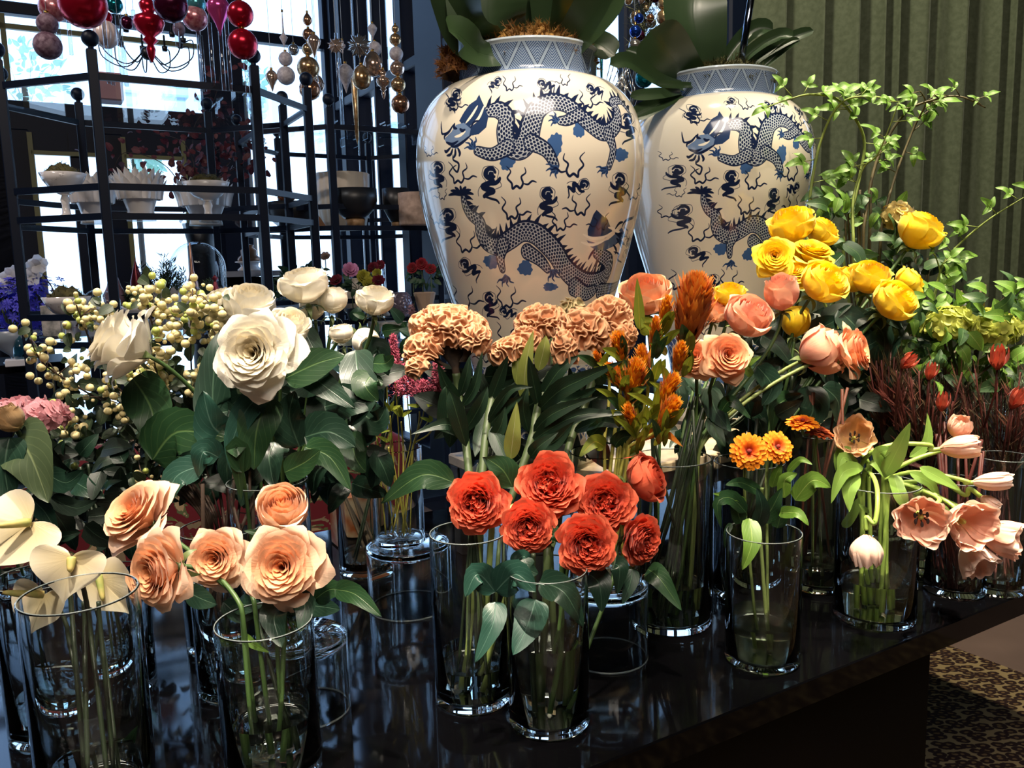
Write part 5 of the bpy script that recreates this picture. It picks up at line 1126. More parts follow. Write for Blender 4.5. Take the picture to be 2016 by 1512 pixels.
# ------------------------------------------------------------------ glass cylinder vases on the table
vg = glass('vase_glass', (.985, .995, .99, 1), 1.45); wg = glass('water', (.96, .98, .95, 1), 1.333); wmilk = glass('cloudy_water', (.80, .84, .76, 1), 1.333, .12)
VS = {}; RIM = mat('ground_edge_glint', '#94a0a0', .25, 0, .8, Alpha=.5)
def vase(key, px, by, D, H, label, water=.0, wm=None, z=TZ, d=None, wallt=.0028, taper=1.0, inverted=False, group='clear glass cylinder vases'):
    c = T(px, by, z) if d is None else P(px, by, d); c.z = z + .0006
    t_ = thing('glass_vase', c, label, 'vase', group); r = D / 2; bt = .011; rt_ = r * taper
    b = MB()
    if not inverted:
        pr = [(0, 0), (r - .004, 0), (r - .001, .001), (r, .004), (rt_, H - .001), (rt_ - wallt / 2, H), (rt_ - wallt, H - .001), (r - wallt, bt + .004), (r - wallt - .004, bt), (0, bt)]
    else:
        pr = [(r - wallt, 0), (r, 0), (r, H - .004), (r - .004, H), (0, H), (0, H - bt), (r - wallt - .004, H - bt), (r - wallt, H - bt - .004), (r - wallt, 0)]
    b.lathe(pr, 56, c)
    if inverted: b.f = b.f[:-2] if len(b.f[-1]) > 4 else b.f
    o = b.build('body', vg, t_, True, 50)
    if water:
        q = MB(); ri = r - wallt - .0004; rw = r + (rt_ - r) * water / H - wallt - .0004; q.lathe([(0, bt + .0004), (ri - .004, bt + .0004), (ri, bt + .0044), (rw, water), (0, water)], 56, c); q.build('water', wm or wg, t_, True, 40)
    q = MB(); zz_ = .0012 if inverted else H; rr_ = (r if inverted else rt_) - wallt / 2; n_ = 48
    q.tube([c + Vector((rr_ * math.cos(2 * math.pi * k / n_), rr_ * math.sin(2 * math.pi * k / n_), zz_)) for k in range(n_ + 1)], .0013 if inverted else .0007, 6, False); q.build('ground_rim_glint', RIM, t_)  # ground edge when inverted; upright, a pale ring painting the rim highlight
    VS[key] = (c, r, H); return t_
vase('anth', 205, 1650, .112, .27, 'tall glass vase at the bottom left holding the anthuriums', .07)
vase('farleft', 112, 1436, .11, .21, 'glass vase at the left edge, half behind the anthurium vase', .035)
vase('left2', 237, 1352, .10, .17, 'glass vase behind the anthurium vase, standing near its right side', .03)
vase('peach', 540, 1512, .112, .185, 'front glass vase holding the five peach roses', .075)
vase('peachback', 470, 1350, .11, .17, 'glass vase just behind and left of the peach rose vase', .03)
vase('inv1', 606, 1395, .115, .105, 'upside down glass cylinder right of the peach rose vase', inverted=True)
c1 = VS['inv1'][0]
vase('berry', 452, 1262, .13, .19, 'wide glass vase holding the snowberry stems', .03)
vase('white', 548, 1262, .125, .265, 'tall glass vase holding the white roses behind the peach ones', .04)
vase('slant', 722, 1123, .105, .225, 'glass vase with a few dark slanting stems, left of the stacked glasses', .03)
vase('inv2', 806, 1192, .14, .115, 'upside down wide glass cylinder serving as a stand for the astilbe vase', inverted=True)
ci = VS['inv2'][0]
vase('astilbe', 0, 0, .088, .165, 'small glass vase of thin yellow stems standing on the upside down cylinder', .02, z=TZ + .117, d=ci.y) if False else None
def vase_on(key, c, D, H, label, water=.02):
    zz = c.z; t_ = thing('glass_vase', (c.x, c.y, zz), label, 'vase', 'clear glass cylinder vases'); r = D / 2; w = .0025; bt = .01; b = MB(); cc = Vector((c.x, c.y, zz))
    b.lathe([(0, 0), (r - .003, 0), (r, .003), (r, H - .001), (r - w / 2, H), (r - w, H - .001), (r - w, bt + .003), (r - w - .003, bt), (0, bt)], 56, cc); b.build('body', vg, t_, True, 50)
    if water: q = MB(); q.lathe([(0, bt + .0004), (r - w - .0034, bt + .0004), (r - w - .0004, bt + .0034), (r - w - .0004, bt + water), (0, bt + water)], 48, cc); q.build('water', wg, t_, True, 40)
    VS[key] = (cc, r, H)
vase_on('astilbe', Vector((P(788, 1080, ci.y).x, ci.y, TZ + .1165)), .088, .17, 'small glass vase of thin yellow stems standing on the upside down cylinder', .0)
vase('coralL', 932, 1372, .104, .235, 'glass vase with thick pale stems under the leftmost coral roses', .055)
vase('coralR', 1082, 1417, .105, .205, 'front glass vase holding most of the coral roses', .115)
vase('inv3', 1196, 1290, .122, .115, 'upside down glass cylinder behind the coral roses', inverted=True)
ci = VS['inv3'][0]
vase_on('celosia', Vector((ci.x, ci.y, TZ + .1165)), .105, .20, 'glass vase of orange plumed celosia raised on an upside down cylinder', .03)
vase('dark', 1320, 1220, .132, .275, 'tall glass vase with dark rose stems in clear water, right of the coral roses', .075)
vase('darkR', 1472, 1166, .122, .24, 'tall glass vase with yellow rose stems behind the zinnias', .04)
vase('zinnia', 1500, 1297, .108, .195, 'front glass vase of cloudy water holding the zinnias', .062, wmilk)
vase('back', 1610, 1152, .10, .28, 'tall dim glass vase with reddish stems between the zinnias and the tulips', .05)
vase('tulip', 1720, 1212, .128, .225, 'wide glass vase holding the bending pink tulips', .07)
vase('small', 1812, 1122, .06, .15, 'slim glass vase peeping out right of the tulip vase', .03)
vase('protea', 1878, 1162, .10, .20, 'glass vase of dark red stems, wider at its foot', .035, taper=.8)
vase('right', 1962, 1160, .09, .24, 'glass vase with bluish glints at the right end of the table', .03)

# ------------------------------------------------------------------ roses
def petal_mb(b, ph, rb, rm, rt, h0, h1, wa, curl, point, ruf, col, seed, nu=9, nv=7, spi=.06, rnd=1):
    k1, k2 = (seed * 1.7) % 6.28, (seed * 2.9) % 6.28
    def fn(s, t):
        a = s * 2 - 1; te = t * (1 - .20 * a ** 4 - .10 * a * a + point * max(0, 1 - abs(a) * 3.0) * .10)
        wf = .45 + .55 * math.sin(math.pi * min(.62, t * .62 + .05)); az = ph + a * wa * wf
        tr = te ** rnd; r = (1 - tr) ** 2 * rb + 2 * tr * (1 - tr) * rm + tr * tr * rt
        z = h0 + (h1 - h0) * te ** .85
        u = max(0, te - .72) / .28
        r += curl * u * u * .26; z -= curl * u * u * u * .16
        r *= 1 + spi * a; q = ruf * te * te
        r += q * (math.sin(a * 5 + k1) * .6 + math.sin(a * 11 + k2) * .3); z += q * math.sin(a * 4 + k2) * .7
        return Vector((r * math.cos(az), r * math.sin(az), z)), (a, max(0, min(1, col + .38 * (t - .45))), 0)
    b.grid(fn, nu, nv)
def rose_meshes(style, seed, m):
    """unit rose looking up its own z axis: (inner bloom mesh, outer petal meshes)"""
    rr = random.Random(seed); b = MB(); outer = []
    if style == 'open': N, NO = 40, 9
    elif style == 'cup': N, NO = 24, 7
    elif style == 'bud': N, NO = 16, 5
    elif style == 'garden': N, NO = 92, 11
    for i in range(N):
        t = i / (N - 1); ph = i * 2.39996 + rr.uniform(-.2, .2)
        if style == 'open':
            rt = .07 + .80 * t ** .9; petal_mb(b, ph, .04 + .10 * t, rt * .75 + .02, rt, -.55 + .0 * t, .42 + .20 * math.sin(t * 2.4) - .30 * t * t, 1.5 - .75 * t, .25 + .35 * t, .25, .010 + .03 * t, .12 + .62 * t, rr.random() * 9)
        elif style == 'cup':
            rt = .05 + .62 * t; petal_mb(b, ph, .05 + .12 * t, .10 + 1.05 * t, rt, -.80, .74 + .04 * math.sin(t * 3) - .14 * t, 1.5 - .65 * t, .1 + .22 * t, .2, .01 + .02 * t, .20 + .55 * t, rr.random() * 9, rnd=.8)
        elif style == 'bud':
            rt = .05 + .50 * t; petal_mb(b, ph, .05 + .12 * t, .10 + .80 * t, rt, -.95, .80 - .06 * t, 1.6 - .6 * t, .05 + .2 * t, .2, .008 + .015 * t, .25 + .5 * t, rr.random() * 9)
        else:
            q = t < .42
            if q:
                a0 = rr.random() * 6.28; off = .36 * rr.random() ** .5; bb = MB(); petal_mb(bb, rr.random() * 6.28, .02, .09, .07 + .12 * rr.random(), -.3, .40 + .10 * rr.random(), 1.3, .25, .3, .05, .10 + .35 * rr.random(), rr.random() * 9, 6, 5)
                n0 = len(b.v); b.v += [(x + off * math.cos(a0), y + off * math.sin(a0), z) for x, y, z in bb.v]; b.a += bb.a; b.f += [tuple(k + n0 for k in f) for f in bb.f]; b.m += bb.m
            else:
                u = (t - .42) / .58; rt = .34 + .50 * u; petal_mb(b, ph, .05 + .12 * u, rt * .9 + .05, rt, -.55, .54 - .04 * u - .16 * u * u, .66 - .10 * u, .15 + .35 * u, .0, .034 + .026 * u, .30 + .45 * u, rr.random() * 9)
    for i in range(NO):
        ph = i * 2 * math.pi / NO * (3 if NO % 3 else 2) + rr.uniform(-.25, .25) + (i >= NO // 2) * .4; t = i / (NO - 1); q = MB()
        if style == 'open': petal_mb(q, ph, .14, .95 + .05 * t, .92 + .16 * t, -.62, .16 - .30 * t, .70, .80, .5, .05, .80 + .1 * t, rr.random() * 9, 12, 9)
        elif style == 'cup': petal_mb(q, ph, .10, 1.36, .70 + .16 * t, -.85, .62 - .20 * t, .86, .55 + .35 * t, .7, .03, .72 + .12 * t, rr.random() * 9, 12, 9, rnd=.72)
        elif style == 'bud': petal_mb(q, ph, .10, 1.25, .54 + .14 * t, -1.02, .76 - .14 * t, .95, .40 + .3 * t, .7, .02, .70 + .12 * t, rr.random() * 9, 12, 9, rnd=.68)
        else: petal_mb(q, ph, .14, .98, .92 + .10 * t, -.62, .22 - .28 * t, .64, .55, .0, .07, .72, rr.random() * 9, 12, 9)
        outer.append(q.mesh('petal', m))
    return b.mesh('bloom', m), outer
RC = {}
def variant(style, m, k):
    key = (style, m.name, k)
    if key not in RC: RC[key] = rose_meshes(style, k * 13 + len(style), m)
    return RC[key]
sep_m = leafmat('sepal', '#5d7040', '#7d8c5a', .5, .2, ribs=0)
stem_m = mat('rose_stem', '#3f5a2c', .5); stem_d = mat('dark_stem', '#1f2c1a', .5); stem_l = mat('pale_stem', '#7f9050', .5); stem_y = mat('yellow_stem', '#9a9440', .5)
def sepal_mesh():
    b = MB()
    for k in range(5):
        a = k * 1.2566; o = Vector((math.cos(a), math.sin(a), 0)); sd = Vector((-o.y, o.x, 0))
        def fn(s, t):
            e = s * 2 - 1; w = .16 * math.sin(math.pi * min(1, t * .8 + .2)) * (1 - t * .5); return o * (.12 + .62 * math.sin(t * 1.7)) + Z * (-.10 + .30 * t - .75 * t * t) + sd * e * w, (e, t, 0)
        b.grid(fn, 3, 6)
    b.sphere((0, 0, -.12), .17, 12, 8, (1, 1, 1.2)); return b.mesh('calyx', sep_m)
SEP = sepal_mesh()
rl_dark = leafmat('rose_leaf', '#1f3a2c', '#46624e', .36, .15, '#10241a')
rl_mid = leafmat('rose_leaf_green', '#27472a', '#587544', .38, .22, '#17321a')
rl_lite = leafmat('light_leaf', '#6f9238', '#a5bd62', .42, .3, '#4d7428')
rl_blue = leafmat('bluish_leaf', '#2c5044', '#587a6c', .32, .12, '#1b3a30')
def fdir(f): return Vector((f[0], -f[2], f[1])).normalized()
def stem_path(base, face, key, off=(0, 0), n=16, mid=None):
    c, r, H = VS[key]; foot = c + Vector((off[0] * r * .72, off[1] * r * .72, .016)); L = (base - foot).length
    rim = c + Z * H; v = Vector((base.x - c.x, base.y - c.y, 0)); rimp = rim + (v.normalized() * min(v.length, r * .68) if v.length > 1e-4 else v)
    if base.z < rim.z + .02: rimp = base + (foot - base) * .3
    a = base - face * min(L * .16, (base - rimp).length * .4); rimp = rimp + Vector((0, min(.25 * r, .4 * r), 0)) if base.z >= rim.z + .02 and v.length < r * 3 else rimp; up_ = (rimp - foot).normalized() * (base - rimp).length * .18
    return catmull(bez(base, a, rimp + up_, rimp, 8) + [rimp.lerp(foot, k / 4) for k in (1, 2, 3, 4)], 2)
def rose(px, py, d, wpx, face, style, m, var, label, key, off, group, sr=.0030, sm=None, leaves=(), spin=0, squash=1.0, nm='rose', lm=None, calyx=True):
    Rw = wpx * d / F / 2 / 1.06; c = P(px, py, d); f = fdir(face); base = c - f * Rw * (.6 if style in ('open', 'garden') else .85 if style == 'cup' else 1.05)
    path = stem_path(base, f, key, off); foot = path[-1]
    t_ = thing(nm, foot, label, 'flower', group)
    fr = frame(f) @ Matrix.Rotation(spin, 3, 'Z'); M = Matrix.Translation(c) @ fr.to_4x4() @ Matrix.Diagonal((Rw, Rw, Rw * squash, 1))
    inner, outer = variant(style, m, var); inst('bloom', inner, t_, M)
    for q in outer: inst('petal', q, t_, M)
    if calyx: inst('calyx', SEP, t_, Matrix.Translation(base) @ fr.to_4x4() @ Matrix.Scale(Rw * .85, 4))
    b = MB(); b.tube(path, sr, 7); b.build('stem', sm or stem_m, t_)
    for lf in leaves:
        pts, w, mm = lf[:3]; kw = lf[3] if len(lf) > 3 else {}
        pleaf(t_, mm, pts, w, kw.pop('nrm', CAM), 'leaf', **dict(dict(shape='ovate', fold=.12, serr=.05, wav=.03, seed=int(pts[0][0])), **kw))
    return t_
def dd(*pts): return pts
WHT = petalmat('white_rose', '#dfcda0', '#efe8d6', '#f4efe2', .5, .22)
PCH = petalmat('peach_rose', '#e89050', '#f0bc94', '#f2ceb2', .5, .25)
COR = petalmat('coral_rose', '#c42a18', '#e66344', '#ec7858', .5, .22)
YEL = petalmat('yellow_rose', '#eeb000', '#fad414', '#fce348', .5, .25)
APR = petalmat('apricot_rose', '#e67c48', '#f2a87c', '#f4c49c', .5, .25)
PNK = petalmat('pink_apricot_rose', '#e08868', '#e8a088', '#f0b898', .5, .25)
gw, gp_, gc, gy, ga = 'white roses', 'peach roses', 'coral garden roses', 'yellow roses', 'apricot roses'
# white
rose(237, 678, 1.12, 148, (-.72, .38, .25), 'open', WHT, 1, 'large white rose turned away to the left above the snowberries', 'white', (-.6, .1), gw, squash=1.35, leaves=[([(262, 745, 1.16), (300, 810, 1.13), (305, 900, 1.1)], 100, rl_mid), ([(300, 905, 1.1), (350, 850, 1.09), (452, 862, 1.08)], 120, rl_mid, dict(fold=.1)), ([(400, 915, 1.05), (345, 940, 1.04), (325, 1010, 1.03)], 62, rl_blue)])
rose(503, 696, 1.05, 158, (-.10, .18, 1), 'open', WHT, 2, 'big white rose facing forward, the largest of the white ones', 'white', (.2, -.4), gw, sr=.0036, leaves=[([(528, 780, 1.08), (505, 850, 1.06), (500, 925, 1.05)], 92, rl_mid), ([(560, 745, 1.1), (625, 715, 1.1), (680, 700, 1.1)], 75, rl_mid), ([(545, 800, 1.08), (500, 790, 1.07), (460, 860, 1.06), (455, 930, 1.05)], 60, rl_blue), ([(450, 810, 1.1), (420, 800, 1.1), (425, 700, 1.12), (440, 650, 1.14)], 80, rl_dark), ([(560, 930, 1.05), (600, 910, 1.04), (632, 885, 1.03)], 60, rl_mid)])
rose(440, 600, 1.32, 92, (-.2, .8, .2), 'cup', WHT, 1, 'white rose bloom behind the snowberries, left of a drooping pair', 'white', (-.2, .4), gw)
rose(490, 598, 1.28, 105, (.15, .75, .3), 'cup', WHT, 3, 'white rose with loose rim behind the big forward facing one', 'white', (0, .5), gw)
rose(598, 560, 1.22, 104, (-.1, 1, .22), 'cup', WHT, 2, 'white rose standing highest, its rim flared outward', 'white', (.1, .2), gw, squash=.9, leaves=[([(596, 640, 1.22), (620, 690, 1.2), (650, 725, 1.18)], 44, rl_dark)])
rose(655, 588, 1.25, 72, (.12, 1, .1), 'bud', WHT, 1, 'closed white rose right of the highest one', 'white', (.3, .3), gw, squash=.85)
rose(615, 600, 1.27, 62, (-.1, 1, .1), 'bud', WHT, 2, 'pale white rose tucked behind the highest one', 'white', (.2, .6), gw)
rose(738, 590, 1.18, 78, (.12, 1, .25), 'cup', WHT, 4, 'single upright white rose at the right of the cluster', 'white', (.5, .1), gw, leaves=[([(735, 715, 1.12), (760, 715, 1.11), (775, 700, 1.1)], 42, rl_mid), ([(700, 690, 1.16), (705, 735, 1.12), (715, 790, 1.1), (690, 840, 1.1)], 78, rl_dark), ([(735, 735, 1.12), (720, 760, 1.1), (745, 790, 1.1)], 66, rl_mid)])
rose(570, 640, 1.16, 84, (.35, .75, .4), 'cup', WHT, 5, 'white rose peeping out right behind the big forward facing one', 'white', (.3, 0), gw, leaves=[([(585, 720, 1.12), (640, 760, 1.1), (700, 805, 1.08)], 60, rl_dark)])
rose(672, 655, 1.2, 60, (-.1, 1, .05), 'bud', WHT, 3, 'small barrel shaped white rose, low in the cluster', 'white', (.5, .4), gw, squash=.75)
rose(722, 672, 1.24, 66, (.5, -.35, .5), 'bud', WHT, 4, 'white rose nodding down behind the barrel shaped one', 'white', (.6, .5), gw)
# extra white rose foliage, hung on one leafy stem
def leafy(name, label, key, off, top, d, leaves, cat='greenery', sm=stem_d, sr=.003):
    c = P(top[0], top[1], d); path = stem_path(c, Vector((0, 0, 1)), key, off); t_ = thing(name, path[-1], label, cat)
    b = MB(); b.tube(path, sr, 6); b.build('stem', sm, t_)
    for lf in leaves:
        pts, w, mm = lf[:3]; kw = dict(lf[3]) if len(lf) > 3 else {}
        pleaf(t_, mm, pts, w, kw.pop('nrm', CAM), 'leaf', **dict(dict(shape='ovate', fold=.12, serr=.05, wav=.03, seed=int(pts[0][0])), **kw))
    return t_
leafy('rose_foliage', 'dark rose leaves hanging below the big white rose', 'white', (-.3, -.2), (520, 800), 1.12, [
    ([(470, 870, 1.1), (420, 840, 1.08), (400, 770, 1.08)], 95, rl_blue), ([(430, 900, 1.05), (400, 890, 1.04), (390, 940, 1.04)], 60, rl_blue), ([(480, 930, 1.04), (465, 880, 1.04), (475, 985, 1.04)], 50, rl_mid),
    ([(590, 880, 1.1), (570, 820, 1.1), (580, 770, 1.1)], 80, rl_dark), ([(600, 860, 1.08), (650, 850, 1.07), (700, 880, 1.07)], 90, rl_dark), ([(600, 880, 1.05), (650, 900, 1.04), (690, 965, 1.03)], 58, rl_mid), ([(640, 800, 1.12), (690, 790, 1.1), (740, 800, 1.1)], 80, rl_dark), ([(540, 870, 1.14), (530, 900, 1.12), (540, 960, 1.1)], 80, rl_dark)])
leafy('rose_foliage', 'dark rose leaves between the white roses and the pink astilbe', 'white', (.5, .2), (680, 760), 1.2, [
    ([(640, 740, 1.18), (600, 760, 1.18), (570, 770, 1.18)], 60, rl_dark), ([(660, 760, 1.2), (640, 820, 1.18), (650, 880, 1.17)], 90, rl_dark), ([(700, 800, 1.18), (740, 830, 1.16), (760, 800, 1.16)], 70, rl_dark), ([(690, 850, 1.16), (700, 900, 1.14), (720, 930, 1.12)], 60, rl_mid), ([(640, 700, 1.2), (610, 720, 1.19), (570, 715, 1.19)], 50, rl_dark), ([(650, 840, 1.14), (672, 830, 1.13), (660, 880, 1.12)], 34, rl_mid), ([(730, 700, 1.2), (745, 690, 1.2), (765, 740, 1.2)], 60, rl_dark)])
# peach
rose(268, 1012, 1.0, 146, (-.45, .75, .65), 'open', PCH, 1, 'peach rose lying open to the left, the uppermost left one', 'peach', (-.6, .3), gp_)
rose(312, 1125, .93, 150, (-.55, .12, .85), 'open', PCH, 2, 'peach rose tilted left with a tight spiral heart, lowest at left', 'peach', (-.5, -.4), gp_, leaves=[([(370, 1165, .95), (400, 1180, .93), (428, 1190, .92)], 50, rl_dark)])
rose(428, 1100, .97, 118, (-.05, .22, 1), 'open', PCH, 3, 'upright oval peach rose in the middle of the front group', 'peach', (-.1, .2), gp_, squash=1.1)
rose(558, 1115, .93, 158, (.0, .3, 1), 'open', PCH, 4, 'widest peach rose, facing forward at the right of its group', 'peach', (.3, -.3), gp_, leaves=[
    ([(560, 1195, .95), (540, 1215, .92), (555, 1275, .90)], 72, rl_dark), ([(565, 1185, .94), (600, 1190, .92), (590, 1245, .9)], 60, rl_dark), ([(620, 1180, .98), (650, 1160, .96), (690, 1165, .95)], 50, rl_mid), ([(660, 1160, .95), (700, 1170, .93), (752, 1215, .91)], 48, rl_mid)])
rose(556, 1000, 1.02, 108, (.12, .75, .65), 'cup', PCH, 1, 'goblet shaped peach rose standing above the widest one', 'peach', (.2, .4), gp_, squash=1.0, leaves=[([(508, 1050, 1.0), (495, 1047, 1.0), (480, 1045, 1.0)], 12, rl_mid)])
leafy('rose_foliage', 'small dark leaves and bare stalks below the peach roses', 'peach', (.5, .2), (500, 1190), .98, [([(470, 1180, .97), (480, 1190, .96), (520, 1190, .96)], 50, rl_dark), ([(440, 1185, .97), (470, 1210, .96), (500, 1215, .96)], 40, rl_dark), ([(480, 1250, .94), (500, 1270, .93), (530, 1285, .92)], 20, rl_lite), ([(600, 1190, 1.0), (640, 1195, .99), (670, 1200, .98)], 46, rl_dark)])
# coral
rose(940, 990, 1.06, 124, (-.12, .15, 1), 'garden', COR, 1, 'coral garden rose at the left end of the group', 'coralL', (-.3, -.2), gc, sr=.0045, sm=stem_l, leaves=[([(895, 950, 1.12), (830, 935, 1.12), (750, 992, 1.12)], 62, rl_mid, dict(shape='lance')), ])
rose(1082, 955, 1.08, 134, (-.05, .4, 1), 'garden', COR, 2, 'highest coral garden rose, wide and deeply quartered', 'coralL', (.4, .2), gc, sr=.0045, sm=stem_l, leaves=[([(1010, 960, 1.12), (990, 925, 1.12), (955, 900, 1.12)], 62, rl_mid, dict(shape='lance')), ])
rose(1040, 1037, 1.03, 110, (.0, .1, 1), 'garden', COR, 3, 'darker coral rose between the left and the front ones', 'coralL', (.3, -.4), gc, sr=.004, sm=stem_l, spin=1)
rose(1193, 990, 1.08, 118, (-.1, .25, 1), 'garden', COR, 1, 'round coral rose right of the highest one', 'coralR', (.4, .2), gc, spin=2)
rose(1272, 942, 1.14, 104, (.75, .45, .35), 'cup', COR, 1, 'coral rose looking up to the right, at the upper right of the group', 'coralR', (.5, .4), gc, squash=.9)
rose(1155, 1072, 1.0, 122, (.05, .15, 1), 'garden', COR, 2, 'lowest coral rose, facing forward over the front vase', 'coralR', (0, -.3), gc, spin=3, leaves=[
    ([(975, 1165, .98), (940, 1130, .97), (916, 1175, .96)], 60, rl_blue, dict(fold=.1)), ([(975, 1165, .98), (1015, 1130, .96), (1055, 1165, .95)], 72, rl_blue), ([(975, 1185, .97), (970, 1230, .95), (935, 1305, .93)], 54, rl_blue), ([(1055, 1180, .97), (1040, 1230, .95), (1010, 1290, .93)], 76, rl_blue, dict(nrm=(-.3, -1, .3))), ([(1062, 1145, .98), (1110, 1165, .96), (1148, 1235, .95)], 66, rl_dark), ([(1160, 1130, 1.02), (1180, 1150, 1.0), (1185, 1205, .99)], 62, rl_dark)])
rose(1262, 1062, 1.08, 104, (.65, .0, .75), 'garden', COR, 3, 'coral rose turned to the right, lowest at the right', 'coralR', (.5, -.1), gc, spin=.5, leaves=[([(1275, 1120, 1.12), (1300, 1140, 1.1), (1342, 1202, 1.08)], 50, rl_mid), ([(1245, 1120, 1.06), (1240, 1150, 1.05), (1225, 1190, 1.04)], 36, rl_dark), ([(1210, 1110, 1.05), (1220, 1120, 1.04), (1215, 1170, 1.04)], 44, rl_dark)])
leafy('rose_foliage', 'green leaves under the coral roses, beside the front vase', 'coralR', (-.4, -.2), (1050, 1090), 1.0, [([(1030, 1100, .99), (1040, 1120, .98), (1060, 1130, .98)], 40, rl_dark), ([(1070, 1060, 1.04), (1090, 1050, 1.03), (1105, 1070, 1.03)], 40, rl_mid), ([(1010, 1110, 1.02), (1030, 1095, 1.0), (1045, 1110, 1.0)], 34, rl_blue)])
# yellow
rose(1558, 442, 1.50, 92, (-.3, .9, .3), 'cup', YEL, 1, 'yellow rose at the upper left of the yellow cluster, against the rear jar', 'darkR', (-.3, .3), gy)
rose(1618, 455, 1.52, 70, (.5, .75, .3), 'cup', YEL, 2, 'yellow rose touching the right side of the upper left one', 'darkR', (-.1, .4), gy)
rose(1524, 506, 1.40, 74, (-.25, .25, 1), 'open', YEL, 1, 'yellow rose with a clear spiral heart, facing forward', 'darkR', (-.5, 0), gy)
rose(1598, 500, 1.44, 88, (.1, .8, .4), 'open', YEL, 2, 'bright yellow rose in the thick of the cluster', 'darkR', (0, 0), gy)
rose(1562, 540, 1.42, 70, (-.1, .6, .5), 'open', YEL, 3, 'yellow rose half hidden between the spiral one and the pink one', 'darkR', (-.2, .1), gy)
rose(1622, 556, 1.36, 96, (.35, .65, .6), 'cup', YEL, 3, 'large yellow rose right of the pink apricot one', 'darkR', (.1, -.3), gy)
rose(1712, 545, 1.46, 84, (.1, .85, .4), 'cup', YEL, 4, 'yellow rose with a ruffled rim at the centre right', 'darkR', (.3, .2), gy)
rose(1672, 550, 1.48, 62, (.3, .6, .3), 'cup', YEL, 5, 'deeper yellow rose squeezed between two brighter ones', 'darkR', (.2, .3), gy)
rose(1762, 592, 1.40, 92, (.3, .55, .5), 'cup', YEL, 2, 'lowest yellow rose at the right of the cluster', 'darkR', (.4, -.1), gy)
rose(1790, 555, 1.46, 64, (.7, .5, .2), 'cup', YEL, 3, 'yellow rose with backswept petals at the right end', 'darkR', (.5, .2), gy)
rose(1812, 452, 1.52, 92, (.45, .85, .25), 'cup', YEL, 6, 'lone tall yellow rose standing clear before the green curtain', 'darkR', (.5, .4), gy, squash=1.05)
rose(1437, 580, 1.40, 66, (0, .9, .3), 'cup', YEL, 4, 'small yellow rose behind the apricot ones', 'dark', (.2, .4), gy)
rose(1566, 630, 1.42, 72, (.1, .75, -.2), 'bud', YEL, 1, 'yellow rose seen from beneath, below the pink apricot one', 'darkR', (-.1, -.2), gy)
# apricot
rose(1270, 580, 1.38, 106, (-.15, .85, .45), 'cup', APR, 1, 'apricot rose alone at the left, before the front jar', 'dark', (-.5, .2), ga, squash=.95)
rose(1538, 573, 1.34, 84, (-.15, .85, .3), 'bud', PNK, 1, 'pink apricot bud rose among the yellow ones', 'dark', (.6, .2), ga)
rose(1473, 622, 1.32, 100, (.25, .7, .55), 'cup', PNK, 2, 'apricot rose with a pale rolled left petal', 'dark', (.4, .1), ga)
rose(1430, 702, 1.24, 94, (.05, .35, .95), 'open', APR, 1, 'round apricot rose facing forward, right of its twin', 'dark', (.1, -.4), ga, squash=1.2)
rose(1368, 706, 1.27, 78, (-.25, .5, .8), 'open', APR, 2, 'smaller apricot rose pressed to the left of the round one', 'dark', (-.1, -.2), ga)
rose(1408, 612, 1.40, 60, (.1, .7, .3), 'cup', APR, 3, 'apricot rose mostly hidden behind the orange plume', 'dark', (.1, .3), ga)
rose(1622, 690, 1.30, 104, (.62, .35, .3), 'cup', PNK, 3, 'pale apricot rose lying sideways with a rolled petal', 'dark', (.6, -.3), ga, squash=1.15, sm=stem_l)
rose(1682, 690, 1.27, 98, (.75, .25, .5), 'open', APR, 3, 'ruffled apricot rose lying at the right of the sideways one', 'dark', (.7, -.1), ga, sm=stem_l)
leafy('rose_foliage', 'dark green leaves below the yellow and apricot roses', 'darkR', (0, -.3), (1560, 740), 1.4, [
    ([(1500, 730, 1.38), (1470, 770, 1.36), (1480, 820, 1.36)], 56, rl_dark), ([(1590, 760, 1.4), (1600, 810, 1.38), (1570, 850, 1.38)], 70, rl_dark), ([(1560, 780, 1.38), (1530, 800, 1.36), (1520, 850, 1.36)], 40, rl_mid), ([(1620, 760, 1.4), (1650, 790, 1.4), (1650, 840, 1.4)], 50, rl_dark), ([(1650, 610, 1.45), (1690, 650, 1.44), (1700, 700, 1.44)], 60, rl_dark), ([(1700, 620, 1.45), (1740, 660, 1.44), (1735, 720, 1.44)], 50, rl_dark), ([(1500, 660, 1.42), (1530, 680, 1.41), (1560, 720, 1.4)], 44, rl_dark), ([(1660, 480, 1.5), (1690, 500, 1.49), (1700, 540, 1.48)], 30, rl_mid), ([(1660, 500, 1.48), (1640, 520, 1.47), (1630, 530, 1.47)], 24, rl_mid)])
leafy('rose_foliage', 'dark leaves under the round apricot rose', 'dark', (-.1, .1), (1410, 770), 1.32, [([(1395, 760, 1.3), (1410, 810, 1.28), (1440, 850, 1.27)], 50, rl_dark), ([(1420, 810, 1.28), (1440, 790, 1.26), (1478, 825, 1.25)], 30, rl_mid), ([(1400, 820, 1.28), (1410, 850, 1.27), (1428, 880, 1.26)], 36, rl_mid), ([(1330, 740, 1.32), (1340, 790, 1.3), (1330, 830, 1.3)], 36, rl_dark), ([(1480, 740, 1.3), (1470, 720, 1.29), (1500, 700, 1.28)], 20, rl_lite), ([(1490, 720, 1.3), (1520, 760, 1.3), (1500, 800, 1.3)], 50, rl_dark)])

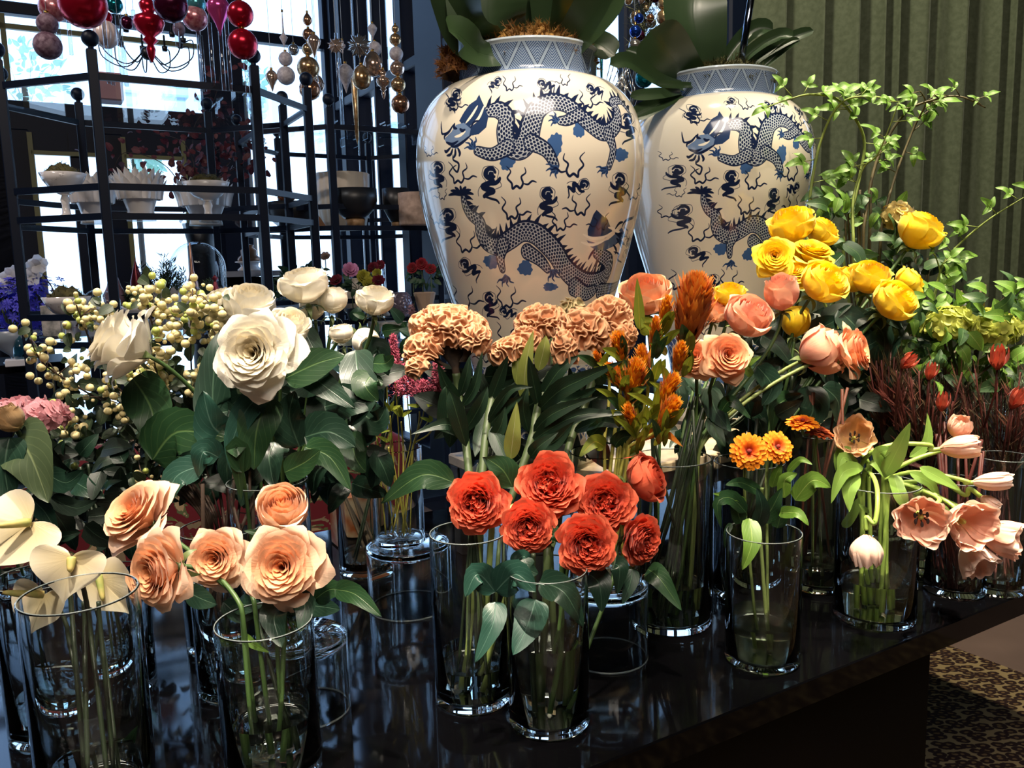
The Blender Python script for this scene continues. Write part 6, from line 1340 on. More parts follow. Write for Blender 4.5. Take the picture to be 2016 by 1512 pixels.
# ------------------------------------------------------------------ cockscomb celosia
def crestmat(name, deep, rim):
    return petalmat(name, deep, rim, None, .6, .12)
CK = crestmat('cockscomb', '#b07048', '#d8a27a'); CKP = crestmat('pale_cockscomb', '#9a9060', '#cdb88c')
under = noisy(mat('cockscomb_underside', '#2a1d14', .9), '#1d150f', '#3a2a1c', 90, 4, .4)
def crest(lobes, label, key, off, stem_pts, m=CK, seed=1, F_=13, leaves=()):
    """lobes: (px, py, d, rx px, rz px, tilt)"""
    base = P(*stem_pts[0]); path = catmull([P(*q) for q in stem_pts], 6) + stem_path(P(*stem_pts[-1]), Vector((0, 0, 1)), key, off)[1:]
    t_ = thing('cockscomb', path[-1], label, 'flower', 'cockscomb celosias')
    for li, (px, py, d, rx, rz, tilt) in enumerate(lobes):
        c = P(px, py, d); a_, b2, c_ = rx * d / F, rx * d / F * .62, rz * d / F; b = MB(); ct, stt = math.cos(tilt), math.sin(tilt); NU = int(130 + rx * 2.8); NV = 84
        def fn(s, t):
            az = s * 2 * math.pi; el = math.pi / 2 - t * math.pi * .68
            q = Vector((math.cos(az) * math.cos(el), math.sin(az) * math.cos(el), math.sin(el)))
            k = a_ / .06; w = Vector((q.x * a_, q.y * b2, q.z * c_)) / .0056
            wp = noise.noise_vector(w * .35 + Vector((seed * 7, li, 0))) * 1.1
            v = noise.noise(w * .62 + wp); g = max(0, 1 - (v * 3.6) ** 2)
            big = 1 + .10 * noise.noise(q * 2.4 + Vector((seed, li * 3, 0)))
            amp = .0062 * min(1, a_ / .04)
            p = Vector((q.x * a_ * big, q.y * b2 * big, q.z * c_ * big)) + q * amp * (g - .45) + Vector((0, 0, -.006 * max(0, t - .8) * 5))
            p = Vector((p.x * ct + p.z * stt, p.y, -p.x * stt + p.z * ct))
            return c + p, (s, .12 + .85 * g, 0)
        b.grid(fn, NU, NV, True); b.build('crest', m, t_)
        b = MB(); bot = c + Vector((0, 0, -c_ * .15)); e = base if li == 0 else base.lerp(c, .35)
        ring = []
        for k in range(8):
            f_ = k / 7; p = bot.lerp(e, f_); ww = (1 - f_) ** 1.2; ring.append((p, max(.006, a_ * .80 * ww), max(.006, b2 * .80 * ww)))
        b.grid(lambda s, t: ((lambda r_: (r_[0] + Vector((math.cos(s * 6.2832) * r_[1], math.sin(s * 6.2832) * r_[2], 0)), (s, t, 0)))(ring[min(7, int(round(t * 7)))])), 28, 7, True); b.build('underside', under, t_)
    b = MB(); b.tube(path, [.0068 - .002 * k / len(path) for k in range(len(path))], 9); b.build('stem', mat('celosia_stem', '#3c4c2a', .55), t_)
    for lf in leaves:
        pts, w, mm = lf[:3]; kw = dict(lf[3]) if len(lf) > 3 else {}
        pleaf(t_, mm, pts, w, kw.pop('nrm', CAM), 'leaf', **dict(dict(shape='lance', fold=.25, wav=.03, seed=int(pts[0][0])), **kw))
cl_d = leafmat('celosia_leaf', '#1b3523', '#456040', .42, .15, '#0f2015', ribs=11)
cl_y = leafmat('pale_celosia_leaf', '#a9b060', '#d3d6a0', .5, .3, '#86963c', ribs=11)
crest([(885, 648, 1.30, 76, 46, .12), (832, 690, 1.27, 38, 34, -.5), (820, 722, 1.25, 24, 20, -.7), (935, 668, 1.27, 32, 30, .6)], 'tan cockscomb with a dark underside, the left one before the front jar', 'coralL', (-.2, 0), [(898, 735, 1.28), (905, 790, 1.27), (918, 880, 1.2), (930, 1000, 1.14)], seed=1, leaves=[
    ([(905, 790, 1.27), (880, 760, 1.25), (862, 715, 1.24)], 26, cl_d), ([(905, 810, 1.27), (885, 850, 1.22), (880, 780, 1.21), (878, 760, 1.21)], 44, cl_d), ([(910, 800, 1.26), (935, 760, 1.25), (950, 690, 1.25)], 22, cl_d), ([(905, 780, 1.26), (918, 740, 1.25), (925, 700, 1.25)], 22, cl_d),
    ([(915, 870, 1.2), (890, 838, 1.18), (860, 838, 1.17), (808, 856, 1.16)], 26, cl_d), ([(915, 850, 1.22), (945, 800, 1.2), (960, 760, 1.2)], 30, cl_d), ([(918, 880, 1.18), (895, 800, 1.17), (885, 770, 1.17)], 36, cl_d)])
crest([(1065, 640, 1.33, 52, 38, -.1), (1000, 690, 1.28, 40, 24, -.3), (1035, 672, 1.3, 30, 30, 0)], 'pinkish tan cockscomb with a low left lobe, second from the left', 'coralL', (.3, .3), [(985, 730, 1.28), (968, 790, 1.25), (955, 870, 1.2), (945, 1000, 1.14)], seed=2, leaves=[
    ([(965, 800, 1.25), (945, 860, 1.22), (935, 900, 1.2)], 30, cl_d), ([(960, 830, 1.22), (985, 790, 1.2), (1010, 765, 1.19), (1050, 762, 1.18)], 22, cl_d), ([(965, 790, 1.25), (985, 740, 1.24), (1000, 700, 1.23)], 26, cl_d), ([(960, 840, 1.22), (1000, 800, 1.2), (1030, 780, 1.19)], 24, cl_d), ([(968, 840, 1.2), (985, 880, 1.18), (1005, 930, 1.16)], 34, cl_d), ([(960, 880, 1.2), (985, 840, 1.19), (995, 800, 1.19)], 28, cl_d)])
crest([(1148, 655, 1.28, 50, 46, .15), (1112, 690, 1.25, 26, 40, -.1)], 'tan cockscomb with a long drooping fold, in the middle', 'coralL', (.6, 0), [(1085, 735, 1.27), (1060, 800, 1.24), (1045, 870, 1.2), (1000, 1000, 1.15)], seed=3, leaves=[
    ([(1060, 800, 1.24), (1050, 750, 1.22), (1040, 700, 1.21)], 26, cl_d), ([(1058, 810, 1.24), (1100, 770, 1.2), (1150, 745, 1.18), (1228, 710, 1.16)], 40, cl_d), ([(1050, 850, 1.2), (1080, 820, 1.18), (1120, 800, 1.17), (1180, 780, 1.16)], 30, cl_d), ([(1045, 870, 1.2), (1090, 840, 1.18), (1150, 815, 1.17), (1250, 815, 1.16)], 34, cl_d), ([(1050, 880, 1.18), (1090, 870, 1.16), (1130, 830, 1.15)], 36, cl_d), ([(1060, 790, 1.25), (1100, 730, 1.24), (1140, 700, 1.24)], 30, cl_d), ([(1070, 780, 1.24), (1120, 790, 1.22), (1180, 760, 1.2)], 34, cl_d), ([(1045, 900, 1.16), (1060, 880, 1.15), (1100, 850, 1.15)], 30, cl_d), ([(1040, 850, 1.22), (1030, 800, 1.2), (1040, 760, 1.2)], 26, cl_d), ([(1000, 960, 1.14), (975, 920, 1.13), (950, 900, 1.13)], 34, cl_d)])
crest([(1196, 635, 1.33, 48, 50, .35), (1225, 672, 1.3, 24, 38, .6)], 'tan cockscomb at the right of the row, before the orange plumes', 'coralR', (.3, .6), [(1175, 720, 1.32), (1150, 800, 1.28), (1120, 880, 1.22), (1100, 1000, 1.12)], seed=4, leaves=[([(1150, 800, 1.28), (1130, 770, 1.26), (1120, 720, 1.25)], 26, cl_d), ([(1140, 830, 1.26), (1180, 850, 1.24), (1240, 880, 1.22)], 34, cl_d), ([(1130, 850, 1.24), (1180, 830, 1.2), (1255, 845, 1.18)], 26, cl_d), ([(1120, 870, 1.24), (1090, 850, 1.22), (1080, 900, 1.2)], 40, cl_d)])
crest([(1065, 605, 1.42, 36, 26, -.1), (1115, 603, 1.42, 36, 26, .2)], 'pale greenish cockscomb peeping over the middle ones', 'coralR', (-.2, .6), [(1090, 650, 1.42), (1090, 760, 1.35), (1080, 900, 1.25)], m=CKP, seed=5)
leafy('celosia_leaf_spray', 'pale yellow green celosia leaves standing between the two halves of the cockscombs', 'coralL', (.5, -.2), (1025, 800), 1.25, [
    ([(1005, 905, 1.14), (1010, 860, 1.13), (1018, 790, 1.13)], 34, cl_y, dict(shape='lance', serr=0)), ([(1030, 790, 1.25), (1035, 720, 1.24), (1050, 650, 1.24)], 30, cl_y, dict(shape='lance', serr=0)), ([(1060, 730, 1.27), (1070, 690, 1.26), (1075, 660, 1.26)], 30, cl_y, dict(shape='lance', serr=0)), ([(1020, 760, 1.27), (1020, 710, 1.27), (1030, 680, 1.27)], 24, cl_y, dict(shape='lance', serr=0)), ([(1040, 780, 1.26), (1045, 740, 1.25), (1035, 700, 1.25)], 20, cl_y, dict(shape='lance', serr=0))], sm=stem_l)

# ------------------------------------------------------------------ orange plumed celosia
PLO = petalmat('orange_plume', '#d46c08', '#f4a014', '#fac438', .7, .3); PLR = petalmat('rust_plume', '#a84c10', '#dc7a1c', '#e89a3c', .7, .3)
def plume(px0, py0, px1, py1, d, wpx, label, m=PLO, n_=420, seed=1, key='celosia', off=(0, 0), leaves=()):
    rr = random.Random(seed); a, c = P(px0, py0, d), P(px1, py1, d - .02); L = (c - a).length; ax = (c - a).normalized(); r = wpx * d / F / 2 * 1.15; L *= 1.35
    path = stem_path(a, ax, key, off); t_ = thing('celosia_plume', path[-1], label, 'flower', 'orange celosia plumes'); b = MB()
    for k in range(int(n_ * 1.5)):
        t = rr.random() ** .8; e = math.sin(math.pi * min(1, t * .8 + .15)) ** .8; az = rr.random() * 6.283; o = ax.orthogonal().normalized(); o = Quaternion(ax, az) @ o
        p = a + ax * L * t * .9 + o * r * .55 * e * rr.random(); dr = (ax * rr.uniform(1.1, 1.9) + o * rr.uniform(.15, .75)).normalized(); ln = r * e * rr.uniform(.8, 1.4) + .005; sd = dr.cross(o).normalized() * ln * .13
        i = [b.vert(p, (0, .1, 0)), b.vert(p + dr * ln * .5 + sd, (0, .5, 0)), b.vert(p + dr * ln, (0, 1, 0)), b.vert(p + dr * ln * .5 - sd, (0, .5, 0))]; b.face(i)
    b.build('plume', m, t_)['kind'] = 'stuff'
    b = MB(); b.tube([c - ax * L * .2] + path, .0028, 6); b.build('stem', stem_y, t_)
    for lf in leaves:
        pts, w, mm = lf[:3]; pleaf(t_, mm, pts, w, CAM, 'leaf', shape='lance', fold=.3, wav=.04, seed=int(pts[0][0]))
PL = [(1350, 690, 1368, 578, 1.22, 78, 'big orange celosia plume beside the apricot roses', 700), (1222, 720, 1218, 672, 1.22, 34, 'upright orange plume below the right cockscomb', 200), (1300, 650, 1312, 600, 1.26, 30, 'thin greenish orange plume left of the big one', 160), (1240, 800, 1250, 730, 1.2, 46, 'orange plume low in front of the blue jar foot', 300), (1275, 760, 1265, 700, 1.22, 34, 'narrow orange plume in the thick of the bunch', 220), (1290, 805, 1320, 755, 1.18, 38, 'orange plume leaning right towards the rose stems', 260), (1300, 840, 1322, 800, 1.15, 42, 'ruffled orange plume at the lower right of the bunch', 260), (1230, 770, 1205, 730, 1.2, 30, 'small orange plume leaning left', 160), (1330, 740, 1340, 690, 1.2, 30, 'orange plume under the big one', 180), (1255, 850, 1240, 810, 1.18, 30, 'orange plume low at the left of the bunch', 160), (1285, 690, 1290, 640, 1.24, 26, 'slender yellow orange plume in the upper middle', 140), (1190, 720, 1176, 700, 1.24, 18, 'tiny orange plume left of the bunch', 90)]
yl = leafmat('celosia_gold_leaf', '#8d9428', '#c3a83c', .5, .35, '#5c7424')
for i, q in enumerate(PL):
    rr = random.Random(i); lv = []
    for k in range(5):
        x0 = q[0] + rr.uniform(-15, 15); y0 = q[1] + rr.uniform(-10, 50); a = rr.uniform(-2.6, -.5); ln = rr.uniform(40, 75); lv.append(([(x0, y0, q[4]), (x0 + math.cos(a) * ln * .5, y0 + math.sin(a) * ln * .5, q[4] - .03), (x0 + math.cos(a) * ln, y0 + math.sin(a) * ln * .8, q[4] - .04)], rr.uniform(14, 24), yl if rr.random() < .75 else rl_mid))
    plume(q[0], q[1], q[2], q[3], q[4], q[5], q[6], PLR if i == 0 else PLO, q[7], i + 3, 'celosia', (rr.uniform(-.7, .7), rr.uniform(-.7, .7)), lv)
leafy('celosia_leaf_spray', 'yellow green leaves of the orange celosia above its vase', 'celosia', (.2, 0), (1230, 860), 1.2, [
    ([(1190, 880, 1.2), (1170, 870, 1.19), (1140, 900, 1.18)], 34, yl), ([(1210, 880, 1.2), (1230, 860, 1.19), (1290, 860, 1.18)], 34, rl_mid), ([(1250, 870, 1.18), (1300, 850, 1.16), (1345, 880, 1.15)], 20, PLR, dict(shape='lance')), ([(1260, 650, 1.25), (1258, 610, 1.25), (1254, 545, 1.25)], 22, yl, dict(shape='lance', serr=0)), ([(1280, 660, 1.25), (1275, 640, 1.25), (1262, 625, 1.25)], 40, yl), ([(1160, 860, 1.22), (1180, 840, 1.2), (1200, 800, 1.2)], 34, rl_mid), ([(1230, 900, 1.19), (1250, 890, 1.18), (1260, 930, 1.17)], 34, yl)], sm=stem_y)

# ------------------------------------------------------------------ zinnias
ZO = petalmat('zinnia_petal', '#d03000', '#ea6804', '#f29414', .6, .2); ZR = petalmat('rust_zinnia', '#8a2410', '#b8441c', '#c8602c', .6, .2); ZC = mat('zinnia_heart', '#7a1c14', .8)
def zinnia(px, py, d, wpx, face, label, m, key, off, seed=1):
    c = P(px, py, d); r = wpx * d / F / 2; f = fdir(face); fr = frame(f); path = stem_path(c - f * r * .25, f, key, off); t_ = thing('zinnia', path[-1], label, 'flower', 'zinnias'); rr = random.Random(seed)
    for L, (n_, ln, lift) in enumerate(((20, 1.0, .05), (18, .86, .22), (15, .66, .42), (11, .46, .60))):
        b = MB()
        def fn(s, t):
            e = s * 2 - 1; w = .15 * (.4 + .6 * math.sin(math.pi * min(1, t * .62 + .12))) * (1 - max(0, t - .86) * 3.2)
            return Vector((.12 + ln * .9 * t, e * w, lift * (t ** .7) * .55 - .10 * t * t + abs(e) * .03)), (e, min(1, .1 + 1.0 * t), 0)
        b.grid(fn, 3, 6); me = b.mesh('petal', m)
        for k in range(n_):
            a = 2 * math.pi * (k + .5 * (L % 2)) / n_ + rr.uniform(-.06, .06)
            inst('petal', me, t_, Matrix.Translation(c) @ fr.to_4x4() @ Matrix.Rotation(a, 4, 'Z') @ Matrix.Rotation(rr.uniform(-.1, .1), 4, 'Y') @ Matrix.Scale(r, 4))
    b = MB(); b.sphere(c + f * r * .18, r * .13, 14, 8, (1, 1, .7), fr); b.build('heart', ZC, t_)
    b = MB(); b.lathe([(0, -.35), (.16, -.32), (.30, -.12), (.28, 0), (0, .02)], 16, c, None, fr @ Matrix.Scale(r, 3)); b.build('calyx', sep_m, t_)
    b = MB(); b.tube(path, .0024, 7); b.build('stem', mat('zinnia_stem', '#5a6a34', .6), t_); return t_
zinnia(1474, 889, 1.17, 76, (-.1, .35, 1), 'orange zinnia facing forward, the left of the two bright ones', ZO, 'zinnia', (-.2, 0), 1)
zinnia(1530, 880, 1.19, 68, (.15, .45, .95), 'orange zinnia just right of the other bright one', ZO, 'zinnia', (.3, .2), 2)
zinnia(1580, 832, 1.32, 66, (-.05, 1, .25), 'orange zinnia seen from the side, behind the bright pair', ZO, 'back', (-.3, 0), 3)
zinnia(1612, 850, 1.34, 60, (.2, 1, .2), 'dark rust zinnia seen from the side', ZR, 'back', (.2, .1), 4)
leafy('zinnia_leaves', 'light green zinnia leaves crowding over the cloudy water vase', 'zinnia', (.2, -.1), (1500, 960), 1.18, [
    ([(1475, 1020, 1.15), (1480, 1070, 1.12), (1462, 1122, 1.11)], 42, rl_lite, dict(serr=0)), ([(1565, 985, 1.17), (1600, 945, 1.16), (1636, 960, 1.16)], 44, rl_lite, dict(serr=0)), ([(1545, 980, 1.18), (1545, 945, 1.17), (1570, 932, 1.17)], 32, rl_lite, dict(serr=0)), ([(1500, 970, 1.18), (1460, 950, 1.17), (1428, 955, 1.16)], 26, rl_mid, dict(serr=0)), ([(1470, 1010, 1.17), (1440, 980, 1.16), (1412, 990, 1.15), (1420, 1040, 1.15)], 34, rl_mid, dict(serr=0)), ([(1470, 985, 1.17), (1430, 975, 1.16), (1403, 972, 1.15)], 14, rl_lite, dict(serr=0)),
    ([(1530, 1010, 1.16), (1570, 1010, 1.14), (1592, 1035, 1.13)], 26, rl_lite, dict(serr=0)), ([(1550, 930, 1.2), (1575, 905, 1.19), (1600, 915, 1.18)], 16, rl_lite, dict(serr=0)), ([(1500, 1030, 1.17), (1520, 1000, 1.15), (1540, 960, 1.15)], 40, rl_mid, dict(serr=0)), ([(1490, 1040, 1.17), (1500, 1000, 1.15), (1490, 960, 1.15)], 36, rl_dark, dict(serr=0)), ([(1530, 1040, 1.17), (1540, 1010, 1.16), (1560, 1000, 1.16)], 34, rl_mid, dict(serr=0)), ([(1520, 960, 1.2), (1530, 930, 1.19), (1540, 915, 1.19)], 22, rl_lite, dict(serr=0)), ([(1440, 1030, 1.17), (1430, 1050, 1.16), (1427, 1080, 1.16)], 14, rl_mid, dict(serr=0)), ([(1460, 1030, 1.18), (1450, 1000, 1.17), (1440, 960, 1.17)], 34, rl_mid, dict(serr=0))], sm=mat('zinnia_stem', '#5a6a34', .6))

# ------------------------------------------------------------------ parrot tulips
TU = petalmat('parrot_tulip', '#e6a080', '#f0c0aa', '#f4dcc8', .5, .3); TUP = petalmat('pale_tulip', '#eabca2', '#f2d2c2', '#f6e4d6', .5, .3); TUY = petalmat('tulip_yellow_pink', '#dcb060', '#f0c498', '#f2cca4', .5, .3)
tst = mat('tulip_stem', '#8ca84c', .45); tl_m = leafmat('tulip_leaf', '#7a9a44', '#8fae56', .4, .25, '#5f8436', ribs=0)
def tulip(px, py, d, wpx, face, opened, label, stem_pts, m, seed, key='tulip', off=(0, 0), squash=1.0):
    c = P(px, py, d); r = wpx * d / F / 2 / .95; f = fdir(face); base = c - f * r * .95; pts = [base] + [P(*q) for q in stem_pts]
    path = catmull([base, base - f * .02] + [P(*q) for q in stem_pts], 6); tail = stem_path(path[-1], Vector((0, 0, 1)), key, off)[1:]; path += tail
    t_ = thing('parrot_tulip', path[-1], label, 'flower', 'pink parrot tulips'); fr = frame(f); rr = random.Random(seed)
    for i in range(11):
        b = MB(); ph = i * 2 * math.pi / 3 + (i >= 3) * 1.05 + (i >= 6) * .5 + rr.uniform(-.2, .2)
        rt = (.50 + .45 * opened) * rr.uniform(.85, 1.15); petal_mb(b, ph, .14, 1.12 if not opened else 1.05, rt, -.95, (.95 - .45 * opened) * rr.uniform(.85, 1.1), .85, .15 + .35 * opened, .3, .13, .45 + .3 * rr.random(), rr.random() * 9, 22, 10, rnd=.8)
        me = b.mesh('petal', m); inst('petal', me, t_, Matrix.Translation(c) @ fr.to_4x4() @ Matrix.Diagonal((r, r, r * squash, 1)))
    b = MB(); b.sphere(c - f * r * .45, r * .13, 10, 8, (1, 1, 2.4), fr); b.build('pistil', mat('pistil', '#b8b85a', .6), t_)
    b = MB()
    for k in range(6 if seed in (1, 7) else 0):
        a = k * 1.047; o = fr @ Vector((math.cos(a), math.sin(a), 0)); b.tube([c - f * r * .7, c - f * r * .2 + o * r * .25], r * .03, 5); b.sphere(c - f * r * .15 + o * r * .27, r * .07, 8, 6, (1, 1, 1.8))
    if b.v: b.build('stamens', mat('stamen', '#2a1c1c', .7), t_)
    b = MB(); b.tube(path, .0036, 8); b.build('stem', tst, t_); return t_
tulip(1683, 860, 1.28, 66, (-.25, .4, .9), 1, 'open pale orange tulip at the upper left of the bunch', [(1706, 905, 1.29), (1708, 925, 1.3), (1700, 950, 1.31)], TUY, 1, off=(-.5, 0))
tulip(1888, 842, 1.28, 56, (.15, .9, .4), 0, 'ruffled pink tulip pointing up at the top right', [(1860, 885, 1.28), (1800, 905, 1.28), (1740, 935, 1.29)], TU, 2, off=(.2, .2), squash=.8)
tulip(1888, 880, 1.25, 56, (.95, .15, .3), 0, 'pink tulip lying sideways just under the topmost one', [(1830, 876, 1.26), (1760, 875, 1.27), (1710, 895, 1.28), (1690, 930, 1.3)], TU, 3, off=(-.2, .1), squash=1.25)
tulip(1952, 948, 1.22, 46, (.9, .12, .35), 0, 'slim cream and pink tulip pointing right', [(1905, 948, 1.23), (1850, 935, 1.25), (1790, 930, 1.27), (1740, 945, 1.29)], TUP, 4, off=(.4, -.2), squash=1.5)
tulip(1948, 990, 1.23, 38, (.6, -.5, .5), 0, 'small cream tulip petals folded under the slim one', [(1900, 975, 1.25), (1850, 950, 1.27), (1750, 950, 1.29)], TUP, 5, off=(.1, .4))
tulip(1706, 1082, 1.17, 78, (-.05, -1, .2), 0, 'drooping tulip hanging head down before its vase', [(1722, 1030, 1.17), (1728, 980, 1.19), (1722, 945, 1.24), (1705, 925, 1.28), (1700, 940, 1.30)], TUP, 6, off=(-.6, -.2), squash=.78)
tulip(1815, 1022, 1.16, 92, (-.35, .05, .95), 1, 'wide open pink tulip showing its dark stamens', [(1850, 985, 1.22), (1800, 960, 1.26), (1745, 945, 1.29)], TU, 7, off=(.3, -.3))
tulip(1905, 1030, 1.17, 96, (.05, .1, 1), .7, 'large ruffled pink tulip in the middle of the cluster', [(1880, 1000, 1.22), (1820, 965, 1.26), (1745, 945, 1.29)], TU, 8, off=(.5, .1))
tulip(1975, 1058, 1.18, 84, (.8, -.1, .6), .5, 'pink tulip at the right edge, opening to the right', [(1920, 1020, 1.22), (1850, 980, 1.26), (1750, 950, 1.29)], TU, 9, off=(.2, .5))
tulip(1922, 1102, 1.19, 78, (.2, -.6, .7), .6, 'creamy tulip turned downward, lowest of the cluster', [(1890, 1050, 1.22), (1850, 990, 1.26), (1750, 950, 1.29)], TUP, 10, off=(0, -.5))
leafy('tulip_leaves', 'arching light green tulip leaves over the rim of their vase', 'tulip', (0, .2), (1710, 935), 1.30, [
    ([(1740, 940, 1.27), (1765, 890, 1.25), (1792, 832, 1.24)], 40, tl_m, dict(shape='lance', serr=0)), ([(1790, 900, 1.3), (1825, 870, 1.3), (1826, 812, 1.31)], 22, tl_m, dict(shape='lance', serr=0)), ([(1690, 930, 1.26), (1672, 960, 1.24), (1672, 1008, 1.23)], 36, tl_m, dict(shape='lance', serr=0)), ([(1700, 920, 1.26), (1660, 930, 1.24), (1636, 992, 1.23)], 30, tl_m, dict(shape='lance', serr=0)), ([(1690, 915, 1.27), (1660, 900, 1.26), (1650, 935, 1.25)], 24, tl_m, dict(shape='lance', serr=0)),
    ([(1660, 930, 1.28), (1655, 900, 1.28), (1675, 880, 1.28)], 30, tl_m, dict(shape='strap', serr=0)), ([(1810, 920, 1.25), (1850, 940, 1.24), (1894, 968, 1.23)], 26, tl_m, dict(shape='lance', serr=0)), ([(1760, 935, 1.26), (1770, 970, 1.24), (1785, 1000, 1.24)], 30, tl_m, dict(shape='strap', serr=0)), ([(1745, 930, 1.27), (1730, 895, 1.26), (1755, 885, 1.25)], 30, tl_m, dict(shape='strap', serr=0)), ([(1710, 940, 1.27), (1715, 910, 1.26), (1740, 940, 1.25)], 14, tl_m, dict(shape='lance', serr=0)), ([(1790, 930, 1.26), (1830, 950, 1.25), (1850, 985, 1.25)], 24, tl_m, dict(shape='lance', serr=0)), ([(1712, 1010, 1.25), (1700, 1000, 1.24), (1690, 990, 1.24)], 10, tl_m, dict(shape='lance', serr=0)), ([(1660, 1040, 1.29), (1680, 1010, 1.28), (1690, 980, 1.28)], 20, tl_m, dict(shape='strap', serr=0))], sm=tst, sr=.0036)

# ------------------------------------------------------------------ anthuriums
SP = petalmat('anthurium_spathe', '#c4ae78', '#cfc2a4', '#d4cab6', .18, .2); nodes(SP)[2].inputs['Coat Weight'].default_value = .5; nodes(SP)[2].inputs['Sheen Weight'].default_value = 0
SPX = noisy(mat('spadix', '#b99a4c', .6), '#c9b46c', '#8f9a50', 60)
def anthurium(notch, tip, wpx, nrm, label, spx, stem_pts, key, off, cup=.28):
    d = notch[2]; a, c = P(*notch), P(*tip); ax = (c - a); L = ax.length; ax.normalize(); n_ = fdir(nrm); n_ = (n_ - ax * n_.dot(ax)).normalized(); sd = ax.cross(n_); w = wpx * d / F / 2
    path = catmull([a - n_ * .004] + [P(*q) for q in stem_pts], 6); path += stem_path(path[-1], Vector((0, 0, 1)), key, off)[1:]; t_ = thing('anthurium', path[-1], label, 'flower', 'white anthuriums'); b = MB()
    def fn(s, t):
        th = (s * 2 - 1) * math.pi                       # 0 at the tip, +-pi at the notch
        u = math.pi - th; x = abs(math.sin(u)) ** 2.4 * math.copysign(1, math.sin(u)); y = (5 - (13 * math.cos(u) - 5 * math.cos(2 * u) - 2 * math.cos(3 * u) - math.cos(4 * u))) / 22; y = y if y > 0 else y * .7   # heart outline
        X, Y = x * t, (y) * t
        zz = cup * (t * t) * (.6 * abs(x) - .5 * y) + .09 * math.sin(th * 3 + notch[0]) * t * t + .04 * math.sin(th * 7) * t ** 3
        return a + sd * X * w + ax * Y * L + n_ * zz * w, (x, .25 + .7 * t, 0)
    b.grid(fn, 48, 12); b.build('spathe', SP, t_)
    s0, s1 = P(*spx[0]), P(*spx[1]); b = MB(); b.tube([s0.lerp(s1, k / 8) for k in range(9)], [.0045, .005, .0048, .0046, .0043, .004, .0036, .003, .0015], 10); b.build('spadix', SPX, t_)
    b = MB(); b.tube(path, .0028, 8); b.build('stem', stem_d, t_)
anthurium((62, 1028, .88), (-70, 1120, .84), 168, (-.1, .35, 1), 'large white anthurium at the left edge, the uppermost one', [(60, 1028, .875), (-10, 1036, .85)], [(110, 1072, .9), (135, 1140, .9)], 'anth', (-.4, 0))
anthurium((142, 1098, .85), (116, 1190, .83), 158, (-.05, .3, 1), 'white anthurium turned forward in the middle of the bunch', [(141, 1098, .845), (138, 1126, .835)], [(165, 1160, .87), (175, 1210, .87)], 'anth', (.4, -.2))
anthurium((83, 1172, .90), (38, 1262, .88), 122, (-.1, .2, 1), 'bluish white anthurium hanging low at the left', [(82, 1172, .893), (5, 1166, .87)], [(110, 1190, .92), (130, 1240, .91)], 'anth', (-.2, .4))
anthurium((200, 1140, .95), (270, 1215, .94), 110, (.1, .3, 1), 'cream anthurium behind the forward one, its spadix drooping', [(196, 1130, .944), (205, 1185, .93)], [(190, 1180, .96), (200, 1230, .94)], 'anth', (.5, .3))
for i, o in enumerate(((-.1, -.5), (.2, .5))):
    c = VS['anth'][0]; top = P(165 + 30 * i, 1185, .88); b = MB(); path = stem_path(top, Vector((0, 0, 1)), 'anth', o); b.tube(path, .0028, 8); t_ = thing('cut_stem', path[-1], 'bare dark green stalk in the anthurium vase' + (', the left of two' if i == 0 else ', the right of two'), 'stem'); b.build('stalk', stem_d, t_)
b = MB(); pleaf(None, rl_mid, [(255, 1600, .86), (265, 1500, .84), (285, 1440, .82)], 46, name='fallen_leaf', shape='lance', fold=.3)
o = bpy.data.objects['fallen_leaf']; tag(o, 'green leaf standing against the foot of the anthurium vase', 'leaf')

# ------------------------------------------------------------------ snowberries
BER = mat('snowberry', '#e2c894', .35, 0, .4, Subsurface_Weight=.0); noisy(BER, '#cdb668', '#e6deb6', 14, 2); BEG = mat('green_berry', '#a8b45c', .4)
tiny = leafmat('snowberry_leaf', '#33442c', '#5c6a48', .5, .2, '#222f1e'); twig_m = mat('snowberry_twig', '#3c2a1e', .7)
bm_ = MB(); bm_.sphere((0, 0, 0), 1, 12, 8, (1, 1, .95)); me_b = bm_.mesh('berry', BER); bm_ = MB(); bm_.sphere((0, 0, 0), 1, 8, 6); me_g = bm_.mesh('berry', BEG)
lm_b = [leaf_surface([(0, 0, 0), (0, .5, .05), (0, 1, -.06 * v)], (0, 0, 1), .7, 'round', .2, nu=4, nv=5, seed=v).mesh('leaf', tiny) for v in range(3)]
def place_leaf(t_, me, p, d_, nr, s2, name='leaf'):
    d_ = d_.normalized(); x = d_.cross(nr); x = x.normalized() if x.length > 1e-4 else d_.orthogonal().normalized(); nr = x.cross(d_)
    return inst(name, me, t_, Matrix(((x.x * s2, d_.x * s2, nr.x * s2, p.x), (x.y * s2, d_.y * s2, nr.y * s2, p.y), (x.z * s2, d_.z * s2, nr.z * s2, p.z), (0, 0, 0, 1))))
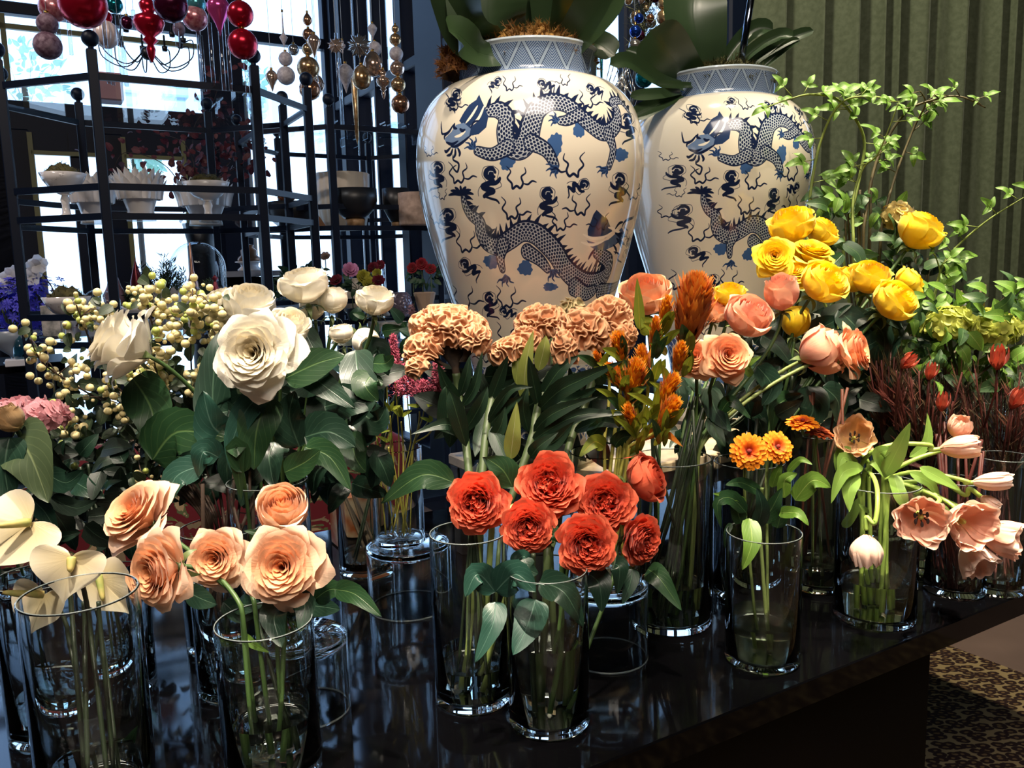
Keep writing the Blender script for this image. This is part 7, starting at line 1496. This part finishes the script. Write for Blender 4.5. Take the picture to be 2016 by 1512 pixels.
SB = [('snowberry branch reaching farthest left, drooping over the rack', [(330, 900), (230, 810), (150, 760), (85, 715), (60, 668)], [(60, 665, 4), (65, 690, 7), (98, 682, 5), (84, 712, 4), (105, 735, 7), (160, 722, 5), (155, 738, 4), (125, 775, 2)], 0),
      ('snowberry branch rising to the left of the side turned white rose', [(340, 880), (240, 780), (190, 700), (165, 640), (150, 600)], [(155, 600, 6), (172, 618, 7), (190, 628, 5), (150, 642, 5), (176, 600, 4), (200, 612, 4)], 1),
      ('snowberry branch with dense berries beside the white rose', [(370, 880), (330, 760), (310, 680), (290, 600)], [(275, 575, 9), (288, 592, 10), (308, 604, 9), (298, 570, 5), (322, 640, 9), (345, 620, 8), (332, 598, 6)], 2),
      ('snowberry branch ending in a pale cluster below the glass cloche', [(400, 880), (380, 760), (375, 660), (380, 580)], [(380, 572, 9), (372, 600, 9), (386, 624, 9), (402, 640, 8), (420, 606, 7), (360, 660, 7), (400, 585, 5)], 3),
      ('snowberry branch behind the big white rose', [(420, 880), (420, 780), (425, 700), (432, 650)], [(420, 650, 8), (437, 645, 6), (432, 672, 6), (470, 610, 4), (395, 745, 8), (385, 762, 7), (410, 720, 5)], 4),
      ('snowberry branch with golden berries in the middle', [(380, 900), (330, 800), (310, 740), (300, 690)], [(305, 690, 9), (312, 720, 12), (275, 742, 10), (325, 742, 9), (290, 715, 8), (308, 765, 6)], 5),
      ('lower snowberry branch with green berries', [(360, 920), (290, 850), (250, 800), (240, 770)], [(250, 790, 10), (245, 815, 6), (205, 762, 8), (222, 775, 5), (140, 782, 7), (290, 815, 6)], 6),
      ('low snowberry twig pointing left over the pink hydrangea', [(340, 930), (230, 880), (160, 840), (100, 815)], [(96, 812, 5), (125, 862, 3), (160, 884, 6), (130, 838, 5), (145, 850, 4), (280, 942, 5), (155, 835, 4)], 7)]
for lab, st, cls, sd_ in SB:
    rr = random.Random(sd_ + 50); D0 = 1.30; pts = [P(x, y, D0 + .06 - .04 * k) for k, (x, y) in enumerate(st)]; foot = stem_path(pts[0], Vector((0, 0, 1)), 'berry', (rr.uniform(-.8, .8), rr.uniform(-.8, .8)))
    path = foot[::-1] + catmull(pts, 6)[1:]; t_ = thing('snowberry_branch', foot[-1], lab, 'branch', 'snowberry branches'); b = MB(); b.tube(path, [.0026 * (1 - .6 * k / len(path)) for k in range(len(path))], 6); b.build('branch', twig_m, t_); tw = MB(); cm = catmull(pts, 6)
    for (px, py, n_) in cls:
        c = P(px, py, D0 + rr.uniform(-.08, .02)); q = min(cm, key=lambda v: (v - c).length); tw.tube([q, q.lerp(c, .5) + Z * .008, c], .0009, 5)
        for k in range(int(n_ * 1.7)):
            o = Vector((rr.gauss(0, 1), rr.gauss(0, 1), rr.gauss(0, 1))) * .0105; r_ = rr.uniform(.0048, .0072); inst('berry', me_b if rr.random() < .84 else me_g, t_, Matrix.Translation(c + o) @ frame((rr.uniform(-1, 1), rr.uniform(-1, 1), 1)).to_4x4() @ Matrix.Scale(r_ * (1 if rr.random() < .75 else .6), 4))
        for k in range(2): place_leaf(t_, rr.choice(lm_b), c + Vector((rr.gauss(0, 1), rr.gauss(0, .6), rr.gauss(0, 1))) * .014, Vector((rr.uniform(-1, 1), -.3, rr.uniform(-1, 1))), Vector((rr.uniform(-.4, .4), -1, .5)), rr.uniform(.012, .024))
    for k in range(20):
        i = rr.randint(0, len(cm) // 2); place_leaf(t_, rr.choice(lm_b), cm[i] + Vector((rr.gauss(0, 1), rr.gauss(0, 1), rr.gauss(0, 1))) * .03, Vector((rr.uniform(-1, 1), -.3, rr.uniform(-1, 1))), Vector((rr.uniform(-.5, .5), -1, rr.uniform(0, .8))), rr.uniform(.018, .034))
    tw.build('twig', twig_m, t_)
def undergrowth(name, label, box, d0, d1, n_, mts, ls, key, seed, cat='greenery', shape='ovate', nst=6, sm=stem_d):
    rr = random.Random(seed); x0, y0, x1, y1 = box; t_ = thing(name, VS[key][0] + Z * .016, label, cat)
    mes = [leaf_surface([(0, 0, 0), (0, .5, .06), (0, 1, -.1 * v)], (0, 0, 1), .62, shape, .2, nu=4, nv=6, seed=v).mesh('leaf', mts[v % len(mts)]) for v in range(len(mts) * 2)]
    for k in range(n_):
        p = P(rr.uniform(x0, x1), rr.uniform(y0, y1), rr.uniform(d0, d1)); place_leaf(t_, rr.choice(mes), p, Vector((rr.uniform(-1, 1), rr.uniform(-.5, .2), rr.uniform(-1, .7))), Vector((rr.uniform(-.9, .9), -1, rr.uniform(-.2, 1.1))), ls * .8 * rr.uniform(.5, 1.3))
    b = MB()
    for k in range(nst):
        top = P(rr.uniform(x0 * .7 + x1 * .3, x0 * .3 + x1 * .7), rr.uniform(y0, (y0 + y1) / 2), (d0 + d1) / 2); b.tube(stem_path(top, Vector((0, 0, 1)), key, (rr.uniform(-.8, .8), rr.uniform(-.8, .8))), .0022, 6)
    b.build('stem', sm, t_)['kind'] = 'stuff'; return t_
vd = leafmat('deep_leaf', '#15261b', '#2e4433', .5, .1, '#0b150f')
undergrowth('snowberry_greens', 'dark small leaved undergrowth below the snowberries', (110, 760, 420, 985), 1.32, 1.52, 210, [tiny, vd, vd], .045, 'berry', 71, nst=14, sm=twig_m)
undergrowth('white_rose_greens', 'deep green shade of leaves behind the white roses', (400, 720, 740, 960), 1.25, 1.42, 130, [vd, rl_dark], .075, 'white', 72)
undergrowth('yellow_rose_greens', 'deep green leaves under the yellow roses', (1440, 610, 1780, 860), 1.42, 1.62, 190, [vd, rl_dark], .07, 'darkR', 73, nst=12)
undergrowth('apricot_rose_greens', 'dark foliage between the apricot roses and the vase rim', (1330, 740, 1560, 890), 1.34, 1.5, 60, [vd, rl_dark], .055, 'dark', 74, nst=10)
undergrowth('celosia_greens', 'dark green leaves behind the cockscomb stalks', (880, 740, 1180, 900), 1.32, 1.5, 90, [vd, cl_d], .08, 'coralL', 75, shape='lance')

# hydrangea, dried bloom and big leaf at the left edge
vase('hydr', 10, 1180, .12, .20, 'glass vase at the left border hidden under the anthuriums', .03)
HYP = petalmat('hydrangea_pink', '#b87880', '#cf929a', None, .6, .3); HYL = petalmat('hydrangea_lime', '#94a03c', '#c6cc66', None, .6, .35)
def floretmesh(m):
    b = MB()
    for k in range(4):
        a = k * math.pi / 2; o = Vector((math.cos(a), math.sin(a), 0)); sd = Vector((-o.y, o.x, 0))
        b.grid(lambda s, t: (o * t * .95 + sd * (s * 2 - 1) * .52 * math.sin(math.pi * min(1, t * .8 + .12)) ** .7 + Z * .15 * t * t, (s, .3 + .6 * t, 0)), 2, 3)
    return b.mesh('floret', m)
fm_p, fm_l = floretmesh(HYP), floretmesh(HYL)
def mophead(px, py, d, rpx, rz, n_, fm, label, key, seed, fs=.010, group=None, nm='hydrangea'):
    rr = random.Random(seed); c = P(px, py, d); r = rpx * d / F; path = stem_path(c, Vector((0, 0, 1)), key, (rr.uniform(-.6, .6), rr.uniform(-.6, .6))); t_ = thing(nm, path[-1], label, 'flower', group)
    for k in range(n_):
        a = rr.random() * 6.283; e = math.asin(rr.uniform(-.5, 1)); q = Vector((math.cos(a) * math.cos(e), math.sin(a) * math.cos(e), math.sin(e) * rz)); p = c + q * r * rr.uniform(.8, 1.05); n2 = (q + Vector((rr.uniform(-.5, .5),) * 3)).normalized(); inst('floret', fm, t_, Matrix.Translation(p) @ frame(n2, (rr.uniform(-1, 1), rr.uniform(-1, 1), 0)).to_4x4() @ Matrix.Scale(fs * rr.uniform(.8, 1.2), 4))
    b = MB(); b.tube(path, .003, 6); b.build('stem', stem_m, t_)
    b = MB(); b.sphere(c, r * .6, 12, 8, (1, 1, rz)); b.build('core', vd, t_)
mophead(78, 822, 1.12, 52, .55, 150, fm_p, 'dusty pink hydrangea head low at the left edge', 'hydr', 1)
mophead(30, 808, 1.2, 40, .5, 90, fm_p, 'paler pink hydrangea head behind, at the left border', 'hydr', 2)
rose(18, 822, 1.02, 66, (-.2, .8, .3), 'bud', petalmat('dried_tan', '#8a6a44', '#b4946c', '#a8865c'), 1, 'faded tan rose bud at the left border above the big leaf', 'hydr', (-.3, -.3), 'faded roses', calyx=False)
leafy('hydrangea_leaves', 'big dull green leaves at the left border below the pink hydrangea', 'hydr', (0, -.5), (60, 870), 1.06, [([(30, 850, 1.04), (62, 900, 1.0), (95, 990, .98)], 118, leafmat('broad_leaf', '#3f4f30', '#6c7850', .55, .15, '#2c3a24'), dict(serr=0)), ([(20, 860, 1.02), (10, 920, 1.0), (20, 990, .99)], 90, rl_dark), ([(90, 930, 1.05), (130, 950, 1.04), (165, 925, 1.03)], 50, rl_dark), ([(100, 980, 1.04), (150, 1000, 1.03), (190, 985, 1.02)], 40, vd), ([(60, 980, 1.02), (90, 1010, 1.0), (118, 1060, .98)], 44, rl_dark)])
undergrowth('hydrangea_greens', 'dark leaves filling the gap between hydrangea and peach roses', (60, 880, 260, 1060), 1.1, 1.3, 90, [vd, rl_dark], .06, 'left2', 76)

# ------------------------------------------------------------------ pink astilbe, yellow sprigs
AST = noisy(mat('astilbe_pink', '#a83a58', .7), '#8c2c48', '#c45c74', 90)
def feather(px, py, d, rpx, hpx, label, key, off, seed, m=AST, n_=460, group='pink astilbe sprays', nm='astilbe', sm=stem_y):
    rr = random.Random(seed); c = P(px, py, d); s_ = d / F; path = stem_path(c - Z * hpx * s_ * .5, Vector((0, 0, 1)), key, off); t_ = thing(nm, path[-1], label, 'flower', group); b = MB(); ax0, ax1 = c - Z * hpx * s_ * .5, c + Z * hpx * s_ * .5
    b.tube([ax0, ax1], .0012, 4)
    for k in range(n_):
        t = rr.random(); p0 = ax0.lerp(ax1, t); w = rpx * s_ * (1 - t * .75); a = rr.random() * 6.283; p1 = p0 + Vector((math.cos(a) * w, math.sin(a) * w, rr.uniform(-.2, .6) * w)) * rr.random() ** .5
        for j in range(5):
            p = p0.lerp(p1, rr.uniform(.4, 1)); d_ = Vector((rr.uniform(-1, 1), rr.uniform(-1, 1), rr.uniform(-1, 1))) * .0055; sd = d_.orthogonal().normalized() * .0008; i = [b.vert(p - sd), b.vert(p + sd), b.vert(p + d_)]; b.face(i)
    b.build('feathery_bloom', m, t_)['kind'] = 'stuff'; b = MB(); b.tube(path, .0012, 5); b.build('stem', sm, t_)
for i, (px, py, r_, h_, lab) in enumerate(((800, 748, 44, 60, 'dense pink astilbe plume in the middle, above the thin yellow stems'), (716, 742, 24, 46, 'pink astilbe spray close to the white roses'), (775, 690, 16, 60, 'narrow pink astilbe spike right of the last white rose'), (862, 742, 26, 60, 'pink astilbe spray under the left cockscomb'), (760, 725, 22, 40, 'small pink astilbe spray between the others'), (835, 770, 24, 40, 'loose pink astilbe spray hanging low'))): feather(px, py, 1.36, r_, h_, lab, 'astilbe', ((-.6 + .24 * i), .3 - .1 * i), i + 90)
feather(812, 640, 1.9, 22, 80, 'dusty pink seed spray behind, between the racks and the front jar', 'slant', (.3, .3), 99, noisy(mat('dusty_pink', '#8a6068', .8), '#7a4a54', '#a88088', 80), 200, 'dusty sprays', 'seed_spray', stem_d)
ysp = leafmat('yellow_sprig_leaf', '#a8ac3c', '#d0cc6c', .5, .3, '#7c9430')
for i, (px, py) in enumerate(((768, 808), (790, 820), (742, 850), (826, 800), (850, 830), (765, 870))):
    rr = random.Random(i + 300); lv = []
    for k in range(5): a = rr.uniform(-3.1, 0); lv.append(([(px, py, 1.34), (px + math.cos(a) * 14, py + math.sin(a) * 12, 1.335), (px + math.cos(a) * 26, py + math.sin(a) * 20, 1.33)], 8, ysp, dict(serr=0)))
    leafy('yellow_sprig', ('thin yellow stem with a few pale leaves, ' + ('left of the middle', 'in the middle', 'farthest left', 'right of the middle', 'farthest right', 'shortest and low')[i]), 'astilbe', (rr.uniform(-.8, .8), rr.uniform(-.8, .8)), (px, py + 10), 1.36, lv if i < 2 else lv[:2], 'greenery', stem_y, .0015)
undergrowth('astilbe_greens', 'green leaves behind the pink astilbe', (690, 620, 880, 760), 1.45, 1.6, 44, [rl_dark, rl_mid], .05, 'slant', 77, nst=3)
for i in range(6):
    rr = random.Random(i); c = P(655 + i * 8, 930 + (i % 3) * 20, 1.58); path = stem_path(c, Vector((-.3, 0, 1)).normalized(), 'slant', (.2 + .1 * i, rr.uniform(-.6, .6))); b = MB(); b.tube(path, .003, 7)
    t_ = thing('cut_stem', path[-1], ('dark slanting stalk in the vase left of the stacked glasses, ' + ('first', 'second', 'third', 'fourth', 'fifth', 'sixth')[i] + ' from the left'), 'stem', 'slanting stalks'); b.build('stalk', mat('brown_stalk', '#3a3020', .7), t_)

# ------------------------------------------------------------------ canes and foliage on the right
vase('cane', 1748, 1085, .11, .30, 'dim glass vase at the back right holding the bramble canes', .05)
vase('lime', 1905, 1060, .11, .28, 'dim glass vase at the far right under the lime hydrangeas', .05)
cane_l = leafmat('bramble_leaf', '#6f9438', '#a9bd6c', .5, .35, '#4f7a2c', ribs=8); cane_d = leafmat('bramble_leaf_dark', '#3c5c34', '#6c8a50', .5, .25, '#284524', ribs=8)
cst, csr = mat('cane_green', '#6a7a34', .6), mat('cane_brown', '#4c4428', .6)
def bramble(label, pts, d, key, seed, m, sm, r=.0032, skip=0, lsz=.034, every=3, foot=True):
    rr = random.Random(seed); c = catmull([P(x, y, d + (.03 * math.sin(k))) for k, (x, y) in enumerate(pts)], 7); path = c
    if foot: path = c[::-1] + stem_path(c[0], Vector((0, 0, 1)), key, (rr.uniform(-.8, .8), rr.uniform(-.8, .8)))[1:]
    t_ = thing('bramble_cane', path[-1], label, 'branch', 'bramble canes'); b = MB(); n = len(path); b.tube(path, [r * (.35 + .65 * min(1, k / 30)) for k in range(n)], 7); b.build('cane', sm, t_)
    mes = [leaf_surface([(0, 0, 0), (0, .5, .06), (0, 1, -.12 - .1 * v)], (0, 0, 1), .55, 'ovate', .25, serr=.10, wav=.05, nu=4, seed=v).mesh('leaf', m) for v in range(3)]; tw = MB()
    for k in range(3 + skip, len(c), every):
        d_ = Vector((rr.choice((-1, 1)) * rr.uniform(.5, 1), rr.uniform(-.4, .2), rr.uniform(-.3, .9))).normalized(); e = c[k] + d_ * rr.uniform(.018, .035); tw.tube([c[k], e], .0009, 5); nr = Vector((rr.uniform(-.5, .5), -1, rr.uniform(.2, 1.1))).normalized(); s2 = lsz * rr.uniform(.6, 1.2) * (1 - .35 * k / len(c))
        x = d_.cross(nr).normalized()
        place_leaf(t_, rr.choice(mes), e, d_, nr, s2); place_leaf(t_, rr.choice(mes), e - d_ * .004, (d_ * .35 + x).normalized(), nr, s2 * .78); place_leaf(t_, rr.choice(mes), e - d_ * .004, (d_ * .35 - x).normalized(), nr, s2 * .78)
    tw.build('leaf_stalks', sm, t_); return t_
BC = [('bramble cane arching left over the rear jar shoulder', [(1660, 480), (1690, 360), (1700, 270), (1655, 200), (1600, 186), (1555, 195), (1500, 214)], 1.62, cane_l, cst), ('bramble cane curving right at its top beside the rear jar', [(1590, 480), (1598, 360), (1622, 260), (1660, 200), (1720, 190), (1764, 201)], 1.60, cane_l, cst),
      ('highest bramble cane, its bare tip bending far right', [(1700, 450), (1725, 320), (1780, 225), (1840, 196), (1890, 190), (1940, 212)], 1.58, cane_l, csr), ('straight dark bramble cane just right of the highest one', [(1735, 440), (1765, 340), (1800, 250), (1822, 205), (1812, 180)], 1.6, cane_l, csr), ('leafy bramble shoot low before the curtain folds', [(1680, 470), (1680, 390), (1700, 330), (1730, 300), (1770, 200)], 1.58, cane_l, cst),
      ('long bramble cane slanting out of the right border', [(1830, 640), (1850, 540), (1880, 490), (1950, 430), (2040, 375)], 1.52, cane_l, cst), ('bramble cane with small leaves by the right border', [(1860, 720), (1930, 630), (1990, 580), (2050, 550)], 1.5, cane_l, csr), ('dark reddish bramble cane low at the right border', [(1880, 780), (1950, 720), (2000, 690), (2050, 640)], 1.46, cane_l, csr), ('leafy bramble cane right of the lone yellow rose', [(1840, 700), (1835, 600), (1850, 540), (1840, 500)], 1.5, cane_l, cst)]
for i, (lab, pts, d, m, sm) in enumerate(BC): bramble(lab, pts, d, 'cane' if i < 5 else 'lime', 400 + i, m, sm, skip=4, every=3, lsz=.040)
mophead(1870, 640, 1.46, 46, .75, 150, fm_l, 'lime green hydrangea head below the lone yellow rose', 'lime', 11, .012, 'lime hydrangeas'); mophead(1952, 650, 1.48, 50, .75, 160, fm_l, 'lime green hydrangea head nearest the right border', 'lime', 12, .012, 'lime hydrangeas'); mophead(1768, 430, 1.6, 30, .9, 90, floretmesh(petalmat('hydrangea_tan', '#8a7440', '#c4b070')), 'small tan and green hydrangea head left of the lone yellow rose', 'cane', 13, .011)
undergrowth('bramble_leaves', 'thick bright green bramble leaves right of the yellow roses', (1780, 560, 2016, 760), 1.4, 1.6, 190, [cane_l, cane_d, cane_l], .045, 'lime', 81, nst=10, sm=csr)
undergrowth('bramble_leaves', 'green bramble leaves between the canes, above the yellow roses', (1600, 370, 1800, 520), 1.56, 1.68, 90, [cane_l, cane_d, cane_d], .042, 'cane', 82, nst=8, sm=csr)
undergrowth('bramble_leaves', 'shaded green leaves behind the low yellow roses', (1720, 500, 1900, 740), 1.55, 1.7, 110, [cane_d, vd], .045, 'cane', 83, nst=8, sm=csr)
# red brown leucadendron
def blades(label, box, d0, d1, n_, m, key, seed, ln=.05, w=.0022):
    rr = random.Random(seed); x0, y0, x1, y1 = box; t_ = thing('leucadendron', VS[key][0] + Z * .016, label, 'greenery'); b = MB(); st = MB(); cx = (x0 + x1) / 2
    for k in range(40):
        tx, ty, td = rr.uniform(x0, x1), rr.uniform(y0, y0 * .5 + y1 * .5), rr.uniform(d0, d1); top = P(tx, ty, td); low = P(cx + (tx - cx) * .3, y1 + 40, (d0 + d1) / 2); st.tube([low, top], .0014, 5)
        for j in range(n_ // 40):
            p = low.lerp(top, rr.uniform(.15, 1)); d_ = ((top - low).normalized() + Vector((rr.uniform(-1, 1), rr.uniform(-1, 1), rr.uniform(-.3, .6))) * .7).normalized() * ln * rr.uniform(.5, 1); sd = d_.orthogonal().normalized() * w; i = [b.vert(p), b.vert(p + d_ * .5 + sd), b.vert(p + d_), b.vert(p + d_ * .5 - sd)]; b.face(i)
    for k in range(10): st.tube(stem_path(P(cx + rr.uniform(-20, 20), y1 + 40, (d0 + d1) / 2), Vector((0, 0, 1)), key, (rr.uniform(-.8, .8), rr.uniform(-.8, .8))), .0022, 6)
    b.build('needles', m, t_)['kind'] = 'stuff'; st.build('stem', mat('dark_red_stem', '#4a1812', .6), t_)['kind'] = 'stuff'; return t_
lc = noisy(mat('red_brown_needle', '#4c2420', .6), '#5e2a22', '#3a3a22', 16, 2); lc2 = noisy(mat('brown_needle', '#5c3a2a', .6), '#6e3428', '#4a4a2c', 16, 2)
blades('dark reddish needle foliage behind the tulips', (1740, 720, 1900, 900), 1.36, 1.56, 1500, lc, 'protea', 5); blades('reddish brown needle foliage at the right border', (1890, 720, 2040, 920), 1.36, 1.56, 1400, lc, 'right', 6); blades('brown leaning needle foliage right of the apricot roses', (1710, 690, 1790, 830), 1.4, 1.5, 600, lc2, 'protea', 7)
LR = petalmat('leucadendron_bract', '#8c2c1c', '#b8503a', None, .6, .2)
for i, (px, py, s_, fc, lab) in enumerate(((1855, 795, 26, (0, 1, .2), 'red orange pointed bract flower above the tulips'), (1785, 715, 26, (.3, .6, .6), 'reddish bract flower with a yellow heart by the bramble leaves'), (1832, 735, 24, (0, 1, .4), 'thin starry red bract flower below the lime hydrangea'), (1965, 710, 34, (-.2, .8, .4), 'dark pink bristly bract flower at the right'), (2000, 790, 30, (.2, .8, .4), 'dull red bract flower low at the right border'))):
    c = P(px, py, 1.36); f = fdir(fc); fr = frame(f); r = s_ * 1.36 / F; t_ = thing('bract_flower', c - f * r, lab, 'flower', 'red bract flowers')
    for L in range(2):
        b = MB(); b.grid(lambda s, t: (Vector(((.10 + (.28 + .18 * L) * math.sin(t * 2.2)), (s * 2 - 1) * .16 * math.sin(math.pi * min(1, t * .75 + .2)), t * 1.5 - .6)), (s, .2 + .7 * t, 0)), 3, 6); me = b.mesh('bract', LR)
        for k in range(7): inst('bract', me, t_, Matrix.Translation(c) @ fr.to_4x4() @ Matrix.Rotation(k * .8976 + L * .45, 4, 'Z') @ Matrix.Scale(r, 4))
    b = MB(); b.tube([c - f * r * .5, c - f * r - Z * .03, c - Z * .12 + Vector((0, .03, 0))], .002, 6); b.build('stem', mat('dark_red_stem', '#4a1812', .6), t_)
fp = noisy(mat('floral_card', '#d8bc94', .5), '#b8622e', '#dcc6a2', 22, 2); c = T(702, 1072, TZ); b = MB(); b.box(c + Z * .056, (.085, .085, .11), U, V, Z, .003); tag(b.build('flower_box', fp, None, False), 'cream box with an orange flower print behind the slanting stalks', 'box')
# bare stalks standing in the dark vases
for key, n_, m in (('dark', 8, stem_d), ('darkR', 8, stem_d), ('back', 6, mat('reddish_stalk', '#5a2c1c', .6)), ('protea', 8, mat('dark_red_stem', '#4a1812', .6)), ('berry', 9, twig_m)):
    rr = random.Random(len(key)); c, r, H = VS[key]
    t_ = thing('stalk_bunch', c + Z * .016, 'bare stalks packed in ' + {'dark': 'the tall vase right of the coral roses', 'darkR': 'the vase behind the zinnias', 'back': 'the dim vase between zinnias and tulips', 'protea': 'the vase of dark red stems', 'berry': 'the wide snowberry vase'}[key], 'stems')
    for k in range(n_):
        a0, a1 = rr.random() * 6.28, rr.random() * 6.28; p0 = c + Vector((math.cos(a0) * r * .75, math.sin(a0) * r * .75, .016)); p1 = c + Vector((math.cos(a1) * r * .8, math.sin(a1) * r * .8, H + rr.uniform(.02, .10))); b = MB(); b.tube([p0, p0.lerp(p1, .5) + Vector((rr.uniform(-.005, .005), 0, 0)), p1], rr.uniform(.0022, .0034), 6); b.build('stalk', m, t_)
